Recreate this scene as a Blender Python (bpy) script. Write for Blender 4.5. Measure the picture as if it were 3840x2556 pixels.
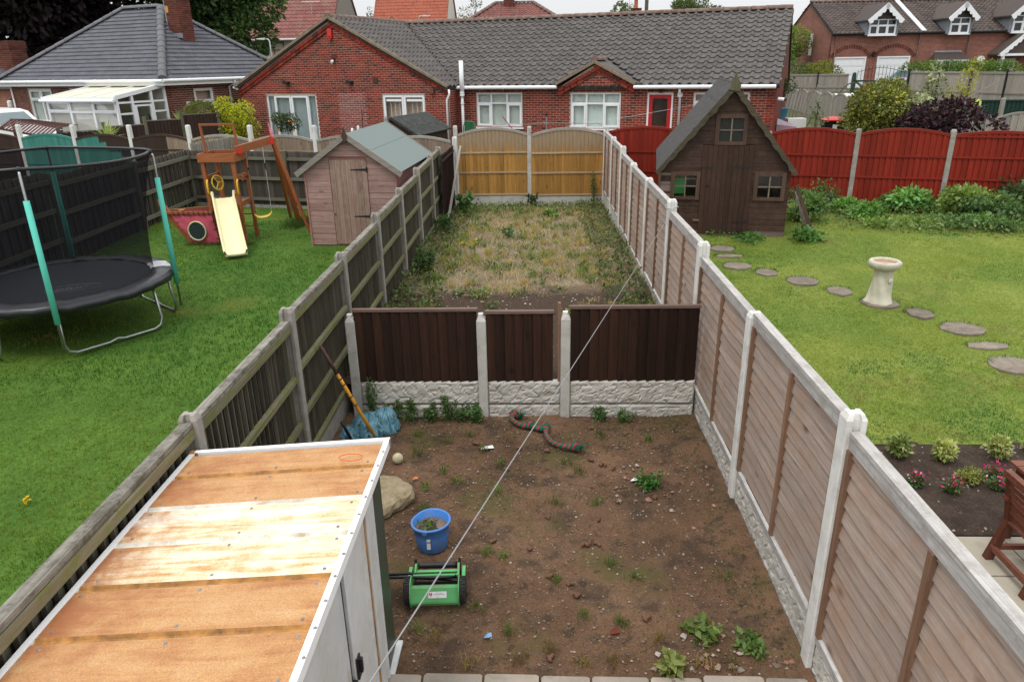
import bpy, math, random
import numpy as np
from mathutils import Vector, Matrix
random.seed(7); RNG = np.random.default_rng(11)
PI = math.pi; R = math.radians
for o in list(bpy.data.objects): bpy.data.objects.remove(o)
SC = bpy.context.scene; COL = SC.collection

# ---------------------------------------------------------------- camera
def cam_axes(yaw, pitch, roll):
    fwd = Vector((math.sin(yaw)*math.cos(pitch), math.cos(yaw)*math.cos(pitch), -math.sin(pitch)))
    right = Vector((math.cos(yaw), -math.sin(yaw), 0)); up = right.cross(fwd)
    r = right*math.cos(roll) + up*math.sin(roll); u = -right*math.sin(roll) + up*math.cos(roll)
    return r, u, fwd
cam = bpy.data.cameras.new('camera'); cam.lens = 25.337; cam.sensor_width = 36; cam.clip_start = .05; cam.clip_end = 2000
co = bpy.data.objects.new('camera', cam); COL.objects.link(co)
r_, u_, f_ = cam_axes(R(-1.938), R(21.055), R(-1.018))
co.matrix_world = Matrix(((r_.x, u_.x, -f_.x, 0), (r_.y, u_.y, -f_.y, 0), (r_.z, u_.z, -f_.z, 3.75), (0, 0, 0, 1)))
SC.camera = co

# ---------------------------------------------------------------- sky, sun, exposure
SUN_EL, SUN_AZ = 62, 215          # azimuth the light comes from, degrees clockwise from +Y
W = bpy.data.worlds.new('World'); SC.world = W; W.use_nodes = True
nt = W.node_tree; nt.nodes.clear()
out = nt.nodes.new('ShaderNodeOutputWorld'); bg = nt.nodes.new('ShaderNodeBackground')
sky = nt.nodes.new('ShaderNodeTexSky'); sky.sky_type = 'NISHITA'; sky.sun_disc = False
sky.sun_elevation = R(SUN_EL); sky.sun_rotation = R(SUN_AZ); sky.air_density = 1.0; sky.dust_density = 3.0; sky.ozone_density = 1.0
hs = nt.nodes.new('ShaderNodeHueSaturation'); hs.inputs['Saturation'].default_value = .25
cl = nt.nodes.new('ShaderNodeMix'); cl.data_type = 'RGBA'
tcw = nt.nodes.new('ShaderNodeTexCoord'); nzw = nt.nodes.new('ShaderNodeTexNoise'); nzw.inputs['Scale'].default_value = 2.2; nzw.inputs['Detail'].default_value = 4
sep = nt.nodes.new('ShaderNodeSeparateXYZ')
rmp = nt.nodes.new('ShaderNodeMapRange'); rmp.inputs['From Min'].default_value = .3; rmp.inputs['From Max'].default_value = .7; rmp.inputs['To Min'].default_value = .94; rmp.inputs['To Max'].default_value = 1.06
zg = nt.nodes.new('ShaderNodeMapRange'); zg.inputs['From Min'].default_value = 0; zg.inputs['From Max'].default_value = 1; zg.inputs['To Min'].default_value = 9.0; zg.inputs['To Max'].default_value = 21
mul = nt.nodes.new('ShaderNodeMath'); mul.operation = 'MULTIPLY'
tint = nt.nodes.new('ShaderNodeMix'); tint.data_type = 'RGBA'; tint.blend_type = 'MULTIPLY'; tint.inputs[0].default_value = 1; tint.inputs[7].default_value = (.97, .985, 1.0, 1)
L_ = nt.links.new
L_(tcw.outputs['Generated'], nzw.inputs['Vector']); L_(tcw.outputs['Generated'], sep.inputs[0])
L_(sep.outputs['Z'], zg.inputs['Value']); L_(nzw.outputs['Fac'], rmp.inputs['Value'])
L_(zg.outputs[0], mul.inputs[0]); L_(rmp.outputs[0], mul.inputs[1]); L_(mul.outputs[0], tint.inputs[6])
L_(sky.outputs[0], hs.inputs['Color']); L_(hs.outputs[0], cl.inputs[6]); L_(tint.outputs[2], cl.inputs[7])
cl.inputs[0].default_value = .9      # overcast: cloud over most of the clear-sky model
L_(cl.outputs[2], bg.inputs['Color']); bg.inputs['Strength'].default_value = .1
L_(bg.outputs[0], out.inputs['Surface'])
sl = bpy.data.lights.new('sun', 'SUN'); sl.energy = 1.3; sl.angle = R(16); sl.color = (1, .965, .91)
so = bpy.data.objects.new('sun', sl); COL.objects.link(so)
sd = Vector((math.sin(R(SUN_AZ))*math.cos(R(SUN_EL)), math.cos(R(SUN_AZ))*math.cos(R(SUN_EL)), math.sin(R(SUN_EL))))
so.rotation_euler = sd.to_track_quat('Z', 'Y').to_euler(); so.location = (0, 0, 30)
SC.view_settings.view_transform = 'Standard'; SC.view_settings.look = 'None'
SC.view_settings.gamma = 1; SC.view_settings.exposure = 0.0; SC.view_settings.use_curve_mapping = False
SC.render.engine = 'CYCLES'

# ---------------------------------------------------------------- mesh helpers
def newobj(name, data, parent=None, loc=(0, 0, 0), rot=(0, 0, 0), kind=None, label=None, cat=None, group=None):
    o = bpy.data.objects.new(name, data); COL.objects.link(o)
    o.location = loc; o.rotation_euler = rot
    if parent is not None: o.parent = parent
    if kind: o['kind'] = kind
    if label: o['label'] = label
    if cat: o['category'] = cat
    if group: o['group'] = group
    return o
def thing(name, label, cat, loc=(0, 0, 0), rz=0, group=None):
    return newobj(name, None, None, loc, (0, 0, rz), None, label, cat, group)
class MB:
    def __init__(s): s.v = []; s.f = []
    def add(s, v, f):
        b = len(s.v); s.v += [tuple(p) for p in v]; s.f += [tuple(i+b for i in q) for q in f]; return s
    def box(s, a, b, m=None):
        x0, y0, z0 = a; x1, y1, z1 = b
        v = [(x0,y0,z0),(x1,y0,z0),(x1,y1,z0),(x0,y1,z0),(x0,y0,z1),(x1,y0,z1),(x1,y1,z1),(x0,y1,z1)]
        if m is not None: v = [tuple(m @ Vector(p)) for p in v]
        return s.add(v, [(0,3,2,1),(4,5,6,7),(0,1,5,4),(1,2,6,5),(2,3,7,6),(3,0,4,7)])
    def bev(s, a, b, c=.006):
        # box with chamfered long edges (along z)
        x0, y0, z0 = a; x1, y1, z1 = b
        p = [(x0+c,y0),(x1-c,y0),(x1,y0+c),(x1,y1-c),(x1-c,y1),(x0+c,y1),(x0,y1-c),(x0,y0+c)]
        return s.prismz(p, z0, z1)
    def prismz(s, poly, z0, z1, top=None):
        n = len(poly); top = top or poly
        v = [(x, y, z0) for x, y in poly] + [(x, y, z1) for x, y in top]
        return s.add(v, [tuple(range(n-1, -1, -1)), tuple(range(n, 2*n))] + [(i, (i+1) % n, n+(i+1) % n, n+i) for i in range(n)])
    def prismy(s, poly, y0, y1):
        n = len(poly)        # poly in (x,z), ccw seen from -y
        v = [(x, y0, z) for x, z in poly] + [(x, y1, z) for x, z in poly]
        return s.add(v, [tuple(range(n)), tuple(range(2*n-1, n-1, -1))] + [(i, n+i, n+(i+1) % n, (i+1) % n) for i in range(n)])
    def beam(s, p, q, w, h, up=(0, 0, 1)):
        p = Vector(p); q = Vector(q); d = (q-p); L = d.length; d.normalize()
        x = d.cross(Vector(up));
        if x.length < 1e-4: x = d.cross(Vector((0, 1, 0)))
        x.normalize(); z = x.cross(d)
        m = Matrix(((x.x, d.x, z.x, p.x), (x.y, d.y, z.y, p.y), (x.z, d.z, z.z, p.z), (0, 0, 0, 1)))
        return s.box((-w/2, 0, -h/2), (w/2, L, h/2), m)
    def tube(s, pts, r, n=8, closed=False):
        P = [Vector(p) for p in pts]; m = len(P); rr = r if isinstance(r, (list, tuple)) else [r]*m
        prev = None; rings = []
        for i in range(m):
            if closed: t = P[(i+1) % m]-P[i-1]
            else: t = P[min(i+1, m-1)]-P[max(i-1, 0)]
            t.normalize()
            if prev is None:
                a = Vector((0, 0, 1)) if abs(t.z) < .9 else Vector((1, 0, 0)); x = t.cross(a).normalized()
            else: x = (prev - t*prev.dot(t)).normalized()
            prev = x; y = t.cross(x)
            rings.append([P[i] + (x*math.cos(2*PI*k/n) + y*math.sin(2*PI*k/n))*rr[i] for k in range(n)])
        v = [p for q in rings for p in q]; f = []
        for i in range(m if closed else m-1):
            j = (i+1) % m
            for k in range(n): f.append((i*n+k, i*n+(k+1) % n, j*n+(k+1) % n, j*n+k))
        if not closed: f += [tuple(range(n-1, -1, -1)), tuple((m-1)*n+k for k in range(n))]
        return s.add(v, f)
    def lathe(s, prof, n=24, c=(0, 0, 0), warp=None):
        v = []; f = []
        for i, (r, z) in enumerate(prof):
            for k in range(n):
                a = 2*PI*k/n; rr = r*(warp(a, z) if warp else 1)
                v.append((c[0]+rr*math.cos(a), c[1]+rr*math.sin(a), c[2]+z))
        for i in range(len(prof)-1):
            for k in range(n): f.append((i*n+k, i*n+(k+1) % n, (i+1)*n+(k+1) % n, (i+1)*n+k))
        f += [tuple(range(n-1, -1, -1)), tuple((len(prof)-1)*n+k for k in range(n))]
        return s.add(v, f)
    def sphere(s, c, r, n=12, m=8, sq=(1, 1, 1), jit=0):
        prof = []; v = []; f = []
        for i in range(m+1):
            t = -PI/2+PI*i/m
            for k in range(n):
                a = 2*PI*k/n; q = 1+jit*(random.random()-.5) if 0 < i < m else 1
                v.append((c[0]+r*q*sq[0]*math.cos(t)*math.cos(a), c[1]+r*q*sq[1]*math.cos(t)*math.sin(a), c[2]+r*q*sq[2]*math.sin(t)))
        for i in range(m):
            for k in range(n): f.append((i*n+k, i*n+(k+1) % n, (i+1)*n+(k+1) % n, (i+1)*n+k))
        return s.add(v, f)
    def grid(s, P):   # P: rows of points
        h = len(P); w = len(P[0]); v = [p for q in P for p in q]
        return s.add(v, [(i*w+j, i*w+j+1, (i+1)*w+j+1, (i+1)*w+j) for i in range(h-1) for j in range(w-1)])
    def mesh(s, name, mat, smooth=False):
        me = bpy.data.meshes.new(name); me.from_pydata(s.v, [], s.f)
        if mat: me.materials.append(mat)
        if smooth: me.polygons.foreach_set('use_smooth', [True]*len(me.polygons))
        me.update(); return me
    def build(s, name, mat, parent=None, loc=(0, 0, 0), rot=(0, 0, 0), smooth=False, **k):
        return newobj(name, s.mesh(name, mat, smooth), parent, loc, rot, **k)
def textmesh(name, curve, parent, loc, rot):
    o = bpy.data.objects.new(name, curve); COL.objects.link(o); bpy.context.view_layer.update()
    me = bpy.data.meshes.new_from_object(o.evaluated_get(bpy.context.evaluated_depsgraph_get())); bpy.data.objects.remove(o)
    return newobj(name, me, parent, loc, rot)
_bm = {}
def boxmesh(w, d, h, mat, c=0):
    k = (round(w, 4), round(d, 4), round(h, 4), mat.name, c)
    if k not in _bm:
        b = MB()
        if c: b.bev((-w/2, -d/2, 0), (w/2, d/2, h), c)
        else: b.box((-w/2, -d/2, 0), (w/2, d/2, h))
        _bm[k] = b.mesh('piece', mat)
    return _bm[k]
def npmesh(name, V, F, mat, col=None, smooth=False):
    """V (n,3) F (m,k) numpy -> mesh, optional per-vertex colour"""
    V = np.asarray(V, np.float32); F = np.asarray(F, np.int32); m, k = F.shape
    me = bpy.data.meshes.new(name); me.vertices.add(len(V)); me.vertices.foreach_set('co', V.ravel())
    me.loops.add(m*k); me.loops.foreach_set('vertex_index', F.ravel())
    me.polygons.add(m); me.polygons.foreach_set('loop_start', np.arange(0, m*k, k, dtype=np.int32))
    if smooth: me.polygons.foreach_set('use_smooth', np.ones(m, bool))
    me.update(calc_edges=True)
    if col is not None:
        a = me.color_attributes.new('Col', 'FLOAT_COLOR', 'POINT'); c = np.ones((len(V), 4), np.float32); c[:, :3] = col
        a.data.foreach_set('color', c.ravel())
    if mat: me.materials.append(mat)
    return me

# ---------------------------------------------------------------- materials
class NT:
    def __init__(s, name):
        s.m = bpy.data.materials.new(name); s.m.use_nodes = True; s.t = s.m.node_tree; s.t.nodes.clear()
    def n(s, typ, ins=None, **kw):
        nd = s.t.nodes.new('ShaderNode'+typ)
        for k, v in kw.items(): setattr(nd, k, v)
        for k, v in (ins or {}).items():
            if hasattr(v, 'bl_rna') and isinstance(v, bpy.types.NodeSocket): s.t.links.new(v, nd.inputs[k])
            else: nd.inputs[k].default_value = v
        return nd
    def noise(s, vec, scale, detail=3, rough=.55, dist=0):
        return s.n('TexNoise', {'Vector': vec, 'Scale': scale, 'Detail': detail, 'Roughness': rough, 'Distortion': dist}).outputs['Fac']
    def ramp(s, fac, stops, interp='LINEAR'):
        nd = s.n('ValToRGB', {'Fac': fac}); e = nd.color_ramp; e.interpolation = interp
        while len(e.elements) < len(stops): e.elements.new(.5)
        for el, (p, c) in zip(e.elements, stops): el.position = p; el.color = (*c, 1) if len(c) == 3 else c
        return nd.outputs[0]
    def mix(s, f, a, b, blend='MIX'):
        nd = s.n('Mix', data_type='RGBA', blend_type=blend)
        for i, v in ((0, f), (6, a), (7, b)):
            if isinstance(v, bpy.types.NodeSocket): s.t.links.new(v, nd.inputs[i])
            else: nd.inputs[i].default_value = v if i == 0 else ((*v, 1) if len(v) == 3 else v)
        return nd.outputs[2]
    def math(s, op, a, b=0.0, clamp=False):
        nd = s.n('Math', {0: a, 1: b}, operation=op); nd.use_clamp = clamp; return nd.outputs[0]
    def mr(s, v, a, b, c, d): return s.n('MapRange', {'Value': v, 'From Min': a, 'From Max': b, 'To Min': c, 'To Max': d}).outputs[0]
    def objco(s, scale=(1, 1, 1), jit=True):
        tc = s.n('TexCoord').outputs['Object']
        if jit:
            oi = s.n('ObjectInfo').outputs['Random']
            tc = s.n('VectorMath', {0: tc, 1: s.n('CombineXYZ', {0: s.math('MULTIPLY', oi, 37), 1: s.math('MULTIPLY', oi, 91), 2: s.math('MULTIPLY', oi, 53)}).outputs[0]}, operation='ADD').outputs[0]
        return s.n('VectorMath', {0: tc, 1: scale}, operation='MULTIPLY').outputs[0]
    def world(s): return s.n('NewGeometry').outputs['Position']
    def rnd(s): return s.n('ObjectInfo').outputs['Random']
    def out(s, col, rough=.7, bump=None, bstr=.3, bdist=.01, metal=0, spec=.4, **ex):
        ins = {'Base Color': col if isinstance(col, bpy.types.NodeSocket) else (*col, 1), 'Roughness': rough, 'Metallic': metal, 'Specular IOR Level': spec}
        ins.update(ex); p = s.n('BsdfPrincipled', ins)
        if bump is not None:
            b = s.n('Bump', {'Height': bump, 'Strength': bstr, 'Distance': bdist}); s.t.links.new(b.outputs[0], p.inputs['Normal'])
        o = s.n('OutputMaterial'); s.t.links.new(p.outputs[0], o.inputs[0]); return s.m
def sc(c, k): return tuple(min(1, x*k) for x in c)
def plain(name, c, rough=.6, var=.15, scale=6, metal=0, bump=.15, ovar=.1, spec=.4, dirt=None):
    t = NT(name); v = t.objco()
    n1 = t.noise(v, scale, 5, .6); n2 = t.noise(v, scale*9, 3)
    col = t.ramp(n1, [(.3, sc(c, 1-var)), (.7, sc(c, 1+var))])
    if dirt: col = t.mix(t.mr(t.noise(v, scale*.7, 6, .7), .5, .72, 0, .8), col, dirt)
    col = t.mix(1.0, col, t.n('CombineColor', {0: (k := t.mr(t.rnd(), 0, 1, 1-ovar, 1+ovar)), 1: k, 2: k}).outputs[0], 'MULTIPLY')
    return t.out(col, rough, n2, bump, .004, metal, spec)
def wood(name, c1, c2, axis=2, rough=.8, ovar=.25, streak=None, knots=None, top=None, grime=None, scale=1.0):
    """grain along local axis; per-board brightness; optional lichen/weather colour 'streak' (colour, amount); top=(colour,z0,z1)"""
    t = NT(name); s = [26*scale]*3; s[axis] = 1.3*scale; v = t.objco(tuple(s)); v0 = t.objco((1, 1, 1))
    g = t.noise(v, 1.0, 5, .65, .4); fine = t.noise(v, 4.0, 3, .6)
    col = t.ramp(g, [(.25, c1), (.75, c2)])
    dk = t.mr(fine, .3, .7, .8, 1.12); col = t.mix(1, col, t.n('CombineColor', {0: dk, 1: dk, 2: dk}).outputs[0], 'MULTIPLY')
    k = t.mr(t.rnd(), 0, 1, 1-ovar, 1+ovar); col = t.mix(1, col, t.n('CombineColor', {0: k, 1: k, 2: k}).outputs[0], 'MULTIPLY')
    if knots:
        ks = [5*scale]*3; ks[axis] = 2.2*scale
        vo = t.n('TexVoronoi', {'Vector': t.objco(tuple(ks)), 'Scale': 1.0}).outputs['Distance']
        col = t.mix(t.mr(vo, .05, .17, .85, 0), col, knots)
    if top:
        z = t.n('SeparateXYZ', {0: t.n('TexCoord').outputs['Object']}).outputs[2]
        m = t.mr(t.math('ADD', z, t.math('MULTIPLY', t.math('SUBTRACT', t.noise(t.objco((14, 14, .8)), 1, 3), .5), top[3])), top[1], top[2], 0, 1)
        col = t.mix(m, col, t.mix(1, top[0], t.n('CombineColor', {0: dk, 1: dk, 2: dk}).outputs[0], 'MULTIPLY'))
    if grime:
        col = t.mix(t.mr(t.noise(t.world(), 3.5, 5, .7), .48, .66, 0, grime[1]), col, grime[0])
    if streak:
        col = t.mix(t.mr(t.noise(v0, 9, 6, .75), .46, .62, 0, streak[1]), col, streak[0])
    return t.out(col, rough, g, .35, .004, 0, .25)
def rep(name, c, **k): return plain(name, c, **k)
# ---------------------------------------------------------------- palette
CONC = plain('concrete_grey', (.30, .28, .25), .9, .18, 7, bump=.4, ovar=.08, dirt=(.16, .15, .11))
CONCW = plain('concrete_white', (.66, .65, .62), .85, .08, 7, bump=.25, ovar=.05, dirt=(.42, .4, .36))
CONCL = plain('concrete_pale', (.47, .46, .42), .9, .12, 6, bump=.3, ovar=.06, dirt=(.27, .25, .2))
ROCKW = plain('rock_face_cream', (.47, .45, .41), .9, .14, 9, bump=.6, ovar=.04, dirt=(.33, .29, .22))
LICHEN = (.2, .2, .1)
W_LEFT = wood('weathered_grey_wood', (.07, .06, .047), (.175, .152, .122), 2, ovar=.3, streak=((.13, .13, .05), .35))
W_LEFTB = wood('weathered_inner_board_shaded', (.05, .043, .034), (.11, .096, .078), 2, ovar=.3)  # same wood as the front boards, darkened to paint shade into the gaps
W_LRAIL = wood('mossy_rail_wood', (.11, .10, .06), (.25, .23, .15), 0, ovar=.15, streak=((.15, .165, .035), .9))
W_LCAP = wood('lichen_cap_wood', (.11, .10, .08), (.32, .30, .26), 0, ovar=.1, streak=((.055, .05, .035), .75))
W_LAP = wood('lap_panel_wood', (.29, .222, .183), (.395, .312, .262), 0, ovar=.12, knots=(.12, .065, .04), grime=((.33, .19, .11), .5))
W_LCAP2 = wood('silvered_cap_wood', (.33, .31, .29), (.5, .48, .46), 0, ovar=.06, streak=((.24, .21, .19), .5))
W_BATTEN = wood('brown_batten_wood', (.14, .075, .045), (.26, .155, .1), 2, ovar=.2)
W_BROWN = wood('dark_brown_board', (.019, .0085, .005), (.043, .018, .0095), 2, .75, .4, knots=(.012, .006, .004))
W_BROWNCAP = wood('brown_cap_wood', (.11, .07, .055), (.2, .135, .11), 0, ovar=.1)
W_YEL = wood('golden_board', (.30, .15, .035), (.47, .255, .07), 2, .75, .26, knots=(.17, .075, .02), top=((.33, .245, .155), 1.0, 1.35, .6))
W_YELRAIL = wood('pale_rail_wood', (.36, .27, .165), (.47, .37, .25), 0, ovar=.06)
W_GREYARCH = wood('grey_arch_cap', (.24, .215, .185), (.38, .35, .31), 0, ovar=.06)
W_RED = wood('red_stained_board', (.17, .0135, .006), (.28, .025, .011), 2, .65, .22)
W_REDR = wood('red_stained_rail', (.18, .014, .006), (.26, .024, .01), 0, .6, .08)
W_GREYB = wood('greyed_board', (.19, .135, .095), (.31, .235, .175), 2, .8, .16, knots=(.1, .06, .035))
W_DKB = wood('dark_stained_board', (.03, .017, .013), (.055, .032, .025), 2, .75, .15)
W_TEAL = wood('teal_board', (.035, .17, .14), (.065, .25, .215), 2, .65, .14)
W_OLD = wood('old_dark_board', (.042, .034, .028), (.095, .08, .066), 2, .85, .3, top=((.145, .13, .11), 1.15, 1.7, .4))
W_OLDR = wood('old_rail', (.10, .09, .07), (.2, .185, .15), 0, .85, .15, streak=((.14, .14, .06), .5))
W_OLDP = wood('old_post', (.08, .07, .052), (.17, .155, .12), 2, .85, .15, streak=((.12, .13, .05), .5))
W_SILV = wood('silver_grey_board', (.22, .195, .165), (.35, .32, .28), 2, .85, .14)
W_SILVR = wood('silver_grey_rail', (.2, .18, .155), (.33, .3, .265), 0, .85, .1)
W_PINK = wood('faded_pink_cladding', (.25, .125, .105), (.42, .275, .245), 0, .8, .13, knots=(.13, .06, .045), streak=((.38, .3, .27), .3))
W_PINKV = wood('faded_door_board', (.2, .11, .085), (.36, .245, .2), 2, .8, .16, knots=(.13, .06, .045), streak=((.36, .29, .25), .35))
W_PINKS = wood('redder_cladding', (.28, .12, .1), (.42, .22, .19), 0, .8, .1)
W_BARGE = wood('grey_bargeboard', (.19, .165, .145), (.32, .29, .26), 0, .8, .05)
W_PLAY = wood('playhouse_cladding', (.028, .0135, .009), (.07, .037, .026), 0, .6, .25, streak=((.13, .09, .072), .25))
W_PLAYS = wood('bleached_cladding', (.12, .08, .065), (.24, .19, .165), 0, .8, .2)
W_PLAYV = wood('playhouse_door_board', (.026, .0125, .0085), (.056, .029, .02), 2, .6, .25, streak=((.09, .052, .04), .2))
W_PLAYT = wood('playhouse_trim', (.055, .03, .02), (.11, .066, .05), 2, .75, .15)
W_ORG = wood('orange_stained_timber', (.25, .075, .025), (.38, .13, .05), 2, .5, .08)
W_ORGX = wood('orange_stained_beam', (.25, .08, .028), (.36, .125, .05), 0, .5, .08)
W_DECK = wood('worn_deck_wood', (.1, .06, .045), (.26, .2, .17), 0, .85, .1)
W_TEAK = wood('red_brown_teak', (.12, .036, .02), (.2, .07, .042), 0, .45, .12)
W_TEAKZ = wood('red_brown_teak_leg', (.07, .022, .013), (.13, .043, .026), 2, .45, .1)
W_PERG = wood('maroon_slat', (.07, .026, .02), (.13, .055, .045), 0, .6, .12)
UPVC = plain('white_upvc', (.78, .79, .81), .35, .03, 3, bump=0, ovar=.01)
UPVCD = plain('weathered_white_plastic', (.66, .67, .68), .45, .05, 3, bump=0, ovar=.02)
def glassmat(name, tint=(1, 1, 1), refl=.10, dirt=0.0):
    t = NT(name); tr = t.n('BsdfTransparent', {'Color': (*tint, 1)}); gl = t.n('BsdfGlossy', {'Color': (.9, .95, 1, 1), 'Roughness': .03})
    fc = t.n('LayerWeight', {'Blend': .5}).outputs['Facing']; f = t.math('ADD', t.math('MULTIPLY', t.math('POWER', fc, 4.0), .6), refl, True)
    m = t.n('MixShader', {0: f, 1: tr.outputs[0], 2: gl.outputs[0]})
    if dirt:
        d = t.n('BsdfDiffuse', {'Color': (.6, .62, .6, 1)}); m = t.n('MixShader', {0: dirt, 1: m.outputs[0], 2: d.outputs[0]})
    o = t.n('OutputMaterial', {0: m.outputs[0]}); return t.m
GLASS = glassmat('window_glass', refl=.03); GLASSD = glassmat('dusty_glass', (.7, .7, .7), .03, .03)
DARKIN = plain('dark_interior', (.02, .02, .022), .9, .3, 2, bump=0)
BLINDG = plain('pale_green_blind', (.62, .70, .67), .8, .06, 2, bump=0); BLINDB = plain('blue_grey_blind', (.36, .43, .44), .8, .08, 2, bump=0)
CURT = plain('white_curtain', (.6, .66, .62), .85, .08, 2, bump=0); ROLLER = plain('grey_blind', (.5, .49, .44), .85, .04, 2, bump=0)
BLACK = plain('black_plastic', (.014, .014, .016), .4, .2, 8, bump=.1); IRON = plain('black_iron', (.012, .012, .013), .5, .2, 9, bump=.2)
STEEL = plain('galvanised_steel', (.42, .43, .43), .38, .15, 12, metal=.85, bump=.1); LEADM = plain('lead_flashing', (.2, .22, .25), .55, .15, 5, bump=.3)
WHITEP = plain('white_paint', (.8, .8, .79), .45, .04, 5, bump=.05)
REDPL = plain('red_plastic', (.6, .028, .02), .4, .05, 4, bump=0); YELPL = plain('yellow_plastic', (.7, .5, .03), .4, .07, 4, bump=0)
CREAMPL = plain('cream_plastic', (.74, .68, .40), .42, .06, 3, bump=.03); TEALPL = plain('turquoise_foam', (.10, .53, .43), .65, .07, 5, bump=.1)
FELT_GR = plain('green_grey_felt', (.175, .215, .205), .95, .1, 60, bump=.5, ovar=.02); FELT_DK = plain('dark_felt', (.05, .048, .046), .95, .4, 14, bump=.8, dirt=(.115, .11, .105))
FELT_OLD = plain('old_dark_felt', (.035, .037, .035), .95, .4, 9, bump=.6, dirt=(.1, .115, .1))
RENDERW = plain('cream_render', (.58, .56, .5), .9, .06, 2, bump=.2); RENDERG = plain('grey_render', (.22, .2, .17), .9, .1, 3, bump=.2)
VERGE = plain('mortar_verge', (.24, .185, .13), .9, .2, 6, bump=.5, dirt=(.12, .1, .08)); RIDGEM = plain('ridge_tile_brown', (.15, .095, .075), .9, .3, 7, bump=.5, dirt=(.26, .24, .2))

def brickmat(name, stops, mortar=False):
    t = NT(name); isl = t.n('NewGeometry').outputs['Random Per Island']
    rn = t.math('FRACT', t.math('ADD', isl, t.rnd()))
    c = t.ramp(rn, stops); v = t.world()
    n = t.noise(v, 26, 4, .65)
    m = t.mr(n, .3, .7, .82, 1.15); c = t.mix(1, c, t.n('CombineColor', {0: m, 1: m, 2: m}).outputs[0], 'MULTIPLY')
    return t.out(c, .85, t.noise(v, 90, 3), .4, .003, 0, .2)
BRICK = brickmat('red_brick', [(0, (.245, .036, .022)), (.2, (.22, .031, .02)), (.45, (.16, .028, .02)), (.62, (.29, .05, .026)), (.78, (.105, .028, .022)), (.9, (.07, .028, .025)), (1, (.235, .036, .022))])
BRICKD = brickmat('old_brick', [(0, (.145, .043, .03)), (.35, (.1, .032, .024)), (.65, (.17, .052, .035)), (.85, (.065, .026, .02)), (1, (.13, .04, .028))])
MORTAR = plain('mortar', (.46, .35, .28), .95, .15, 20, bump=.4)
EFFL = brickmat('salt_stained_brick', [(0, (.25, .075, .06)), (.5, (.21, .06, .05)), (1, (.29, .1, .08))])
MORTARW = plain('salt_stained_mortar', (.55, .52, .49), .95, .12, 9, bump=.4)
def tilemat(name, stops, moss=None, rough=.75):
    t = NT(name); isl = t.n('NewGeometry').outputs['Random Per Island']
    rn = t.math('FRACT', t.math('ADD', isl, t.rnd())); c = t.ramp(rn, stops); v = t.world()
    n = t.noise(v, 9, 6, .7); m = t.mr(n, .3, .7, .75, 1.25); c = t.mix(1, c, t.n('CombineColor', {0: m, 1: m, 2: m}).outputs[0], 'MULTIPLY')
    if moss: c = t.mix(t.mr(t.noise(v, moss[1], 5, .7), moss[2], moss[2]+.14, 0, moss[3]), c, moss[0])
    sp = t.noise(v, 17, 2, .5); c = t.mix(t.mr(sp, .74, .78, 0, .7), c, (.4, .38, .34))
    return t.out(c, rough, t.noise(v, 120, 2), .3, .003, 0, .3)
TILE = tilemat('brown_grey_tile', [(0, (.082, .073, .068)), (.5, (.095, .085, .079)), (1, (.11, .098, .091))], ((.125, .115, .105), .7, .55, .4))
TILEG = tilemat('blue_grey_tile', [(0, (.075, .076, .09)), (.5, (.088, .089, .105)), (1, (.1, .101, .118))], None, .55)
TILEP = tilemat('pink_red_tile', [(0, (.22, .085, .07)), (.5, (.27, .11, .095)), (1, (.2, .08, .07))], ((.22, .19, .12), .5, .5, .7))
TILEO = tilemat('orange_red_tile', [(0, (.32, .09, .05)), (.5, (.36, .11, .065)), (1, (.28, .08, .05))], None)
TILER = tilemat('dull_red_tile', [(0, (.18, .07, .06)), (.5, (.22, .085, .07)), (1, (.15, .06, .05))], None)
TILEB = tilemat('dark_brown_tile', [(0, (.055, .042, .037)), (.5, (.08, .06, .052)), (1, (.10, .077, .067))], None)

def leafmat(name, trans=.35, rough=.55, spec=.35):
    t = NT(name); c = t.n('Attribute', attribute_name='Col').outputs['Color']
    p = t.n('BsdfPrincipled', {'Base Color': c, 'Roughness': rough, 'Specular IOR Level': spec})
    tl = t.n('BsdfTranslucent', {'Color': t.mix(1, c, (1.3, 1.25, .6), 'MULTIPLY')})
    m = t.n('MixShader', {0: trans, 1: p.outputs[0], 2: tl.outputs[0]}); t.n('OutputMaterial', {0: m.outputs[0]}); return t.m
LEAF = leafmat('leaf'); GRASS = leafmat('grass_blade', .45, .6, .2); PETAL = leafmat('petal', .3, .6, .2)
BARK = plain('bark', (.09, .07, .052), .9, .3, 12, bump=.8); STEM = plain('green_stem', (.1, .13, .045), .8, .2, 9, bump=.2)

# ---------------------------------------------------------------- vegetation
def sphere_dirs(n):
    d = RNG.normal(size=(n, 3)); return d/np.linalg.norm(d, axis=1)[:, None]
def leaf_mesh(name, P, size, cols, mat=None, up=.4, aspect=.55, sizevar=.35, outdir=None):
    """one small folded leaf (rhomb, 2 triangles as quad) per point P"""
    n = len(P); s = size*(1+sizevar*RNG.uniform(-1, 1, n))[:, None]
    a = sphere_dirs(n)
    if outdir is not None: a = a*.8+outdir*.9
    a[:, 2] -= .15; a /= np.linalg.norm(a, axis=1)[:, None]
    nrm = sphere_dirs(n); nrm[:, 2] = np.abs(nrm[:, 2])+up
    b = np.cross(nrm, a); b /= np.linalg.norm(b, axis=1)[:, None]+1e-6
    V = np.stack([P, P+a*s*.5+b*s*aspect*.5, P+a*s, P+a*s*.5-b*s*aspect*.5], 1).reshape(-1, 3)
    F = np.arange(n*4).reshape(n, 4)
    return npmesh(name, V, F, mat or LEAF, np.repeat(cols, 4, 0))
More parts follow.
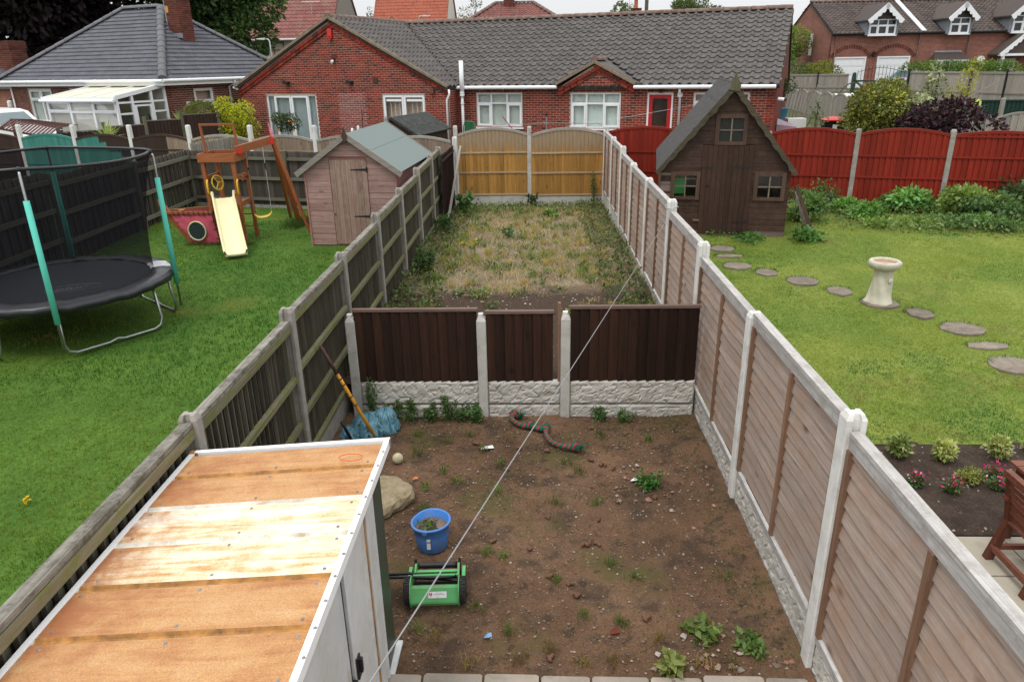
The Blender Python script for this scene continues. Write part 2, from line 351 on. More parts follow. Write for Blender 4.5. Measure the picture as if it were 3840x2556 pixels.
def blob_points(blobs, n, shell=.45):
    """blobs: (cx,cy,cz,rx,ry,rz). points mostly in the outer shell of each blob; returns points, outward dirs, depth 0..1"""
    w = np.array([b[3]*b[4]+b[3]*b[5]+b[4]*b[5] for b in blobs]); k = RNG.choice(len(blobs), n, p=w/w.sum())
    B = np.array(blobs)[k]; d = sphere_dirs(n); r = 1-shell*RNG.random(n)**1.6
    return B[:, :3]+d*B[:, 3:]*r[:, None], d, k
def vcol(n, base, var=.25, key=None, keyvar=.25, alt=None, altp=0.):
    c = np.tile(np.array(base, np.float32), (n, 1)); b = 1+var*RNG.uniform(-1, 1, n)
    if key is not None:
        kv = 1+keyvar*RNG.uniform(-1, 1, key.max()+1); b = b*kv[key]
    if alt is not None:
        m = RNG.random(n) < altp; c[m] = alt
    return np.clip(c*b[:, None], 0, 1)
def cluster_blobs(c, r, n, rz=None, k=.42, flat=0):
    """n sub-blobs spread over an ellipsoid -> uneven outline"""
    rz = rz or r; out = []
    for i in range(n):
        d = sphere_dirs(1)[0]; d[2] = d[2]*.9+.1
        q = random.uniform(.35, .8); s = random.uniform(.7, 1.25)*k
        out.append((c[0]+d[0]*r*q, c[1]+d[1]*r*q, c[2]+d[2]*rz*q, r*s, r*s, rz*s*.9))
    return out
def foliage(parent, blobs, n, size, base, name='crown', var=.3, keyvar=.3, alt=None, altp=0, shell=.5, mat=None, aspect=.55, up=.4):
    P, d, k = blob_points(blobs, n, shell)
    return newobj(name, leaf_mesh(name, P, size, vcol(n, base, var, k, keyvar, alt, altp), mat, up, aspect, outdir=d), parent)
def limbs(parent, base, tips, r0, name='trunk', mat=None):
    """tapered trunk with limbs, one connected-looking mesh per tree"""
    b = MB(); b0 = Vector(base); top = sum((Vector(t) for t in tips), Vector())/len(tips); mid = b0.lerp(top, .55)
    b.tube([b0, b0.lerp(mid, .5)+Vector((r0*.3, 0, 0)), mid, mid.lerp(top, .6)], [r0, r0*.8, r0*.62, r0*.25], 8)
    for t in tips:
        s = b0.lerp(mid, random.uniform(.5, .95)); e = Vector(t)
        b.tube([s, s.lerp(e, .5)+Vector((0, 0, r0)), e], [r0*.5, r0*.3, r0*.08], 6)
    return b.build(name, mat or BARK, parent, smooth=True)
def tree(name, label, loc, h, blobs, n, size, base, r0=.2, cat='tree', group=None, cname='crown', **k):
    t = thing(name, label, cat, loc, 0, group)
    foliage(t, blobs, n, size, base, cname, **k)
    tips = [b[:3] for b in random.sample(list(blobs), min(7, len(blobs)))]
    limbs(t, (0, 0, -.1), tips, r0); return t
def blades(name, P, h, w, cols, nb=3, spread=.03, lean=.6, mat=None, parent=None, hv=.4, **k):
    """bent two-segment grass blades, nb per point"""
    n = len(P)*nb; Q = np.repeat(P, nb, 0)+np.c_[RNG.normal(0, spread, (n, 2)), np.zeros(n)]
    a = RNG.uniform(0, 2*PI, n); ln = lean*RNG.random(n); H = (np.repeat(h, nb) if np.ndim(h) else np.full(n, h))*(1+hv*RNG.uniform(-1, 1, n))
    dx, dy = np.cos(a), np.sin(a); sx, sy = -dy*w/2, dx*w/2
    z = np.zeros(n)
    b0 = Q+np.c_[sx, sy, z]; b1 = Q-np.c_[sx, sy, z]
    m = Q+np.c_[dx*ln*H*.35, dy*ln*H*.35, H*.6]; m0 = m+np.c_[sx*.7, sy*.7, z]; m1 = m-np.c_[sx*.7, sy*.7, z]
    t = Q+np.c_[dx*ln*H*1.0, dy*ln*H*1.0, H*(1-.35*ln)]
    V = np.stack([b0, b1, m1, m0, t], 1).reshape(-1, 3)
    i = np.arange(n)*5
    F = np.concatenate([np.stack([i, i+1, i+2], 1), np.stack([i, i+2, i+3], 1), np.stack([i+3, i+2, i+4], 1)])
    c = np.repeat(np.repeat(cols, nb, 0)*(1+.25*RNG.uniform(-1, 1, n))[:, None], 5, 0)
    return newobj(name, npmesh(name, V, F, mat or GRASS, np.clip(c, 0, 1)), parent, **k)
_vg = {}
def vnoise(x, y, s, seed=0):
    """cheap smooth value noise 0..1"""
    g = _vg.setdefault(seed, np.random.default_rng(seed).random((64, 64))); x = np.asarray(x)*s; y = np.asarray(y)*s
    xi = np.floor(x).astype(int); yi = np.floor(y).astype(int); fx = x-xi; fy = y-yi; fx = fx*fx*(3-2*fx); fy = fy*fy*(3-2*fy)
    q = lambda a, b: g[a % 64, b % 64]
    return (q(xi, yi)*(1-fx)+q(xi+1, yi)*fx)*(1-fy)+(q(xi, yi+1)*(1-fx)+q(xi+1, yi+1)*fx)*fy
def fbm(x, y, s, seed=0, o=4):
    t = 0; a = .5; q = 0
    for i in range(o): t = t+a*vnoise(x, y, s*2**i, seed+i); q += a; a *= .5
    return t/q
def lerp3(a, b, t): return np.array(a)*(1-t)[:, None]+np.array(b)*t[:, None]
# ---------------------------------------------------------------- bricks, tiles, windows
BL, BH, BD = .225, .075, .03
def openwall(parent, x0, x1, z0, z1, openings, mat, y=0, depth=.09, name='wall', gable=None):
    """front face of a wall with window reveals, one connected sheet; gable=(xapex,zapex)"""
    xs = sorted({x0, x1, *[o[0] for o in openings], *[o[1] for o in openings]}); zs = sorted({z0, z1, *[o[2] for o in openings], *[o[3] for o in openings]})
    xs = [x for x in xs if x0 <= x <= x1]; zs = [z for z in zs if z0 <= z <= z1]
    idx = {}; b = MB()
    def V(x, yy, z):
        k = (round(x, 4), round(yy, 4), round(z, 4))
        if k not in idx: idx[k] = len(b.v); b.v.append((x, yy, z))
        return idx[k]
    def hole(xa, xb, za, zb): return any(o[0] <= xa+1e-6 and xb <= o[1]+1e-6 and o[2] <= za+1e-6 and zb <= o[3]+1e-6 for o in openings)
    for i in range(len(xs)-1):
        for j in range(len(zs)-1):
            if not hole(xs[i], xs[i+1], zs[j], zs[j+1]):
                b.f.append((V(xs[i], y, zs[j]), V(xs[i+1], y, zs[j]), V(xs[i+1], y, zs[j+1]), V(xs[i], y, zs[j+1])))
    for (xa, xb, za, zb) in openings:
        for p, q in (((xa, za), (xa, zb)), ((xa, zb), (xb, zb)), ((xb, zb), (xb, za)), ((xb, za), (xa, za))):
            b.f.append((V(p[0], y, p[1]), V(q[0], y, q[1]), V(q[0], y+depth, q[1]), V(p[0], y+depth, p[1])))
    if gable:
        top = [V(x, y, z1) for x in xs]; b.f.append((*top[::1], V(gable[0], y, gable[1])))
    # back skin so the wall has thickness
    q = [V(x0, y+.25, z0), V(x1, y+.25, z0), V(x1, y+.25, z1), V(x0, y+.25, z1)]
    b.f += [(q[3], q[2], q[1], q[0]), (V(x0, y, z0), V(x0, y, z1), q[3], q[0]), (V(x1, y, z1), V(x1, y, z0), q[1], q[2])]
    return b.build(name, mat, parent)
def brickwork(wall, x0, x1, z0, z1, openings, mat, y=0, clip=None, indiv=None, depth=.004, name='brick', skip=None, mat2=None):
    """stretcher bond laid brick by brick on a wall part. indiv: test for a brick that is an object of its own (max 300)"""
    me = MB().box((-BL/2+.0062, -depth, .0062), (BL/2-.0062, BD, BH-.0062)).mesh('brick', mat)
    rest = MB(); cnt = 0; r = 0; cand = []
    z = z0
    while z < z1-.01:
        zc = z+BH/2; lo, hi = (x0, x1) if clip is None else clip(zc)
        spans = [(lo, hi)]
        for o in openings:
            if o[2] < zc < o[3]: spans = [s for a, c in spans for s in ((a, min(c, o[0])), (max(a, o[1]), c)) if s[1]-s[0] > .03]
        off = (r % 2)*BL/2
        for a, c in spans:
            i = math.floor((a-x0-off)/BL)
            while True:
                xa = x0+off+i*BL; xb = xa+BL; i += 1
                if xa >= c: break
                xa2, xb2 = max(xa, a), min(xb, c)
                if xb2-xa2 < .04: continue
                if skip and skip((xa2+xb2)/2, zc): continue
                if xb2-xa2 > BL-.001: cand.append(((xa+xb)/2, z))
                else: rest.box((xa2+.0062, y-depth, z+.0062), (xb2-.0062, y+BD, z+BH-.0062))
        z += BH; r += 1
    if indiv: cand.sort(key=indiv)
    for k, (xc, zz) in enumerate(cand):
        d = random.uniform(-.0025, .0015)
        if indiv and k < 300: newobj(name, me, wall, (xc, y+d, zz))
        else: rest.box((xc-BL/2+.0062, y-depth+d, zz+.0062), (xc+BL/2-.0062, y+BD, zz+BH-.0062))
    if rest.v: rest.build('brickwork', mat, wall, kind='stuff')
def prof_roll(t):      # bold roll tile
    return .058*math.sin(PI*t/.5) if t < .5 else -.012*math.sin(PI*(t-.5)/.5)
def prof_two(t): t = (t*2) % 1; return .028*max(0, math.sin(2*PI*t-.4))**.8 if t < .6 else 0
def prof_flat(t): return 0
def tile_roof(parent, O, U, V, ulo, uhi, vmax, tw, gauge, mat, prof=prof_roll, K=8, indiv=0, order=None, base=None, name='roof', lip=.04, skip=None):
    O, U, V = Vector(O), Vector(U).normalized(), Vector(V).normalized(); N = U.cross(V).normalized()
    b = MB(); q = [O+U*ulo(0), O+U*uhi(0), O+U*uhi(vmax)+V*vmax, O+U*ulo(vmax)+V*vmax]
    b.add([p-N*.02 for p in q]+[p-N*.12 for p in q], [(0, 1, 2, 3), (7, 6, 5, 4), (0, 4, 5, 1), (1, 5, 6, 2), (2, 6, 7, 3), (3, 7, 4, 0)])
    rf = b.build(name, base or mat, parent)
    rot = Matrix((U, V, N)).transposed().to_euler()
    def tile(bm, u0, v0, lo=None, hi=None, local=False):
        pts = []
        for row, (vv, hh) in enumerate(((v0+.004, lip-.04), (v0, lip), (v0+gauge+.05, .004))):
            for k in range(K+1):
                t = k/K; uu = u0+t*tw
                if lo is not None: uu = min(max(uu, lo(min(vv, vmax))), hi(min(vv, vmax)))
                h = hh+prof(t); vv2 = min(vv, vmax+.02)
                pts.append((uu, vv2, h) if local else tuple(O+U*uu+V*vv2+N*h))
        w = K+1
        bm.add(pts, [(r*w+k, r*w+k+1, (r+1)*w+k+1, (r+1)*w+k) for r in range(2) for k in range(K)])
    one = MB(); tile(one, 0, 0, local=True); me = one.mesh('roof_tile', mat)
    rest = MB(); cand = []; j = 0
    while j*gauge < vmax-.03:
        v0 = j*gauge; a, c = min(ulo(v0), ulo(min(vmax, v0+gauge))), max(uhi(v0), uhi(min(vmax, v0+gauge)))
        i = math.floor(a/tw)
        while i*tw < c:
            u0 = i*tw; i += 1
            if skip and skip(u0+tw/2, v0+gauge/2): continue
            full = u0 >= max(ulo(v0), ulo(min(vmax, v0+gauge+.05)))-.001 and u0+tw <= min(uhi(v0), uhi(min(vmax, v0+gauge+.05)))+.001 and v0+gauge+.05 <= vmax
            if full and indiv: cand.append((u0, v0))
            else:
                if min(u0+tw, max(uhi(v0), uhi(min(vmax, v0+gauge))))-max(u0, min(ulo(v0), ulo(min(vmax, v0+gauge)))) < .02: continue
                tile(rest, u0, v0, ulo, uhi)
        j += 1
    cand.sort(key=order or (lambda p: p[1]))
    for k, (u0, v0) in enumerate(cand):
        if k < indiv: newobj('roof_tile', me, rf, O+U*u0+V*v0+N*random.uniform(0, .006), rot)
        else: tile(rest, u0, v0)
    if rest.v: rest.build('roof_tiles', mat, rf, kind='stuff')
    return rf
def ridge(parent, p, q, r, mat, step=.45, name='ridge_tile', up=None):
    p, q = Vector(p), Vector(q); d = q-p; L = d.length; d.normalize(); n = max(1, round(L/step)); st = L/n
    x = d.cross(Vector((0, 0, 1))).normalized(); z = x.cross(d)
    b = MB(); K = 7; rows = []
    for yy, k in ((0, 1.06), (st*.97, .97)):
        rows.append([(r*k*math.cos(PI*i/K)*1.15, yy, r*k*math.sin(PI*i/K)*.9) for i in range(K+1)])
    b.grid(rows); b.add([(0, 0, 0)]+rows[0], [(0, i+2, i+1) for i in range(K)])
    me = b.mesh('ridge_tile', mat); rot = Matrix((x, d, z)).transposed().to_euler()
    for i in range(n): newobj(name, me, parent, p+d*(st*i), (rot.x+random.uniform(-.008, .008), rot.y, rot.z))
def window(parent, xa, xb, za, zb, cols, y=.05, transom=None, fill=CURT, fw=.055, sash=None, sill=True, glass=None, name='window', back=.12, wavy=True, mat=None, leads=None):
    """white framed window: outer frame + mullions at the fractions in cols, transom fraction from the top, sashes = thicker panes"""
    mat = mat or UPVC; b = MB(); b.box((xa, y, za), (xa+fw, y+.07, zb)); b.box((xb-fw, y, za), (xb, y+.07, zb))
    b.box((xa+fw, y+.001, za), (xb-fw, y+.069, za+fw)); b.box((xa+fw, y+.001, zb-fw), (xb-fw, y+.069, zb))
    xs = [xa+(xb-xa)*c for c in [0, *cols, 1]]; zt = zb-(zb-za)*transom if transom else None
    for x in xs[1:-1]: b.box((x-fw/2, y+.002, za+fw), (x+fw/2, y+.068, zb-fw))
    if zt: b.box((xa+fw, y+.004, zt-fw/2), (xb-fw, y+.066, zt+fw/2))
    o = b.build(name, mat, parent)
    for i in range(len(xs)-1):
        a = xs[i]+(fw if i == 0 else fw/2); c = xs[i+1]-(fw if i == len(xs)-2 else fw/2)
        cells = [(za+fw, zb-fw)] if not zt else [(za+fw, zt-fw/2), (zt+fw/2, zb-fw)]
        for j, (z0, z1) in enumerate(cells):
            if sash and (i, j) in sash:
                s = MB(); t = .05; s.box((a-.012, y-.018, z0-.012), (a+t, y+.03, z1+.012)); s.box((c-t, y-.018, z0-.012), (c+.012, y+.03, z1+.012))
                s.box((a+t, y-.017, z0-.012), (c-t, y+.029, z0+t)); s.box((a+t, y-.017, z1-t), (c-t, y+.029, z1+.012)); s.build('sash', mat, o)
                aa, cc, zz0, zz1 = a+t, c-t, z0+t, z1-t
            else: aa, cc, zz0, zz1 = a, c, z0, z1
            g = MB(); g.box((aa, y+.03, zz0), (cc, y+.036, zz1)); g.build('pane', glass or GLASS, o)
    if fill is not None:
        n = max(8, int((xb-xa)/.045)); rows = [[], []]
        for i in range(n*2+1):
            x = xa+.02+(xb-xa-.04)*i/(n*2); yy = y+back+(.014*((i % 2)*2-1) if wavy else 0)
            rows[0].append((x, yy, za+.02)); rows[1].append((x, yy, zb-.02))
        MB().grid(rows).build('curtain', fill, o)
    else:
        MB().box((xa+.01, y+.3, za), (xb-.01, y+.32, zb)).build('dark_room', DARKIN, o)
    if sill: MB().box((xa-.05, y-.1, za-.05), (xb+.05, y+.06, za-.002)).build('sill', mat, o)
    return o
def pipe(parent, pts, r, mat, name='drainpipe', n=10): return MB().tube(pts, r, n).build(name, mat, parent, smooth=True)

# ---------------------------------------------------------------- fences
_pm = {}
def hpost(h, mat, w=.11, d=.11, cap=True, slot=True):
    k = (round(h, 3), mat.name, w, d, slot)
    if k not in _pm:
        b = MB(); a, e = w/2, d/2; s, t = .026, .022; c = .008
        P = [(-a+c, -e), (a-c, -e), (a, -e+c), (a, -s), (a-t, -s+.004), (a-t, s-.004), (a, s), (a, e-c), (a-c, e), (-a+c, e), (-a, e-c), (-a, s), (-a+t, s-.004), (-a+t, -s+.004), (-a, -s), (-a, -e+c)] if slot else [(-a+c, -e), (a-c, -e), (a, -e+c), (a, e-c), (a-c, e), (-a+c, e), (-a, e-c), (-a, -e+c)]
        n = len(P)
        Q = [(x*.72, y*.72) for x, y in P]
        v = [(x, y, -.3) for x, y in P]+[(x, y, h-.035) for x, y in P]+[(x, y, h) for x, y in Q]
        f = [tuple(range(n-1, -1, -1)), tuple(range(2*n, 3*n))]
        for l in (0, 1): f += [(l*n+i, l*n+(i+1) % n, (l+1)*n+(i+1) % n, (l+1)*n+i) for i in range(n)]
        b.add(v, f); _pm[k] = b.mesh('post', mat)
    return _pm[k]
_fb = {}
def fboard(w, h0, h1, mat, th=.025):
    """feather-edge board: thick edge on the left, top may slope"""
    k = (round(w, 3), round(h0, 3), round(h1, 3), mat.name)
    if k not in _fb:
        x0, x1 = -w/2, w/2
        v = [(x0, -th-.006, 0), (x1, -.006, 0), (x1, 0, 0), (x0, 0, 0), (x0, -th-.006, h0), (x1, -.006, h1), (x1, 0, h1), (x0, 0, h0)]
        _fb[k] = MB().add(v, [(0,3,2,1),(4,5,6,7),(0,1,5,4),(1,2,6,5),(2,3,7,6),(3,0,4,7)]).mesh('board', mat)
    return _fb[k]
def arch_panel(root, x0, x1, zb, side, rise, bmat, capmat, railmat, rails, bw=.115, front=True, boardfn=None, cap=True):
    """fence panel with a bowed top between x0 and x1 (local), boards from zb"""
    w = x1-x0; top = lambda x: zb+side+rise*(1-((x-(x0+x1)/2)/(w/2))**2)
    p = newobj('fence_panel', None, root)
    b = MB(); rows = []
    n = 14
    for i in range(n+1):
        x = x0+w*i/n; z = top(x); rows.append([(x, -.03, z-.05), (x, -.03, z+.012), (x, .028, z+.012), (x, .028, z-.05), (x, -.03, z-.05)])
    b.grid(rows)
    b.add(rows[0][:4], [(0, 1, 2, 3)]); b.add(rows[-1][:4], [(3, 2, 1, 0)])
    if cap: b.build('arch_cap', capmat, p)
    nb = round(w/bw); bw = w/nb
    for i in range(nb):
        x = x0+bw*(i+.5); m = boardfn(x, i) if boardfn else bmat
        newobj('board', fboard(bw+.012, top(x-bw/2)-zb-.012, top(x+bw/2)-zb-.012, m), p, (x, .004+random.uniform(-.002, .002), zb))
    for z in rails:
        newobj('rail', boxmesh(w, .028, .038, railmat), p, ((x0+x1)/2, -.026 if front else .026, zb+z))
    return p
def board_run(root, parent, x0, x1, zb, zt, mat, bw=.1, gap=0, y=0, jit=.012, name='board', alt=0):
    nb = max(1, round((x1-x0)/bw)); bw = (x1-x0)/nb
    for i in range(nb):
        newobj(name, fboard(bw-gap, round(zt-zb+random.choice((-jit, 0, jit*.6)), 3), round(zt-zb, 3), mat), parent, (x0+bw*(i+.5), y+random.uniform(-.002, .002)+(alt if i % 2 else 0), zb), (0, 0, random.uniform(-.02, .02)))
def rock_board(parent, x0, x1, z0, z1, mat, y=-.02, nx=None, name='gravel_board', seed=0, amp=.028):
    """concrete gravel board cast with a rough stone face"""
    nx = nx or int((x1-x0)/.02); nz = max(6, int((z1-z0)/.02))
    X, Z = np.meshgrid(np.linspace(x0, x1, nx+1), np.linspace(z0, z1, nz+1))
    q = X*7.5+2.2*vnoise(Z, Z*0, 9, seed+3); blk = np.floor(q); e = np.abs(q % 1-.5)*2; crease = np.clip((e-.84)/.16, 0, 1)
    rz = np.abs(((Z-z0)/.093+.9*vnoise(X, X*0+1, 4, seed+5)) % 1-.5)*2; cr2 = np.clip((rz-.82)/.18, 0, 1)*((blk*7+seed) % 3 > 0)
    D = amp*(.25+1.1*fbm(X, Z*1.4, 17, seed+9, 4)+.3*vnoise(X, Z*2.2, 7, seed))*(1-.85*np.maximum(crease, cr2))
    D[0] = D[-1] = .004; D[:, 0] = D[:, -1] = .004
    rows = [[(X[j, i], y-D[j, i], Z[j, i]) for i in range(nx+1)] for j in range(nz+1)]
    b = MB().grid(rows); n = len(b.v)
    c = [rows[0][0], rows[0][-1], rows[-1][-1], rows[-1][0]]; c2 = [(p[0], y+.04, p[2]) for p in c]
    b.add(c+c2, [(0, 4, 5, 1), (3, 2, 6, 7), (0, 3, 7, 4), (1, 5, 6, 2), (4, 7, 6, 5)])
    return b.build(name, mat, parent, smooth=False)
# ================================================================ SETTING
def smooth(t): t = np.clip(t, 0, 1); return t*t*(3-2*t)
def z_left(y): return np.clip(.2+.0245*(np.asarray(y, float)-3), .2, .48)
def z_right(y): return np.clip((np.asarray(y, float)-6)*.0625, 0, .5)
def z_back(y): return np.interp(y, [7.4, 14, 19], [.38, .37, .24])
def rear_y(x): return np.where(x < -2, 19-(x+2)*math.tan(R(12)), np.where(x > 1.9, 19-(x-1.9)*math.tan(R(16)), 19.0))
def far_z(x, y):
    z = .45+.12*smooth((y-19)/5)
    z = z+.45*smooth((-8-x)/3)*smooth((y-20)/3)
    z = z+.65*smooth((x-9)/8)*smooth((y-22)/12)+.6*smooth((y-34)/12)*smooth((x-12)/6)
    return z+1.2*smooth((y-60)/120)
def sheet(name, xs, ys, zf, mat, kind='structure'):
    X, Y = np.meshgrid(xs, ys); Z = zf(X, Y); h, w = X.shape
    V = np.stack([X, Y, Z], -1).reshape(-1, 3); i = np.arange(h*w).reshape(h, w)
    F = np.stack([i[:-1, :-1], i[:-1, 1:], i[1:, 1:], i[1:, :-1]], -1).reshape(-1, 4)
    return newobj(name, npmesh(name, V, F, mat, smooth=True), kind=kind)
def groundmat(name, stops, s1, s2, rough=.95, bump=.5, bd=.02, patch=None, dug=None):
    t = NT(name); v = t.world(); a = t.noise(v, s1, 6, .65); b = t.noise(v, s2, 4, .6)
    c = t.ramp(a, stops); m = t.mr(b, .3, .7, .68, 1.3); c = t.mix(1, c, t.n('CombineColor', {0: m, 1: m, 2: m}).outputs[0], 'MULTIPLY')
    for p in patch or []: c = t.mix(t.mr(t.noise(v, p[1], 5, .6), p[2], p[2]+p[4], 0, p[3]), c, p[0])
    if dug:
        y = t.n('SeparateXYZ', {0: v}).outputs[1]; c = t.mix(t.mr(t.math('ADD', y, t.math('MULTIPLY', t.noise(v, 3, 4), 1.0)), dug[1]+.5, dug[2]+.5, 1, 0), c, t.mix(1, dug[0], t.n('CombineColor', {0: m, 1: m, 2: m}).outputs[0], 'MULTIPLY'))
    return t.out(c, rough, b, bump, bd, 0, .15)
M_FAR = groundmat('rough_ground', [(.3, (.06, .075, .03)), (.7, (.11, .10, .06))], .6, 8)
M_SOIL = groundmat('bare_soil', [(.3, (.07, .042, .026)), (.5, (.135, .078, .046)), (.72, (.2, .122, .074))], 1.3, 60, bump=.8, bd=.012,
    patch=[((.042, .03, .022), 2.6, .5, .75, .12), ((.085, .075, .028), 1.2, .54, .7, .1), ((.03, .024, .018), 7, .58, .6, .08), ((.25, .142, .085), .9, .55, .5, .15)])
M_BACK = groundmat('dry_weedy_soil', [(.3, (.11, .075, .048)), (.5, (.2, .15, .095)), (.7, (.29, .235, .155))], 1.6, 30, bump=.8, bd=.015, patch=[((.05, .036, .026), 1.3, .55, .6, .12)], dug=((.06, .04, .028), 10.7, 11.3))
M_BED = groundmat('dark_bed_soil', [(.3, (.035, .025, .02)), (.7, (.075, .053, .04))], 5, 45, bump=1, bd=.02)
M_LAWNL = groundmat('lawn_turf', [(.35, (.05, .11, .016)), (.7, (.09, .16, .024))], .8, 30, bump=.6)
M_LAWNR = groundmat('striped_turf', [(.35, (.1, .15, .025)), (.7, (.19, .22, .045))], .9, 30, bump=.6)
M_YARD = groundmat('yard_paving', [(.3, (.2, .19, .17)), (.7, (.3, .28, .25))], 1.2, 20, bump=.3)
xs = np.unique(np.r_[np.linspace(-300, -30, 25), np.linspace(-30, 40, 90), np.linspace(40, 300, 25)])
ys = np.unique(np.r_[np.linspace(-40, 16, 15), np.linspace(16, 70, 90), np.linspace(70, 600, 40)])
sheet('ground', xs, ys, lambda X, Y: np.where(Y < rear_y(X)+.2, -.5, far_z(X, Y)), M_FAR)
sheet('near_plot_soil', np.linspace(-2.24, 1.8, 162), np.linspace(-1, 7.43, 340),
      lambda X, Y: -.012+.03*(fbm(X+9, Y+9, 1.1, 3)-.5)+.022*(fbm(X+9, Y+9, 9, 8, 3)-.5)+.012*(fbm(X+9, Y+9, 26, 18, 2)-.5)+.05*smooth((np.abs(X+.16)-1.55)/.4)*fbm(X+5, Y, 3, 2), M_SOIL)
sheet('back_plot_soil', np.linspace(-2.24, 1.8, 113), np.linspace(7.46, 19.1, 300),
      lambda X, Y: z_back(Y)+.07*(fbm(X+9, Y+9, 1.3, 5)-.5)+.03*(fbm(X+9, Y, 8, 6, 3)-.5)+.06*smooth((np.abs(X+.16)-1.3)/.6)*smooth((Y-8)/3)*fbm(X+5, Y, 2, 2), M_BACK)
sheet('left_lawn', np.linspace(-14, -2.245, 60), np.linspace(-2, 20.5, 110), lambda X, Y: z_left(Y)+.03*(fbm(X+30, Y+9, .7, 5)-.5), M_LAWNL)
sheet('right_lawn', np.linspace(1.86, 20, 90), np.linspace(6.62, 18.9, 70), lambda X, Y: np.where(Y > rear_y(X)+.1, -.4, z_right(Y)+.03*(fbm(X+30, Y+9, .8, 7)-.5)), M_LAWNR)
sheet('flower_bed_soil', np.linspace(1.86, 9, 150), np.linspace(5.13, 6.66, 44), lambda X, Y: .015+.03*smooth((Y-5.13)/.1)*(.3+fbm(X+3, Y+4, 6, 4)), M_BED)
sheet('patio_base', np.array([1.86, 9]), np.array([-1, 5.14]), lambda X, Y: X*0-.03, M_YARD)

# paving slabs, each its own piece of the pavement
SLAB = plain('stone_slab', (.3, .255, .21), .9, .18, 4, bump=.5, ovar=.16, dirt=(.17, .155, .12))
pv = newobj('garden_path', MB().box((-.95, 2.9, -.14), (1.8, 3.62, -.05)).mesh('garden_path', MORTAR), kind='structure')
x = -.98; k = 0
while x < 1.72:
    w = [.24, .40, .37, .33, .38, .34, .4, .36][k % 8]; w = min(w, 1.76-x)
    b = MB(); c = .012; dy = random.uniform(-.02, .01)
    b.prismz([(x, 2.95), (x+w-.016, 2.95), (x+w-.016, 3.63+dy-c), (x+w-.03, 3.63+dy), (x+.016, 3.635+dy), (x, 3.63+dy-c)], -.06, .012+random.uniform(-.006, .006))
    b.build('slab', SLAB, pv); x += w; k += 1
PATIO = plain('patio_slab', (.36, .32, .255), .9, .12, 3, bump=.3, ovar=.08, dirt=(.25, .23, .15))
pp = newobj('patio', MB().box((1.9, .5, -.028), (6.4, 5.1, -.006)).mesh('patio', MORTAR), kind='structure')
for i in range(9):
    for j in range(9):
        newobj('slab', boxmesh(.485, .485, .028, PATIO, .006), pp, (2.1+.5*i, 4.86-.5*j, -.006+random.uniform(-.002, .002)))

# ---------------------------------------------------------------- lawns' grass (uncountable)
def lawn(name, n, region, zf, colfn, h, w, nb):
    P = region(n); x, y = P[:, 0], P[:, 1]
    Q = np.c_[x, y, zf(y)-.005]; blades(name, Q, h*(.7+.6*fbm(x+40, y+40, 1.5, 21)), w, colfn(x, y), nb, .03, 1.0, kind='stuff')
def region_left(n):
    # denser near the camera
    y = 1.5+16.9*RNG.random(n)**1.35; x = -2.27-8.3*RNG.random(n); k = (x > -8.6-0*y) & (y > 2.2+(-2.2-x)*.55); return np.c_[x, y][k]
def col_left(x, y):
    t = smooth((fbm(x+50, y+50, .55, 31)-.38)*3.2); c = lerp3((.042, .142, .018), (.16, .235, .038), t)
    d = smooth((fbm(x+10, y+80, 1.1, 33)-.62)*6); c = c*(1-d[:, None])+np.array((.34, .29, .1))*d[:, None]
    return c
lawn('left_lawn_grass', 62000, region_left, z_left, col_left, .038, .007, 3)
def region_right(n):
    y = 6.66+9.8*RNG.random(n)**1.2; x = 1.95+11*RNG.random(n); k = (x < 2.9+.62*y) & (y < 16.2-.25*(x-4)); return np.c_[x, y][k]
STONES = [(3.5, 13.25, .21, .17, 0), (3.52, 12.8, .24, .09, 2), (3.52, 12.26, .22, .18, 1), (3.92, 11.9, .18, .19, 2), (4.38, 11.48, .235, .2, 1), (4.79, 11.0, .19, .2, 2), (5.2, 10.5, .25, .2, 1), (5.59, 10.07, .18, .19, 2), (5.9, 9.52, .26, .21, 1), (5.93, 8.95, .26, .11, 2), (5.93, 8.39, .28, .22, 1)]
def col_right(x, y):
    s = np.sin((x*.45-y*1.0)*2.6+1.5*fbm(x+5, y+5, .5, 3)); t = np.clip(.5+.3*s+1.5*(fbm(x+60, y+20, .6, 41)-.5), 0, 1)
    c = lerp3((.095, .215, .03), (.29, .335, .06), t); g = smooth((fbm(x+13, y+7, 1.0, 43)-.6)*7)
    c = c*(1-g[:, None])+np.array((.06, .17, .045))*g[:, None]; d = smooth((fbm(x+77, y+7, 1.4, 47)-.66)*8)
    return c*(1-d[:, None])+np.array((.26, .22, .09))*d[:, None]
_rr = region_right
def region_right2(n):
    P = _rr(n); k = np.ones(len(P), bool)
    for sx, sy, a, b, _ in STONES: k &= ((P[:, 0]-sx)/(a+.01))**2+((P[:, 1]-sy)/(b+.01))**2 > 1
    return P[k]
lawn('right_lawn_grass', 62000, region_right2, z_right, col_right, .03, .007, 3)
yb = P = None
Pd = np.array([(-6.6, 5.9), (-6.3, 5.4), (-6.05, 6.35), (-5.7, 5.0), (-5.35, 4.6), (-5.2, 4.35), (-4.95, 4.5), (-4.4, 5.2), (-5.9, 4.2), (-3.6, 4.9)])
newobj('lawn_dandelions', leaf_mesh('d', np.repeat(np.c_[Pd, z_left(Pd[:, 1])+.06], 14, 0)+RNG.normal(0, .008, (140, 3)), .035, vcol(140, (.75, .5, .02), .1), PETAL, up=1.5), kind='stuff')

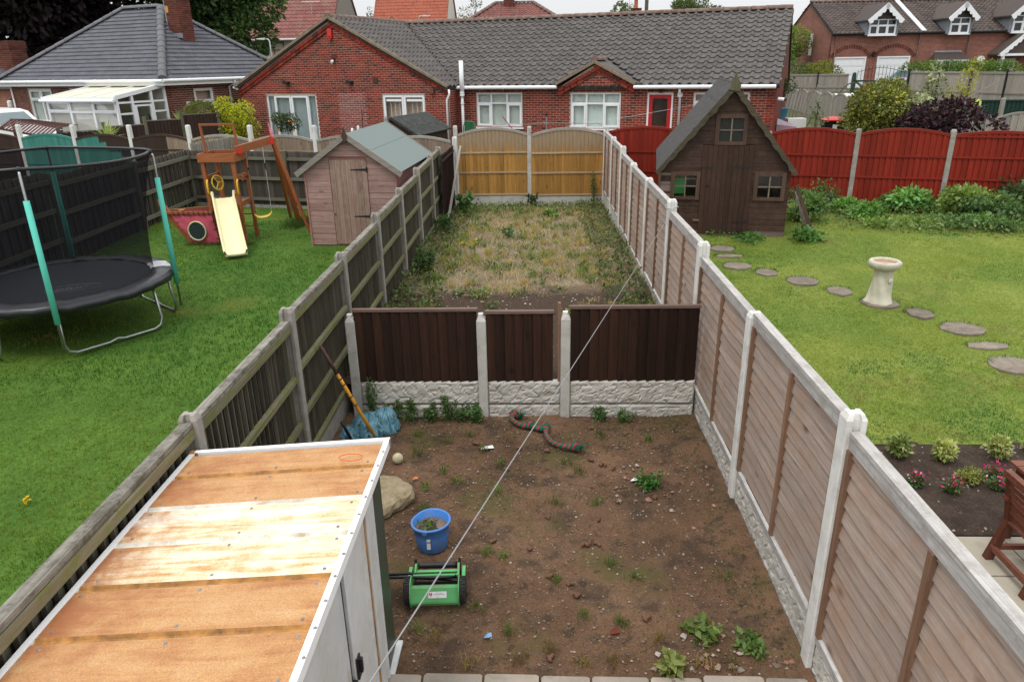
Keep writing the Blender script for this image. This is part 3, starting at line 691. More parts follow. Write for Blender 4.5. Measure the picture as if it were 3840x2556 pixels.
# ---------------------------------------------------------------- soil litter: pebbles, weeds and dry grass
def pebbles(name, n, reg, zf, smin, smax, cols, mat):
    V = []; F = []; C = []; dirs = np.array([(1,0,0),(-1,0,0),(0,1,0),(0,-1,0),(0,0,1),(0,0,-1)], float)
    fc = np.array([(0,2,4),(2,1,4),(1,3,4),(3,0,4)])
    P = reg(n); n = len(P); s = (smin+(smax-smin)*RNG.random(n)**3)
    d = dirs[None]*(s[:, None, None]*RNG.uniform(.6, 1.3, (n, 6, 3))); a = RNG.uniform(0, PI, n)
    d = np.stack([d[..., 0]*np.cos(a)[:, None]-d[..., 1]*np.sin(a)[:, None], d[..., 0]*np.sin(a)[:, None]+d[..., 1]*np.cos(a)[:, None], d[..., 2]*.7], -1)
    V = (d+np.c_[P, zf(P[:, 0], P[:, 1])][:, None]).reshape(-1, 3); F = (fc[None]+np.arange(n)[:, None, None]*6).reshape(-1, 3)
    c = np.array(cols)[RNG.integers(0, len(cols), n)]*RNG.uniform(.7, 1.2, (n, 1))
    return newobj(name, npmesh(name, V, F, mat, np.repeat(c, 6, 0)), kind='stuff')
t = NT('pebble'); PEB = t.out(t.n('Attribute', attribute_name='Col').outputs['Color'], .85)
def reg_near(n): return np.c_[RNG.uniform(-2.15, 1.72, n), RNG.uniform(3.65, 7.36, n)]
pebbles('soil_pebbles', 11000, reg_near, lambda x, y: x*0-.004, .003, .013, [(.13, .08, .05), (.17, .115, .08), (.22, .17, .13), (.08, .055, .04), (.2, .12, .08), (.12, .085, .065), (.15, .1, .07), (.3, .26, .21)], PEB)
pebbles('corner_stones', 130, lambda n: np.c_[RNG.uniform(.75, 1.7, n), np.where(RNG.random(n) < .5, RNG.normal(3.8, .14, n), RNG.normal(5.9, .3, n))], lambda x, y: x*0+.004, .008, .035, [(.28, .2, .15), (.3, .14, .1), (.34, .3, .26), (.2, .15, .12)], PEB)
pebbles('back_plot_pebbles', 1800, lambda n: np.c_[RNG.uniform(-2.0, 1.72, n), RNG.uniform(7.5, 12, n)], lambda x, y: z_back(y)+.0, .004, .02, [(.2, .15, .11), (.34, .3, .26), (.1, .07, .05), (.5, .48, .44)], PEB)
n = 5000; x = RNG.uniform(-2.1, 1.72, n); y = RNG.uniform(5.6, 7.36, n); k = (fbm(x+17, y+3, 2.4, 91) > .62-.2*smooth((y-6.2)/.9)); x, y = x[k], y[k]
newobj('moss_film', leaf_mesh('mf', np.c_[x, y, .004+.008*RNG.random(len(x))], .02, vcol(len(x), (.085, .085, .03), .4), up=2.5), kind='stuff')
def near_tufts():
    P = np.array([(-.93, 6.75), (-.72, 6.9), (-.55, 6.55), (-.35, 6.3), (-.9, 6.15), (-1.2, 6.5), (-.75, 5.95), (-1.05, 5.85), (-.35, 5.8), (-1.0, 5.5), (-.9, 5.25), (.2, 5.6), (.3, 6.3), (.45, 6.15), (-.4, 4.9), (-.25, 4.85), (.15, 4.55), (.6, 4.75), (.75, 4.6), (.55, 5.6), (.35, 4.15), (-.45, 4.25), (-.85, 4.05), (-.7, 3.95), (.85, 3.95), (1.1, 3.75), (1.3, 3.72), (.1, 3.85), (-.1, 3.75), (.3, 3.72), (.5, 3.75), (-.45, 3.72), (.95, 3.7), (-.2, 4.0), (.6, 4.1), (1.45, 4.6), (-1.3, 6.9), (.7, 6.9), (1.2, 6.8)])
    n = len(P); idx = np.repeat(np.arange(n), 13); Q = P[idx]+RNG.normal(0, .03, (len(idx), 2))
    c = np.where((P[idx, 1] < 4.0)[:, None], np.array((.26, .19, .07)), np.array((.13, .19, .045)))*RNG.uniform(.6, 1.3, (n, 1))[idx]
    blades('soil_grass_tufts', np.c_[Q, np.zeros(len(Q))], .065, .006, c, 3, .01, 1.3, kind='stuff')
near_tufts()
n = 2600; P = np.c_[RNG.uniform(-2.15, 1.72, n), RNG.uniform(3.65, 7.36, n)]; k = (fbm(P[:, 0]+7, P[:, 1]+3, 1.7, 61)+.35*smooth((np.abs(P[:, 0]+.15)-1.5)/.3) > .66) | ((P[:, 1] < 4.1) & (RNG.random(n) < .5)); P = P[k]
blades('soil_dry_wisps', np.c_[P, np.zeros(len(P))], .03, .004, np.where(RNG.random((len(P), 1)) < .5, np.array((.2, .14, .07)), np.array((.09, .1, .035))), 2, .03, 1.6, kind='stuff')
n = 520; x = 1.72-.28*RNG.random(n)**1.4; y = RNG.uniform(3.7, 7.3, n); 
newobj('moss_and_seedlings', leaf_mesh('m', np.c_[x, y, .008+.02*RNG.random(n)], .022, vcol(n, (.07, .1, .03), .4), up=1.2), kind='stuff')
# back plot
n = 5200; x = RNG.uniform(-2.0, 1.72, n); y = 7.6+11.2*RNG.random(n); cl_ = fbm(x+3, y+3, 1.6, 71); k = (cl_ > .47) & ((y > 11.1+.5*np.sin(x*2.3)) | (cl_ > .66)); x, y = x[k], y[k]
edge = smooth((np.abs(x+.16)-1.25)/.6); t_ = fbm(x+9, y+33, 1.1, 73); gr = np.clip(edge*.85+smooth((t_-.46)*6)*.85+.3*smooth((y-17)/2), 0, 1)
dry = lerp3((.42, .32, .17), (.45, .40, .15), RNG.random(len(x))); grn = lerp3((.13, .19, .04), (.25, .29, .06), RNG.random(len(x)))
bl = np.exp(-(((x+.15)/.75)**2+((y-13.3)/.9)**2)); grn2 = np.array((.14, .27, .07)); c = dry*(1-gr[:, None])+grn*gr[:, None]; c = c*(1-.6*bl[:, None])+grn2*.6*bl[:, None]
blades('back_plot_grass', np.c_[x, y, z_back(y)], .035+.06*fbm(x, y+9, 2, 75), .009, c, 6, .05, 1.8, kind='stuff')
nt_ = 260; cx_ = RNG.uniform(-1.8, 1.55, nt_); cy_ = 11.2+7.2*RNG.random(nt_); q_ = RNG.random(nt_); cc_ = np.where((q_ < .3)[:, None], np.array((.46, .35, .14)), np.where((q_ < .55)[:, None], np.array((.33, .33, .09)), np.array((.14, .23, .05))))*RNG.uniform(.8, 1.15, (nt_, 1)); i_ = np.repeat(np.arange(nt_), 16)
blades('back_plot_tufts', np.c_[cx_[i_]+RNG.normal(0, .035, len(i_)), cy_[i_]+RNG.normal(0, .035, len(i_)), z_back(cy_[i_])], .12*RNG.uniform(.6, 1.3, nt_)[i_], .008, cc_[i_], 3, .012, 1.3, kind='stuff')
n = 2600; x = RNG.uniform(-1.7, 1.5, n); y = 11.1+7.4*RNG.random(n)
blades('straw_on_back_plot', np.c_[x, y, z_back(y)+.015], .1, .007, np.tile((.5, .42, .32), (n, 1))*RNG.uniform(.6, 1.15, (n, 1)), 3, .1, 2.8, kind='stuff')
def weeds(name, n, region, zf, size, hmax, base, **k):
    x, y = region(n); z = zf(y)+hmax*RNG.random(n)**1.8
    key = (np.floor(x*3)*7+np.floor(y*3)).astype(int); key -= key.min()
    newobj(name, leaf_mesh(name, np.c_[x, y, z], size, vcol(n, base, .35, key, .35, **k), up=.9), kind='stuff')
weeds('left_edge_weeds', 4200, lambda n: (-2.14+.75*RNG.random(n)**1.8, RNG.uniform(7.6, 18.8, n)), z_back, .07, .2, (.095, .14, .04), alt=(.2, .19, .05), altp=.12)
weeds('right_edge_weeds', 4200, lambda n: (1.72-.65*RNG.random(n)**1.8, RNG.uniform(7.9, 18.8, n)), z_back, .065, .22, (.085, .125, .04), alt=(.17, .12, .05), altp=.15)
weeds('far_fence_weeds', 2600, lambda n: (RNG.uniform(-2, 1.72, n), 18.9-1.2*RNG.random(n)**1.7), z_back, .07, .13, (.13, .19, .05))
weeds('scattered_weeds', 3600, lambda n: (lambda cx, cy, i: (cx[i]+RNG.normal(0, .07, n), cy[i]+RNG.normal(0, .08, n)))(RNG.uniform(-1.8, 1.6, 95), RNG.uniform(7.7, 18.5, 95), RNG.integers(0, 95, n)), z_back, .07, .08, (.11, .17, .05), alt=(.24, .25, .08), altp=.2)
# ================================================================ FENCES OF THE PLOT
# left boundary: concrete posts, arris rails on our side, feather-edge boards behind
root = thing('boundary_fence', 'long weathered grey board fence with mossy rails along the left of the bare plot', 'fence', (-2.2, 0, 0), PI/2)
YL = [.15, 2.1, 4.05, 6.0, 7.93, 9.88, 11.79, 13.69, 15.59, 17.04]; TL = [1.71, 1.70, 1.69, 1.743, 1.763, 1.829, 1.87, 1.942, 1.963, 1.966]
for y, tz in zip(YL, TL): newobj('post', hpost(tz+.02, CONC, .09, .12), root, (y, 0, 0))
for i in range(len(YL)-1):
    a, c, cz = YL[i]+.04, YL[i+1]-.04, TL[i]-.035; near = YL[i] < 7.4; zb = cz-1.5
    p = newobj('fence_bay', None, root)
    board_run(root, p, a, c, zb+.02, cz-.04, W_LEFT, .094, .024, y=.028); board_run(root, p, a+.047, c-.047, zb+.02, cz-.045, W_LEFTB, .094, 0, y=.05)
    newobj('cap_rail', boxmesh(c-a, .078, .032, W_LCAP), p, ((a+c)/2, .004, cz-.032), (R(-4), 0, 0))
    for dz, hh in ((-.108, .072), (-.59, .055), (-1.05, .055), (-1.47, .05)):
        newobj('rail', boxmesh(c-a, .045, hh, W_LRAIL), p, ((a+c)/2, -.012, cz+dz), (R(5), 0, 0))
    newobj('gravel_board', boxmesh(c-a, .05, max(.3, zb+.12), CONC, 0), p, ((a+c)/2, 0.0, zb-max(.3, zb+.12)+.01))
# last stained panel and its white-topped post, with a grey prop leaning on it
root = thing('end_fence_panel', 'short dark brown fence panel closing the left fence at the far corner', 'fence panel', (-2.08, 16.5, .3), PI/2-R(1))
board_run(root, root, 0, 2.3, .05, 1.55, W_DKB, .12, 0, y=.01)
newobj('rail', boxmesh(2.3, .03, .04, W_DKB), root, (1.15, -.02, 1.4)); newobj('post', hpost(1.75, CONCW, .11, .11), root, (2.2, -.05, 0))
b = MB(); b.beam((0, 0, 0), (.16, 1.9, 1.42), .05, .045); b.build('timber_prop', W_SILV, None, (-1.98, 16.55, .42), label='grey timber prop leaning across the far left corner of the weedy plot', cat='timber')

# right boundary: white concrete posts, horizontal lap panels, rough cast gravel boards
root = thing('boundary_fence', 'tall lap panel fence with white concrete posts along the right of the plot', 'fence', (1.835, 19.0, 0), -PI/2)
YR = [-.1, 1.85, 3.77, 5.72, 7.71, 9.65, 11.68, 13.55, 15.26, 17.12, 18.98]; TR = [1.85, 1.85, 1.852, 1.79, 1.915, 2.033, 2.017, 2.012, 2.133, 2.144, 2.15]
CAPZ = [1.75, 1.75, 1.80, 1.765, 1.89, 1.98, 1.96, 1.995, 2.09, 2.1]
for y, tz in zip(YR, TR): newobj('post', hpost(tz, CONCW, .115, .12), root, (19.0-y, 0, 0))
def slat_mesh(L, seed):
    n = 14; rows = []
    rg = np.random.default_rng(seed); ph = rg.uniform(0, 6, 3)
    v = []
    for i in range(n+1):
        x = -L/2+L*i/n; w = .007*math.sin(x*4.1+ph[0])+.005*math.sin(x*9.3+ph[1]); y = .003*math.sin(x*5+ph[2])
        v.append([(x, -.016+y, w), (x, .0, .118), (x, .006, .118), (x, -.009+y, w)])
    b = MB().grid([r+[r[0]] for r in v]); b.add(v[0], [(3, 2, 1, 0)]); b.add(v[-1], [(0, 1, 2, 3)])
    return b.mesh('slat', W_LAP)
_sl = {}
for i in range(len(YR)-1):
    y0, y1, cz = YR[i]+.05, YR[i+1]-.05, CAPZ[i]; L = round(y1-y0, 2); xc = 19-(y0+y1)/2; zb = cz-1.49
    p = newobj('lap_panel', None, root, (xc, 0, 0))
    for k in range(13):
        kk = (L, (k*5+i*3) % 5)
        if kk not in _sl: _sl[kk] = slat_mesh(L, kk[1]+int(L*100))
        newobj('slat', _sl[kk], p, (0, 0, zb+.05+k*.108))
    newobj('cap_rail', boxmesh(L, .07, .03, W_LCAP2), p, (0, .002, cz-.03)); newobj('cap_board', boxmesh(L, .026, .075, W_LCAP2), p, (0, -.016, cz-.107))
    for x in (-L/2+.03, .04, L/2-.03): newobj('batten', boxmesh(.04, .03, 1.36, W_BATTEN), p, (x, -.024, zb+.02))
    newobj('foot_rail', boxmesh(L, .03, .06, W_LCAP2), p, (0, -.017, zb-.045))
    if 1 <= i <= 4: rock_board(p, -L/2, L/2, zb-.36, zb-.05, ROCKW, -.012, seed=i+40, amp=.016)
    elif i: newobj('gravel_board', boxmesh(L, .05, .36, CONCL), p, (0, 0, zb-.41))
b = MB(); rr = [(.085*math.cos(a)*(1.0), .085*math.sin(a), .012*math.sin(2*a)) for a in np.linspace(0, 2*PI, 20, endpoint=False)]
b.tube(rr, .006, 6, True); b.build('wire_tie', STEEL, root, (19-9.65, 0, 1.93), label='loop of grey wire round the post top')

# middle low fence across the plot
root = thing('low_fence', 'low dark brown board fence on stone faced gravel boards across the plot', 'fence', (0, 7.4, 0), 0)
POST_M = [(-2.02, 1.21), (-.582, 1.21), (.337, 1.225)]
for x, h in POST_M:
    newobj('post', hpost(h-.03, CONCL, .105, .11, slot=False), root, (x, 0, 0)); newobj('post_tip', boxmesh(.055, .06, .045, CONCW, .008), root, (x-.004, 0, h-.032))
for (x0, x1, cz) in ((-1.968, -.636, 1.285), (-.527, .195, 1.255), (.392, 1.77, 1.305)):
    p = newobj('fence_panel', None, root)
    board_run(root, p, x0, x1, .425, cz-.025, W_BROWN, .104, -.01, y=.0, jit=.004)
    newobj('cap_rail', boxmesh(x1-x0+.03, .055, .03, W_BROWNCAP), p, ((x0+x1)/2, -.005, cz-.03))
newobj('gate_stop', boxmesh(.03, .05, .92, W_BATTEN), root, (.268, 0, .42), label='pale brown upright strip by the gap in the low fence')
for j, (x0, x1) in enumerate(((-1.968, -.636), (-.527, .283), (.392, 1.78))):
    rock_board(root, x0, x1, .145, .425, ROCKW, -.012, seed=3+j*5, amp=.022); rock_board(root, x0, x1, -.14, .13, ROCKW, -.012, seed=60+j*5, amp=.02)

# far golden fence
root = thing('arched_fence', 'golden brown arched fence with two panels and concrete posts closing the plot', 'fence', (0, 19.0, 0), 0)
for x, h in ((-1.995, 2.296), (-.112, 2.255), (1.852, 2.215)): newobj('post', hpost(h, CONCL, .105, .105, slot=False), root, (x, 0, 0))
for x0, x1, dz in ((-1.942, -.166, .015), (-.058, 1.798, -.015)):
    arch_panel(root, x0, x1, .50+dz, 1.56, .155, W_YEL, W_GREYARCH, W_YELRAIL, (.02, .585, 1.085), .1)
    newobj('gravel_board', boxmesh(x1-x0, .05, .42, CONCL), root, ((x0+x1)/2, 0, .08+dz))
# red fence on the right
root = thing('arched_fence', 'long red stained arched fence behind the right hand lawn', 'fence', (1.9, 18.98, 0), R(-16))
for k in range(1, 8): newobj('post', hpost(2.22 if k != 2 else 2.14, CONC, .105, .115, slot=False), root, (1.93*k, 0, 0))
for k in range(7):
    arch_panel(root, 1.93*k+.055, 1.93*(k+1)-.055, .58, 1.53, .12 if k != 4 else .08, W_RED, W_REDR, W_REDR, (.0, .54, 1.02) if k != 4 else (.0, .54, 1.02, 1.47), .118)
    newobj('gravel_board', boxmesh(1.82, .05, .35, CONC), root, (1.93*(k+.5), 0, .24))
# rear fence on the left
root = thing('arched_fence', 'arched rear fence left of the plot, partly painted teal and dark brown, white posts', 'fence', (-2.07-1.93*8*math.cos(R(12)), 19.0+1.93*8*math.sin(R(12)), .0), R(-12))
W_TB = [wood('teal_over_brown_%s' % n, (.035, .17, .14), (.065, .25, .215), 2, .65, .1, top=((.04, .022, .017), z, z+.02, .25)) for n, z in (('high', 1.2), ('middle', .95), ('low', .78))]
def pf(j):
    def fn(x, i):
        q = (x-1.93*j)/1.93
        if j == 0: return W_DKB
        if j == 1: return W_TEAL
        if j == 2: return W_TEAL if q < .42 else W_TB[0] if q < .55 else W_TB[1] if q < .8 else W_TB[2]
        if j == 3: return W_DKB if q < .62 else W_GREYB
        return W_GREYB
    return fn
for j in range(8):
    newobj('post', hpost(2.3, CONCW, .11, .11, slot=False), root, (1.93*j, 0, 0))
    cm = {0: W_DKB, 1: W_TEAL, 2: W_DKB, 3: W_DKB}.get(j, W_GREYARCH); rm = {0: W_DKB, 1: W_TEAL, 2: W_TEAL, 3: W_DKB}.get(j, W_GREYB)
    arch_panel(root, 1.93*j+.055, 1.93*(j+1)-.055, .60, 1.31, .13, None, cm, rm, (.0, .55, 1.0), .112, boardfn=pf(j))
# old dark fence round the back of the left lawn
root = thing('old_board_fence', 'dark old board fence behind the play tower and the pink shed', 'fence', (-8.65, 18.3, .43), R(-13))
board_run(root, root, .07, 6.6, .12, 1.42, W_OLD, .105, -.014, y=.02, jit=.02, alt=.014)
for z in (.24, .74, 1.22): newobj('rail', boxmesh(6.55, .05, .07, W_OLDR), root, (3.3, -.03, z))
for x in (0, 2.72, 5.5): newobj('post', boxmesh(.11, .11, 1.75, W_OLDP, .01), root, (x, -.04, -.3))
newobj('gravel_board', boxmesh(6.5, .04, .3, CONC), root, (3.3, .01, -.17))
ang = math.atan2(14.3, -.35)
root = thing('old_board_fence', 'dark old board fence along the left side behind the trampoline', 'fence', (-8.3, 4.0, .3), ang)
for i, (h, x0) in enumerate(((1.98, 0), (1.9, 2.86), (1.83, 5.72), (1.74, 8.58), (1.58, 11.44))):
    p = newobj('fence_bay', None, root)
    board_run(root, p, x0+.06, x0+2.8, .1, h, W_OLD, .105, -.014, y=.02, jit=.02, alt=.014)
    for dz in (-.22, -.72, -1.25): newobj('rail', boxmesh(2.8, .05, .08, W_OLDR), p, (x0+1.43, -.03, h+dz))
    newobj('post', boxmesh(.12, .12, h+.35, W_OLDP, .01), p, (x0, -.04, -.3)); newobj('gravel_board', boxmesh(2.8, .04, .35, CONC), p, (x0+1.43, .01, -.2))
root = thing('pale_board_fence', 'short pale grey board fence stub running back to the arched rear fence', 'fence', (-8.62, 18.4, .5), R(82))
board_run(root, root, 0, 1.9, .1, 1.5, W_SILV, .12, .012, y=.0, jit=.02)
newobj('rail', boxmesh(1.9, .04, .07, W_SILVR), root, (.95, -.03, 1.1))

# ================================================================ METAL SHED
def rustmat(name, pale):
    t = NT(name); v = t.objco((1, 1, 1)); st = t.objco((1.4, 16, 8)); a = t.noise(st, 1.0, 6, .65, .6); b = t.noise(v, 3.2, 5, .7); f = t.noise(v, 130, 2, .6)
    if pale: c = t.ramp(t.math('ADD', t.math('MULTIPLY', a, .65), t.math('MULTIPLY', b, .4)), [(.42, (.80, .76, .66)), (.53, (.72, .58, .38)), (.63, (.52, .29, .11)), (.75, (.33, .13, .05))])
    else: c = t.ramp(t.math('ADD', t.math('MULTIPLY', a, .5), t.math('MULTIPLY', b, .5)), [(.3, (.52, .32, .16)), (.48, (.46, .245, .10)), (.6, (.36, .155, .058)), (.72, (.22, .068, .03))])
    m = t.mr(f, .3, .7, .78, 1.2); c = t.mix(1, c, t.n('CombineColor', {0: m, 1: m, 2: m}).outputs[0], 'MULTIPLY')
    x = t.n('SeparateXYZ', {0: t.n('TexCoord').outputs['Object']}).outputs[0]
    c = t.mix(t.math('MULTIPLY', t.mr(x, -.65, -.25, 1, 0), t.mr(b, .35, .6, 0, 1)), c, (.3, .11, .045))
    return t.out(c, .6, f, .25, .002, 0, .35)
RUST, RUSTP = rustmat('rusted_roof_sheet', False), rustmat('pale_rusted_roof_sheet', True)
RUSTS = plain('ochre_rust_seam', (.36, .175, .05), .7, .4, 14, bump=.3, dirt=(.12, .06, .03)); SEAMW = plain('stained_white_seam', (.6, .57, .5), .5, .2, 12, bump=.2, dirt=(.36, .22, .1))
SHEDW = plain('painted_steel_white', (.62, .63, .63), .4, .07, 5, bump=.05, dirt=(.5, .45, .36)); SHEDG = plain('painted_steel_green', (.045, .06, .04), .45, .15, 6, bump=.1)
GALV = plain('screw_steel', (.3, .3, .29), .5, .2, 30, metal=.8)
sh = thing('metal_shed', 'low metal garden shed with rusty orange sheet roof and white doors', 'shed', (-1.49, 0, 0))
XL, XR, ZL, ZR = -.655, .565, 1.495, 1.585
ys = [3.90, 3.62, 3.30, 2.985, 2.66, 2.335, 2.01, 1.685, 1.36, 1.03]
tl = (ZL-ZR)/(XR-XL)
for i in range(len(ys)-1):
    pale = i in (2, 3, 6, 7); m = RUSTP if pale else RUST; a, c = ys[i+1]+.018, ys[i]-.018
    b = MB(); rows = []
    for y, dz in ((a, .0), (a+.012, .002), ((a+c)/2, .004), (c-.012, .002), (c, .0)):
        rows.append([(XL+(XR-XL)*k/8, y-(ys[i]+ys[i+1])/2, dz-tl*(XL+(XR-XL)*k/8-XL)+ZL) for k in range(9)])
    b.grid(rows); b.build('roof_sheet', m, sh, (0, (ys[i]+ys[i+1])/2, 0))
    if i < len(ys)-2:
        b = MB(); rows = []
        for y, dz in ((-.021, 0), (-.013, -.009), (.006, -.009), (.015, .006), (.022, .0)):
            rows.append([(XL+(XR-XL)*k/8, y, dz-tl*(XL+(XR-XL)*k/8-XL)+ZL) for k in range(9)])
        b.grid(rows).build('roof_seam', SEAMW if i == 1 else (RUSTS if i != 2 else SEAMW), sh, (0, ys[i+1], 0))
scr = MB().lathe([(.0085, 0), (.0085, .002), (.005, .003), (.005, .006), (.002, .007)], 10).mesh('screw', GALV)
for i in range(1, len(ys)-1):
    for dy in (-.05, .05):
        for x in (XL+.07, XR-.06, XL+.62): newobj('screw', scr, sh, (x+random.uniform(-.015, .015), ys[i]+dy, ZL-tl*(x-XL)+.002))
for y in np.arange(1.2, 3.9, .16): newobj('screw', scr, sh, (XR+.015, y, ZR+.012))
b = MB(); b.box((XL-.02, ys[-1], ZL-.05), (XL+.012, 3.93, ZL+.008)); b.build('roof_trim', WHITEP, sh)
b = MB(); b.box((XR-.006, ys[-1], ZR-.045), (XR+.024, 3.93, ZR+.012)); b.build('roof_trim', WHITEP, sh)
b = MB(); b.add([(XL-.02, 3.905, ZL+.01), (XR+.024, 3.905, ZR+.014), (XR+.024, 3.937, ZR+.014), (XL-.02, 3.937, ZL+.01), (XL-.02, 3.905, ZL-.04), (XR+.024, 3.905, ZR-.04), (XR+.024, 3.937, ZR-.04), (XL-.02, 3.937, ZL-.04)], [(0,1,2,3),(7,6,5,4),(0,4,5,1),(1,5,6,2),(2,6,7,3),(3,7,4,0)]); b.build('roof_trim', WHITEP, sh)
b = MB(); b.box((XL-.022, 3.9, ZL-.03), (XL+.03, 3.94, ZL+.012)); b.build('trim_corner', RUSTS, sh)
b = MB(); X = XR-.045
b.box((X-.012, 3.62, 0), (X, 3.86, ZR-.02)); b.build('corner_panel', SHEDG, sh)
b = MB(); b.box((XL+.03, 1.1, 0), (X-.014, 3.84, .04)); b.build('floor', SHEDG, sh)
b = MB(); b.box((XL+.03, 3.845, 0), (X-.013, 3.86, ZL-.06)); b.build('rear_wall', SHEDG, sh)
b = MB(); b.box((XL+.02, 1.1, 0), (XL+.03, 3.86, ZL-.03)); b.build('side_wall', SHEDG, sh)
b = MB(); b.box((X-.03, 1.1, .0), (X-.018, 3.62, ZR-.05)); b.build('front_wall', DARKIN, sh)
def door(y0, y1, xo):
    b = MB(); P = [(y0, 0), (y0, .016), (y0+.012, .016), (y0+.02, .004), (y0+.05, .004), (y0+.06, .012), (y1-.06, .012), (y1-.05, .004), (y1-.02, .004), (y1-.012, .016), (y1, .016), (y1, 0)]
    v = [(X+xo+d, y, z) for z in (.03, ZR-.06) for y, d in P]; n = len(P)
    b.add(v, [(i, i+1, n+i+1, n+i) for i in range(n-1)]+[(n-1, 0, n, 2*n-1), tuple(range(n-1, -1, -1)), tuple(range(n, 2*n))])
    return b.build('door', SHEDW, sh)
door(3.385, 3.585, 0.0); d1 = door(2.90, 3.345, -.004); door(2.2, 2.84, -.006); door(1.3, 2.16, -.008)
b = MB(); b.box((X-.012, 3.352, .03), (X+.012, 3.378, ZR-.06)); b.build('door_post', RUSTS, sh)
b = MB(); b.box((X-.016, 2.846, .03), (X-.002, 2.894, ZR-.06)); b.build('door_gap', BLACK, sh)
b = MB(); b.box((X+.005, 2.95, .66), (X+.018, 3.0, .8)); b.box((X+.018, 2.962, .70), (X+.035, 2.985, .79)); b.build('handle', BLACK, sh)
b = MB(); b.box((X+.002, 2.83, .56), (X+.03, 2.875, .74)); b.build('handle', BLACK, sh)
b = MB(); b.beam((X+.01, 3.62, .0), (X+.02, 3.9, .02), .05, .02); b.build('floor_rail', SHEDW, sh)
pts = [(XR-.16+.06*math.cos(a)*1.2, 3.69+.04*math.sin(a), ZR+.012) for a in np.linspace(.6, 5.9, 18)]
MB().tube(pts, .0035, 5).build('cord_loop', plain('orange_cord', (.6, .13, .04), .6, .05), None, (-1.49, 0, .004), label='thin orange loop of cord lying on the rusty shed roof', cat='cord')
# ================================================================ PINK SHED
def clad_wall(root, x0, x1, z0, z1, mat, rh, clip=None, y=0, holes=(), name='cladding_board', th=.018):
    z = z0; p = root
    while z < z1-.02:
        h = min(rh, z1-z); lo, hi = clip(z) if clip else (x0, x1); lo2, hi2 = clip(z+h) if clip else (x0, x1); spans = [(lo, hi, lo2, hi2)]
        for a, c, za, zb in holes:
            if za < z+h/2 < zb:
                s2 = []
                for l, r_, l2, r2 in spans:
                    if a > l: s2.append((l, min(r_, a), min(l2, a), min(r2, a)))
                    if c < r_: s2.append((max(l, c), r_, max(l2, c), max(r2, c)))
                spans = s2
        for l, r_, l2, r2 in spans:
            if r_-l < .03: continue
            if abs(l-l2)+abs(r_-r2) < 1e-6: newobj(name, boxmesh(r_-l, th, h-.004, mat), p, ((l+r_)/2, y+random.uniform(-.003, .002), z), (random.uniform(-.03, .0), 0, 0))
            else:
                r2 = max(r2, l2+.01); b = MB().prismy([(l, z), (r_, z), (r2, z+h-.004), (l2, z+h-.004)], y-th/2, y+th/2); b.build(name, mat, p)
        z += h
def gable_roof(root, xl, xr, xa, ze, za, y0, y1, mat, th=.03, name='roof', ov=0):
    for side, x in (('l', xl), ('r', xr)):
        b = MB(); rows = []
        for k in range(2): pass
        n = 10; d = Vector((x-xa, 0, ze-za)); L = d.length; d.normalize(); nn = Vector((-d.z, 0, d.x));
        if nn.z < 0: nn = -nn
        v = []
        top = [Vector((xa, 0, za)), Vector((x, 0, ze))]; bot = [p-nn*th for p in top]
        v = [(p.x, y, p.z) for y in (y0, y1) for p in (top[0], top[1], bot[1], bot[0])]
        b.add(v, [(0, 1, 2, 3), (7, 6, 5, 4), (0, 4, 5, 1), (1, 5, 6, 2), (2, 6, 7, 3), (3, 7, 4, 0)])
        r = b.build(name, mat, root)
        # overlapping strips of felt
        if ov:
            for q in ov:
                pq = Vector((xa, 0, za)).lerp(Vector((x, 0, ze)), q); pe = Vector((xa, 0, za)).lerp(Vector((x, 0, ze)), min(1, q+.02))
                s = MB(); v = [(p.x+nn.x*h, y, p.z+nn.z*h) for y in (y0, y1) for p, h in ((pq, .004), (pe, .004), (pe, -.001), (pq, -.001))]
                s.add(v, [(0, 1, 2, 3), (7, 6, 5, 4), (0, 4, 5, 1), (1, 5, 6, 2), (2, 6, 7, 3), (3, 7, 4, 0)]); s.build('felt_lap', mat, r)
g = thing('garden_shed', 'faded pink wooden garden shed with green grey felt roof', 'shed', (-4.35, 13.81, .47), R(-4))
SW, SD, SE, SA = 1.76, 2.75, 1.50, 2.09
ga = lambda z: (0, SW) if z <= SE else (SW/2*(z-SE)/(SA-SE), SW-SW/2*(z-SE)/(SA-SE))
clad_wall(g, 0, SW, .02, SA, W_PINK, .112, ga, 0, [(.49, 1.225, 0, 1.66)])
MB().prismy([(.01, 0), (SW-.01, 0), (SW-.01, SE-.01), (SW/2, SA-.02), (.01, SE-.01)], .02, SD-.02).build('shed_body', W_PINKS, g)
for i in range(14):
    b = MB(); h = .112; z = .02+i*h
    if z+h > SE: break
    newobj('side_board', boxmesh(SD, .018, h-.004, W_PINKS), g, (SW, SD/2, z), (0, R(0), PI/2))
    newobj('side_board', boxmesh(SD, .018, h-.004, W_PINKS), g, (0, SD/2, z), (0, 0, PI/2))
newobj('corner_batten', boxmesh(.03, .03, SE, W_PINKS), g, (.0, -.012, 0)); newobj('corner_batten', boxmesh(.03, .03, SE, W_PINKS), g, (SW, -.012, 0))
dr = newobj('door', None, g, (0, -.014, 0))
for i in range(7): newobj('door_board', boxmesh(.1005, .02, 1.60, W_PINKV, .004), dr, (.505+.05+.1025*i, random.uniform(-.002, .002), .04))
for z in (.58, 1.46):
    b = MB(); b.prismy([(.9, z-.008), (1.2, z-.022), (1.2, z+.022), (.9, z+.008)], -.016, -.012); b.prismy([(1.2, z-.05), (1.235, z-.05), (1.235, z+.05), (1.2, z+.05)], -.016, -.0115); b.build('hinge', IRON, dr)
MB().sphere((.53, -.015, .62), .014, 8, 6).build('knob', IRON, dr)
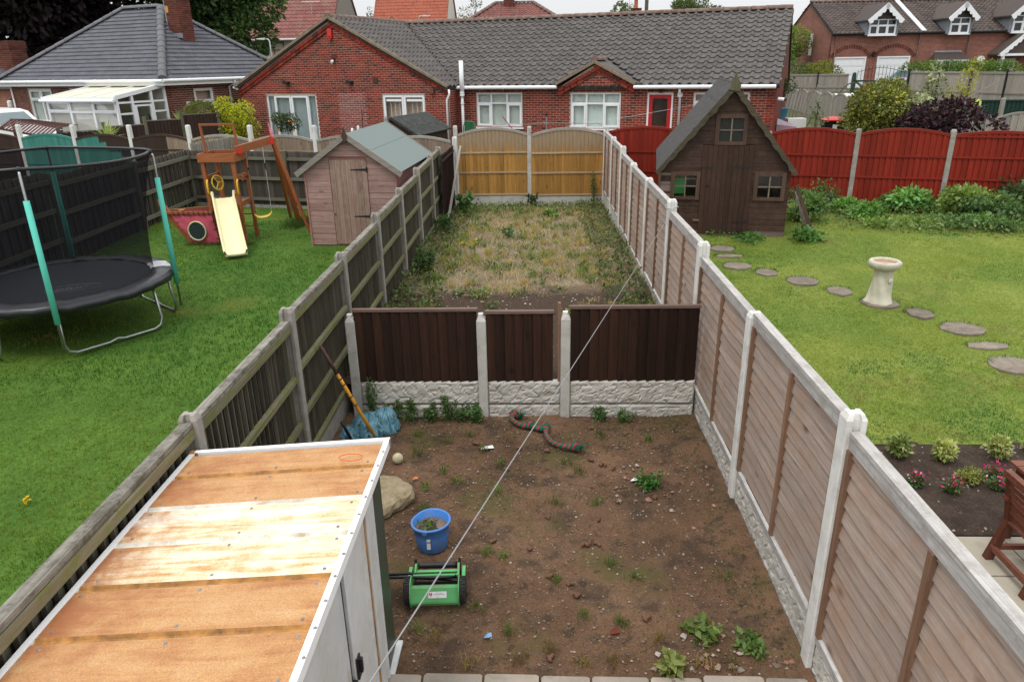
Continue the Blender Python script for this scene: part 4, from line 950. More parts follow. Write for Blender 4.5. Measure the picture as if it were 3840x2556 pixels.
gable_roof(g, -.13, SW+.13, SW/2, SE-.075, SA+.035, -.1, SD+.08, FELT_GR, .03, ov=(.42,))
for x, s in ((-.14, -1), (SW+.14, 1)):
    b = MB(); b.beam((SW/2, -.11, SA-.005), (x, -.11, SE-.125), .022, .1, (0, 0, 1)); b.build('bargeboard', W_BARGE, g)
    b = MB(); b.beam((SW/2, SD+.09, SA-.005), (x, SD+.09, SE-.125), .022, .1, (0, 0, 1)); b.build('bargeboard', W_BARGE, g)
for y in (-.13, SD+.11):
    b = MB(); b.prismy([(SW/2, SA-.14), (SW/2+.055, SA-.01), (SW/2, SA+.15), (SW/2-.055, SA-.01)], y-.012, y+.012); b.build('finial', W_PLAYT if y < 0 else W_BARGE, g)
b = MB(); b.box((.03, .02, -.12), (SW-.03, SD-.02, .0)); b.build('base', CONC, g)

# ================================================================ PLAYHOUSE
p = thing('playhouse', 'dark brown wooden playhouse with steep felt roof and three small windows', 'playhouse', (4.857-2.4*math.cos(R(9)), 14.007+2.4*math.sin(R(9)), .5), R(-9))
PW, PD, PE, PA, PX = 2.4, 3.5, 1.34, 2.78, 1.24
pc = lambda z: (0, PW) if z <= PE else (PX*(z-PE)/(PA-PE), PW-(PW-PX)*(z-PE)/(PA-PE))
DX0, DX1, DZ = .76, 1.70, 1.745
clad_wall(p, 0, PW, .1, PA, W_PLAY, .118, pc, 0, [(DX0, DX1, 0, DZ), (.2, .74, .72, 1.22), (1.76, 2.31, .72, 1.22), (.98, 1.52, 1.76, 2.28)])
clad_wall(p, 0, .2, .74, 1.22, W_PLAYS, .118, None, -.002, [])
MB().box((0, -.02, 0), (PW, .02, .095)).build('sole_plate', W_PLAYS, p)
MB().prismy([(.04, .1), (PW-.04, .1), (PW-.04, .72), (.04, .72)], .012, .03).build('inner_wall', DARKIN, p); MB().prismy([(.05, .1), (PW-.05, .1), (PW-.05, PE), (PX, PA-.06), (.05, PE)], .9, .92).build('dark_window_backing', DARKIN, p)  # near-black panel added further in, so the windows look unlit
b = MB(); b.box((.02, PD-.02, .02), (PW-.02, PD, PE)); b.build('rear_wall', W_PLAY, p)
MB().prismy([(.03, PE), (PW-.03, PE), (PX, PA-.03)], PD-.02, PD).build('rear_gable', W_PLAY, p)
for i in range(10):
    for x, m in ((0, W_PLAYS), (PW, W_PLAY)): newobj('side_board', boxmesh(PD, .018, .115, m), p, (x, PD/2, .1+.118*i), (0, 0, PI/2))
MB().box((.05, .1, .02), (PW-.05, PD-.05, .06)).build('floor', W_PLAY, p)
d = newobj('door', None, p, (0, -.02, 0))
for i in range(10): newobj('door_board', boxmesh(.092, .022, DZ-.05, W_PLAYV, .003), d, (DX0+.047+.0942*i, random.uniform(-.002, .002), .045))
for x0, x1, z in ((DX0-.04, DX0+.2, 1.32), (DX1-.34, DX1-.02, 1.33), (DX1-.3, DX1-.02, .28)):
    MB().box((x0, -.018, z-.014), (x1, -.012, z+.014)).build('hinge', IRON, d)
MB().lathe([(.028, 0), (.022, .012), (.02, .02), (.001, .022)], 12).build('knob', IRON, d, (DX0+.13, -.012, .98), (PI/2, 0, 0))
MB().box((DX0-.1, -.035, .285), (DX0+.02, -.012, .315)).build('latch', W_PLAYS, p)
def pwin(x0, x1, z0, z1, panefill=None):
    w = newobj('window', None, p, (0, 0, 0)); t = .075
    for a, c in (((x0, -.045, z0), (x0+t, .02, z1)), ((x1-t, -.045, z0), (x1, .02, z1)), ((x0+t, -.044, z0), (x1-t, .02, z0+t*.8)), ((x0+t, -.044, z1-t), (x1-t, .02, z1))): MB().box(a, c).build('frame', W_PLAYT, w)
    xm, zm = (x0+x1)/2, (z0+z1)/2-.01
    MB().box((xm-.012, -.03, z0+t*.8), (xm+.012, .01, z1-t)).build('glazing_bar', W_PLAYS, w)
    MB().box((x0+t, -.031, zm-.011), (x1-t, .009, zm+.011)).build('glazing_bar', W_PLAYS, w)
    for a, c in ((x0+t, xm-.012), (xm+.012, x1-t)):
        for e, f in ((z0+t*.8, zm-.011), (zm+.011, z1-t)): MB().box((a, -.012, e), (c, -.008, f)).build('pane', GLASSD if z0 > 1.5 else GLASS, w)
pwin(.19, .75, .70, 1.24); pwin(1.75, 2.33, .70, 1.24); pwin(.96, 1.54, 1.74, 2.30)
MB().box((.26, .2, .78), (.48, .4, 1.14)).build('green_plastic_toy', plain('green_plastic', (.02, .36, .06), .4, .05), None, p.matrix_basis.to_translation(), (0, 0, R(-9)), label='bright green plastic toy seen through the left window of the playhouse', cat='toy')
MB().box((.22, .16, 1.06), (.73, .19, 1.09)).build('shelf', W_YELRAIL, p)
gable_roof(p, -.1, PW+.1, PX, PE-.08, PA+.09, -.12, PD+.08, FELT_DK, .03, ov=(.2, .5))
for sgn, x, ang in ((-1, -.12, 0), (1, PW+.12, 0)):
    # wavy bargeboard with ragged felt edge
    b = MB(); n = 26; rows = []
    A = Vector((PX, 0, PA+.065)); E = Vector((x, 0, PE-.105)); dr_ = (E-A).normalized(); nn = Vector((dr_.z, 0, -dr_.x)); nn = nn if nn.z < 0 else -nn
    for i in range(n+1):
        q = A.lerp(E, i/n); w = .085+.014*math.sin(i*1.9)+random.uniform(-.008, .008)
        c = [(q.x, -.135, q.z), (q.x, -.11, q.z), (q.x+nn.x*w, -.112, q.z+nn.z*w), (q.x+nn.x*w, -.133, q.z+nn.z*w)]
        rows.append(c+[c[0]])
    b.grid(rows); b.add(rows[0][:4], [(0, 1, 2, 3)]); b.add(rows[-1][:4], [(3, 2, 1, 0)]); b.build('bargeboard', wood('mossy_bargeboard', (.045, .035, .024), (.11, .088, .064), 0, .85, .1, streak=((.075, .08, .03), .4)), p)
b = MB(); b.prismy([(PX-.1, PA-.05), (PX+.08, PA-.08), (PX+.1, PA+.02), (PX, PA+.25), (PX-.07, PA+.1)], -.15, -.125); b.build('finial', wood('mossy_finial', (.07, .065, .035), (.15, .14, .08), 2, .85, .1), p)
for i, (dx, a) in enumerate(((.18, 24), (.26, 31), (.13, 19))):
    b = MB(); L = (1.1, .85, .9)[i]; b.beam((0, 0, 0), (-L*math.sin(R(a)), 0, L*math.cos(R(a))), .07, .05, (0, 1, 0)); o = b.build('plank', W_PLAYT if i == 0 else W_SILV, None, (4.98+dx+.28, 13.95+i*.13, .48), (0, 0, R(-9)), group='planks leaning on the playhouse')
    o['label'] = ('long dark plank leaning on the right wall of the playhouse', 'grey plank behind the dark one leaning on the playhouse', 'shortest grey plank leaning furthest back on the playhouse')[i]; o['category'] = 'plank'

# ================================================================ TRAMPOLINE
T = thing('trampoline', 'round trampoline with black net enclosure and turquoise padded poles', 'trampoline', (-6.54, 9.5, z_left(9.5).item()+.01), 0)
T.scale = (.955, .955, 1)
def netmat():
    t = NT('enclosure_net'); tr = t.n('BsdfTransparent'); d = t.n('BsdfDiffuse', {'Color': (.012, .012, .016, 1)})
    m = t.n('MixShader', {0: .6, 1: tr.outputs[0], 2: d.outputs[0]}); t.n('OutputMaterial', {0: m.outputs[0]}); return t.m
NETM = netmat(); BED = plain('trampoline_bed', (.016, .017, .024), .55, .1, 30, bump=.2); PADB = plain('black_pad_vinyl', (.02, .02, .024), .33, .25, 5, bump=.25)
RT, HT = 1.34, .68
def circ(r, z, n=64, wob=0): return [(r*math.cos(2*PI*i/n), r*math.sin(2*PI*i/n), z+wob*math.sin(i*2.1)) for i in range(n)]
b = MB(); b.add([(0, 0, HT-.03)]+circ(1.17, HT-.01), [(0, i+1, (i+1) % 64+1) for i in range(64)]); b.build('jumping_mat', BED, T)
rows = []
for i in range(65):
    a = 2*PI*i/64; w = .008*math.sin(i*2.3)+.006*math.sin(i*5.1)
    rows.append([(r*math.cos(a), r*math.sin(a), z+w) for r, z in ((1.14, HT), (1.17, HT+.02), (1.3, HT+.025), (1.42, HT+.005), (1.45, HT-.03), (1.45, HT-.09), (1.42, HT-.09))])
MB().grid(rows).build('edge_pad', PADB, T, smooth=True)
rows = [rows[k] for k in range(5, 9)]; MB().grid([[(x*1.001, y*1.001, z+.004) for x, y, z in r[:4]] for r in rows]).build('worn_pad_patch', plain('worn_white_vinyl', (.5, .5, .52), .5, .3, 9), T)
MB().tube(circ(RT, HT-.05), .02, 8, True).build('frame_ring', STEEL, T, smooth=True)
P0 = -63
for k in range(4):
    a0 = R(P0+90*k+ (0 if k != 1 else -6)); a1 = a0+R(58)
    q0, q1 = Vector((RT*math.cos(a0), RT*math.sin(a0), 0)), Vector((RT*math.cos(a1), RT*math.sin(a1), 0)); q0o, q1o = q0*1.05, q1*1.05
    pts = [q0+Vector((0, 0, HT-.06)), q0o+Vector((0, 0, .16)), q0o.lerp(q1o, .03)+Vector((0, 0, .06)), q0o.lerp(q1o, .1)+Vector((0, 0, .02)), q0o.lerp(q1o, .42)+Vector((0, 0, .02)), q0o.lerp(q1o, .5)+Vector((0, 0, .045)), q0o.lerp(q1o, .58)+Vector((0, 0, .02)), q0o.lerp(q1o, .9)+Vector((0, 0, .02)), q0o.lerp(q1o, .97)+Vector((0, 0, .06)), q1o+Vector((0, 0, .16)), q1+Vector((0, 0, HT-.06))]
    MB().tube(pts, .019, 10).build('leg', STEEL, T, smooth=True)
    d = Vector((math.cos(a0), math.sin(a0), 0)); o = d*(1.475)
    pl = newobj('pole', None, T)
    MB().tube([o+Vector((0, 0, .12)), o+Vector((0, 0, 2.28)), o-d*.03+Vector((0, 0, 2.33))], .017, 8).build('pole_tube', STEEL, pl, smooth=True)
    MB().tube([o+Vector((0, 0, HT-.22)), o+Vector((0, 0, HT+.55)), o+Vector((0, 0, HT+.56)), o+Vector((0, 0, 1.98))], [.037, .037, .036, .036], 12).build('foam_sleeve', TEALPL, pl, smooth=True)
    MB().sphere(tuple(o-d*.03+Vector((0, 0, 2.335))), .035, 10, 6).build('pole_cap', BLACK, pl, smooth=True)
rows = []
for j in range(15):
    q = j/14; r = 1.19+.25*q**1.6+.03*math.sin(q*PI)*-1; z = HT+.01+(2.33-HT)*q
    rows.append([((r-.05*q*abs(math.sin(2*(a-R(P0))))*1.0)*math.cos(a), (r-.05*q*abs(math.sin(2*(a-R(P0)))))*math.sin(a), z-.03*q*abs(math.sin(2*(a-R(P0))))) for a in np.linspace(0, 2*PI, 73)])
MB().grid(rows).build('net', NETM, T, smooth=True)
MB().tube([(x, y, z) for x, y, z in rows[-1][:-1]], .02, 8, True).build('top_ring', PADB, T, smooth=True)
LET = plain('grey_print', (.12, .125, .14), .6, .05)
f = bpy.data.curves.new('lettering', 'FONT'); f.body = 'plum'; f.size = .24; f.shear = .3; f.align_x = 'CENTER'; f.align_y = 'CENTER'; f.extrude = .001; f.materials.append(LET)
textmesh('lettering', f, T, (.35, -.38, HT-.021), (0, 0, R(28)))
ov = [(.35+.36*math.cos(a)*math.cos(R(28))-.16*math.sin(a)*math.sin(R(28)), -.38+.36*math.cos(a)*math.sin(R(28))+.16*math.sin(a)*math.cos(R(28)), HT-.02) for a in np.linspace(-.9, 2.2, 20)]
MB().tube(ov, .006, 4).build('printed_arc', LET, T)
ov = [(.35+.36*math.cos(a)*math.cos(R(28))-.16*math.sin(a)*math.sin(R(28)), -.38+.36*math.cos(a)*math.sin(R(28))+.16*math.sin(a)*math.cos(R(28)), HT-.02) for a in np.linspace(2.6, 5.2, 20)]
MB().tube(ov, .006, 4).build('printed_arc', LET, T)

# ================================================================ PLAY TOWER WITH SLIDE, BOAT AND SWING
K = thing('play_tower', 'orange stained wooden play tower with pink boat, cream slide and yellow swing', 'play tower', (-6.05, 14.03, .45))
lx, rx, fy, by = -.29, .29, .0, .62
for x in (lx, rx):
    MB().beam((x, fy, 0), (x-.04 if x < 0 else x-.03, fy, 1.68), .065, .065).build('tower_leg', W_ORG, K)
    MB().beam((x, by, 0), (x-.03, by, 1.68), .065, .065).build('tower_leg', W_ORG, K)
MB().box((lx-.03, fy-.02, .70), (rx+.03, fy+.02, .82)).build('platform_beam', W_ORGX, K)
for i in range(6): newobj('deck_board', boxmesh(.58, .09, .022, W_DECK), K, (0, fy+.07+.1*i, .8))
for z in (.25, .5): MB().tube([(lx, by, z), (rx, by, z)], .014, 8).build('rung', W_ORG, K)
MB().box((lx-.0, fy-.05, 0), (rx-.05, fy-.01, .13)).build('base_board', W_DECK, K)
for x in (lx-.01, rx): MB().beam((x, fy, .8), (x-.03, by, .8), .03, .1).build('side_beam', W_ORGX, K); MB().beam((x-.02, fy+.05, 1.32), (x-.02, by, 1.32), .03, .07).build('side_rail', W_ORGX, K)
MB().beam((rx-.08, by+.02, 1.28), (rx+.04, fy+.15, 1.28), .03, .09).build('side_rail', W_ORGX, K)
# crow's nest box
bx0, bx1, y0, y1 = -.40, .32, -.06, .66
for a, c in (((bx0, y0, 1.62), (bx1, y0+.025, 1.78)), ((bx0, y1-.025, 1.62), (bx1, y1, 1.78)), ((bx0-.001, y0+.025, 1.62), (bx0+.025, y1-.025, 1.78)), ((bx1-.025, y0+.025, 1.62), (bx1+.001, y1-.025, 1.78))): MB().box(a, c).build('nest_board', W_ORGX, K)
for i in range(5): newobj('nest_floor_board', boxmesh(.68, .11, .02, W_DECK), K, ((bx0+bx1)/2, y0+.1+.13*i, 1.60))
MB().box((.05, .2, 1.63), (.2, .32, 1.7)).build('red_toy_box', REDPL, K)
for x in (bx0+.02, bx1-.05): MB().beam((x+.02, .3, 1.66), (x-.02, .3, 2.27), .04, .04).build('mast_post', W_ORG, K)
MB().box((bx0-.02, .28, 2.27), (bx1-.05, .32, 2.31)).build('mast_bar', W_ORGX, K)
# handles and steering wheel
for x in (lx+.01, rx+.02): MB().tube([(x, fy-.035, 1.0), (x, fy-.075, 1.05), (x, fy-.08, 1.16), (x, fy-.075, 1.24), (x, fy-.035, 1.29)], .016, 8).build('handle', YELPL, K, smooth=True)
wh = newobj('steering_wheel', None, K, (lx+.1, .2, 1.2), (R(80), 0, R(68)))
MB().tube([(.14*math.cos(a), .14*math.sin(a), 0) for a in np.linspace(0, 2*PI, 28, endpoint=False)], .016, 8, True).build('wheel_rim', YELPL, wh, smooth=True)
for a in (0, 2.1, 4.2): MB().tube([(0, 0, .02), (.14*math.cos(a), .14*math.sin(a), 0)], .012, 6).build('wheel_spoke', YELPL, wh)
# slide
S0, S1 = Vector((-.02, -.03, .88)), Vector((.54, -1.16, .04)); dS = (S1-S0); side = Vector((dS.y, -dS.x, 0)).normalized()*-1
rows = []
for i in range(17):
    q = i/16; c = S0+dS*q; z = c.z + .05*math.sin(q*PI)*0 + (.06*(1-q)**6) + (.05*max(0, q-.85)/.15 if q > .85 else 0) - .03*math.sin(q*PI)
    w = .185; edge = .075 if q > .03 else .11
    pr = [(-w-.03, edge*.6), (-w-.022, edge), (-w, edge), (-w+.02, .012), (-w+.05, 0), (0, -.004), (w-.05, 0), (w-.02, .012), (w, edge), (w+.022, edge), (w+.03, edge*.6), (w+.01, -.02), (0, -.03), (-w-.01, -.02), (-w-.03, edge*.6)]
    rows.append([(c.x+side.x*u, c.y+side.y*u, z+h) for u, h in pr])
MB().grid(rows).build('slide', CREAMPL, K, smooth=True)
for s in (-1, 1): MB().sphere((S0.x+side.x*.2*s, S0.y+side.y*.2*s+.01, S0.z+.14), .035, 8, 6, (1, .8, 1.6)).build('slide_ear', CREAMPL, K, smooth=True)
# boat
PINK = plain('pink_canvas', (.48, .075, .115), .75, .12, 3, bump=.25); PORT = plain('dark_green_mesh', (.02, .035, .03), .7, .1); RIMC = plain('cream_rim', (.55, .5, .33), .7, .2, 20)
Bp = Vector((-1.22, .12, .0)); front = -.05
def fab(x, t):   # canvas side: from prow (x=-1.2) to tower
    xt0, xt1, xb0, xb1 = -1.13, -.3, -.72, -.22
    return Vector((xt0+(xt1-xt0)*x, front, .64)).lerp(Vector((xb0+(xb1-xb0)*x, front, .02)), t)
rows = [[tuple(fab(i/14, j/10)+Vector((0, .012*math.sin(i*1.3)*math.sin(j*.9)-.02*math.sin(PI*j/10), -.012*abs(math.sin(i*PI/2.8)) if j == 0 else (.01*abs(math.sin(i*PI/2.8)) if j == 10 else 0)))) for i in range(15)] for j in range(11)]
MB().grid(rows).build('boat_canvas', PINK, K, smooth=True)
rows = [[(p_[0]+.03, .62-.5*(1-i/14)*.6, p_[2]) for i, p_ in enumerate(r)] for r in rows]
MB().grid(rows).build('boat_canvas', PINK, K, smooth=True)
MB().beam((-1.27, front-.01, .66), (-.28, front-.01, .66), .04, .045).build('boat_rail', W_ORGX, K); MB().beam((-1.25, .05, .68), (-.3, .6, .67), .04, .045).build('boat_rail', W_ORGX, K)
MB().prismy([(-1.0, .66), (-.88, .66), (-.88, .7), (-1.0, .7)], 0, .14).build('boat_step', W_ORGX, K)
pr = [(-1.34, .92), (-1.30, .93), (-1.22, .80), (-1.14, .66), (-.70, .0), (-.80, -.02), (-1.26, .62), (-1.33, .82)]
MB().prismy(pr[::-1], -.03, .03).build('prow_board', W_ORG, K)
c = Vector((-.63, front-.035, .30))
MB().add([tuple(c)]+[(c.x+.165*math.cos(a), c.y, c.z+.175*math.sin(a)) for a in np.linspace(0, 2*PI, 28, endpoint=False)], [(0, i+1, (i+1) % 28+1) for i in range(28)]).build('porthole', PORT, K)
MB().tube([(c.x+.175*math.cos(a), c.y, c.z+.185*math.sin(a)) for a in np.linspace(0, 2*PI, 28, endpoint=False)], .016, 6, True).build('porthole_rim', RIMC, K, smooth=True)
for i in range(8):
    x = -1.05+.1*i; MB().tube([(x, front-.03, .70), (x+.01, front-.035, .64), (x+.005, front-.02, .6)], .006, 5).build('lashing', BLACK, K)
for t_ in (.25, .5, .8):
    for e, s in ((0, -.07), (1, .05)): q = fab(e, t_); MB().tube([q+Vector((s, -.03, .01)), q+Vector((-s*.8, -.02, 0))], .006, 5).build('lashing', BLACK, K)
# swing
E0, E1 = Vector((.3, .1, 1.82)), Vector((.72, .95, 1.93))
MB().beam(E0, E1, .06, .15).build('swing_beam', W_ORGX, K)
for ft, w in ((Vector((.86, 1.72, 0)), .1), (Vector((1.32, .93, -.02)), .055), (Vector((.4, 2.5, 0)), .05)):
    MB().beam(E1+Vector((.03, 0, .04)), ft, w, .06, (0, 1, 0)).build('swing_leg', W_ORG, K)
for q in (E0, E1): MB().prismy([(-.1, -.07), (.1, -.07), (.1, .06)], -.05, -.044).build('bracket', REDPL, K, tuple(q.lerp(E0 if q is E1 else E1, .06)))
sw = newobj('swing', None, K); s0, s1 = Vector((.40, .34, .48)), Vector((.70, .50, .50))
b = MB(); n = 12
MB().grid([[tuple(s0.lerp(s1, i/n)+Vector((.09*math.cos(a)*-.4, .09*math.cos(a), .016*math.sin(a)+.06*(2*i/n-1)**4-.02*math.sin(PI*i/n)))) for a in np.linspace(0, 2*PI, 13)] for i in range(n+1)]).build('swing_seat', YELPL, sw, smooth=True)
for s, q in ((s0, .28), (s1, .75)): MB().tube([s+Vector((0, 0, .05)), E0.lerp(E1, q)+Vector((0, -.03, -.08))], .007, 6).build('swing_chain', STEEL, sw); MB().tube([s.lerp(E0.lerp(E1, q), .62)+Vector((0, -.005, 0)), s.lerp(E0.lerp(E1, q), .72)+Vector((0, -.02, 0))], .014, 6).build('chain_sleeve', BLACK, sw)
FLAG = plain('pink_flag', (.62, .2, .26), .8, .25, 14)
fl = newobj('flag', None, K); MB().tube([E1+Vector((0, 0, .05)), E1+Vector((-.03, 0, .36))], .008, 6).build('flag_stick', W_ORG, fl)
MB().grid([[tuple(E1+Vector((-.02+.09*u+.02*v, -.02*u, .36-.3*v-.22*u*(1-v)))) for u in (0, .5, 1)] for v in (0, .5, 1)]).build('flag_cloth', FLAG, fl)
# long grass at the swing foot
n = 260; P = np.c_[RNG.normal(-5.2, .18, n), RNG.normal(15.75, .25, n), np.full(n, .44)]
blades('long_grass_by_swing', P, .2, .008, np.tile((.06, .12, .03), (n, 1)), 4, .03, .8, kind='stuff')
n = 300; P = np.c_[RNG.uniform(-6.9, -5.6, n), RNG.normal(13.95, .05, n), np.full(n, .44)]
blades('long_grass_by_boat', P, .1, .008, np.tile((.1, .13, .04), (n, 1)), 3, .03, .8, kind='stuff')
# ================================================================ RIGHT GARDEN
STN = plain('stepping_stone', (.2, .165, .13), .92, .25, 9, bump=.8, ovar=.2, dirt=(.1, .085, .06))
names = {0: 'squarish', 1: 'round', 2: 'angular'}
lab = ['stepping stone nearest the playhouse door, half hidden behind a fence post', 'narrow stepping stone second from the playhouse', 'round stepping stone third from the playhouse, next to the fence', 'angular stepping stone fourth from the playhouse', 'round stepping stone fifth from the playhouse', 'angular stepping stone just before the birdbath', 'round stepping stone under the birdbath', 'angular stepping stone just in front of the birdbath', 'large round stepping stone second in front of the birdbath', 'wide thin stepping stone third in front of the birdbath', 'big round stepping stone nearest the right edge of the lawn']
for i, (x, y, a, c, k) in enumerate(STONES):
    a *= 1.08; c *= 1.22; n = {0: 10, 1: 22, 2: 6}[k]; rg = np.random.default_rng(i)
    P = [(a*(1+.06*rg.uniform(-1, 1))*math.cos(2*PI*j/n+.3), c*(1+.06*rg.uniform(-1, 1))*math.sin(2*PI*j/n+.3)) for j in range(n)]
    b = MB(); Q = [(px*.96, py*.96) for px, py in P]; b.prismz(P, -.06, .004); b.prismz(P, .004, .012, Q)
    b.build('stepping_stone', STN, None, (x, y, float(z_right(y))+.012), label=lab[i], cat='stepping stone', group='stepping stones across the right lawn')
# long grass fringe round the stones
P = np.array([(x+(a+.02)*math.cos(t), y+(c+.02)*math.sin(t), float(z_right(y))) for x, y, a, c, _ in STONES for t in np.linspace(.2, PI-.2, 22)])
blades('grass_fringe_at_stones', P, .06, .007, np.tile((.05, .13, .03), (len(P), 1)), 4, .02, 1.0, kind='stuff')
BATH = plain('cream_cast_stone', (.54, .51, .41), .85, .08, 9, bump=.4, dirt=(.4, .36, .27)); WATER = plain('rusty_water', (.28, .12, .05), .08, .2, 9, bump=0, spec=.6)
B = thing('birdbath', 'cream cast stone birdbath shaped like a twisted tree trunk on the lawn', 'birdbath', (5.19, 10.52, .29))
def wp(a, z): return 1+.07*math.sin(3*a+z*7)+.05*math.sin(7*a+z*11)+.03*math.sin(13*a+z*16)
MB().lathe([(.2, 0), (.2, .025), (.172, .06), (.155, .14), (.142, .24), (.135, .34), (.13, .42), (.125, .49), (.14, .52)], 44, warp=wp).build('trunk_pedestal', BATH, B, smooth=True)
b = MB(); b.lathe([(.1, .505), (.155, .52), (.2, .545), (.222, .585), (.226, .62), (.215, .645), (.19, .655), (.165, .645), (.16, .62), (.15, .6), (.08, .585), (.005, .58)], 48, warp=lambda a, z: 1+.02*math.sin(9*a)+.028*math.sin(23*a+z*60)); b.build('bowl', BATH, B, smooth=True)
MB().lathe([(.158, .622), (.001, .6221)], 32).build('water', WATER, B)
MB().sphere((.06, -.135, .37), .035, 10, 6, (1, .5, 1.2)).build('carved_knot', BATH, B, smooth=True)
# garden chair and table
Cc = thing('garden_chair', 'reddish brown slatted wooden garden chair on the patio by the right fence', 'chair', (3.58, 4.83, 0))
for y in (0, -.46):
    MB().beam((0, y, 0), (.1, y, .38), .055, .055, (0, 1, 0)).build('rear_leg', W_TEAKZ, Cc); MB().beam((.1, y, .36), (.02, y, .79), .05, .05, (0, 1, 0)).build('back_post', W_TEAKZ, Cc)
    MB().beam((.48, y, 0), (.46, y, .56), .05, .05, (0, 1, 0)).build('front_leg', W_TEAKZ, Cc); MB().beam((.02, y, .58), (.52, y, .56), .055, .03).build('armrest', W_TEAK, Cc); MB().beam((.05, y, .13), (.47, y, .13), .03, .04).build('stretcher', W_TEAK, Cc)
MB().beam((.02, .0, .13), (.02, -.46, .13), .03, .045).build('stretcher', W_TEAK, Cc); MB().beam((.01, .03, .785), (.01, -.49, .785), .05, .05).build('top_rail', W_TEAK, Cc)
for i in range(6): MB().beam((.088-.0135*i, -.02, .42+.056*i), (.088-.0135*i, -.44, .42+.056*i), .014, .038).build('back_slat', W_TEAK, Cc)
for i in range(6): MB().beam((.1+.07*i, .02, .375), (.1+.07*i, -.48, .375), .058, .02).build('seat_slat', W_TEAK, Cc)
Tt = thing('garden_table', 'reddish brown slatted garden table cut by the right edge of the picture', 'table', (3.78, 4.98, 0))
for i in range(5): MB().box((0, -.02+.095*i-.3, .71), (1.2, .065+.095*i-.3, .735)).build('table_slat', W_TEAK, Tt)
for x in (.08, 1.1):
    for y in (-.25, .1): MB().box((x, y, 0), (x+.06, y+.06, .71)).build('leg', W_TEAKZ, Tt)
# border plants: pale leafed shrubs and pink bedding
def small_plant(name, label, cat, loc, r, h, n, size, base, group=None, **k):
    t = thing(name, label, cat, loc, 0, group)
    bl = [(random.uniform(-.35, .35)*r, random.uniform(-.35, .35)*r, h*random.uniform(.35, .75), r*.62, r*.62, h*.36) for _ in range(6)]
    foliage(t, bl, n, size, base, 'leaves', shell=.8, **k)
    b = MB()
    for q in bl[:5]: b.tube([(0, 0, -.02), (q[0]*.5, q[1]*.5, q[2]*.6), (q[0], q[1], q[2])], [.008, .006, .003], 5)
    b.build('stems', STEM, t); return t
for i, (x, y, l) in enumerate(((3.6, 6.36, 'pale green leafy shrub in the border, nearest the fence'), (4.0, 6.3, 'pale yellow green shrub in the middle of the border row'), (4.53, 6.33, 'pale yellow green shrub with a white stone by it, right of the border row'), (5.0, 6.45, 'pale green shrub cut off by the right edge of the border'))):
    small_plant('border_shrub', l, 'shrub', (x, y, .03), .13, .24, 420, .048, (.3, .35, .1) if i else (.16, .24, .06), 'pale shrubs in the flower bed', alt=(.45, .45, .2), altp=.25)
MAG = plain('magenta_flower', (.55, .02, .16), .6, .2, 20)
for i, (x, y, l) in enumerate(((3.52, 5.86, 'magenta bedding plant partly hidden by the fence top'), (3.79, 5.74, 'magenta bedding plant in the middle of the dark bed'), (4.22, 5.77, 'magenta bedding plant beside the wooden chair'), (4.3, 5.98, 'taller magenta bedding plant behind the one by the chair'))):
    t = small_plant('bedding_flower', l, 'flowers', (x, y, .02), .085, .13, 190, .04, (.07, .14, .04), 'magenta bedding plants')
    n = 44; P = np.c_[RNG.normal(0, .045, (n, 2)), RNG.uniform(.1, .17, n)]
    newobj('petals', leaf_mesh('petals', P, .026, vcol(n, (.5, .02, .15), .3, alt=(.75, .35, .5), altp=.2), PETAL, aspect=.9), t)
small_plant('low_heather', 'fine yellow green heather between the magenta plants', 'shrub', (4.05, 5.93, .02), .16, .15, 520, .028, (.22, .25, .06))
pebbles('flower_bed_clods', 1500, lambda n: np.c_[RNG.uniform(2, 6, n), RNG.uniform(5.16, 6.6, n)], lambda x, y: x*0+.03, .006, .03, [(.06, .045, .035), (.09, .065, .05), (.04, .03, .024), (.3, .27, .24)], PEB)
for x, y in ((3.78, 6.12), (4.36, 6.2)): pass
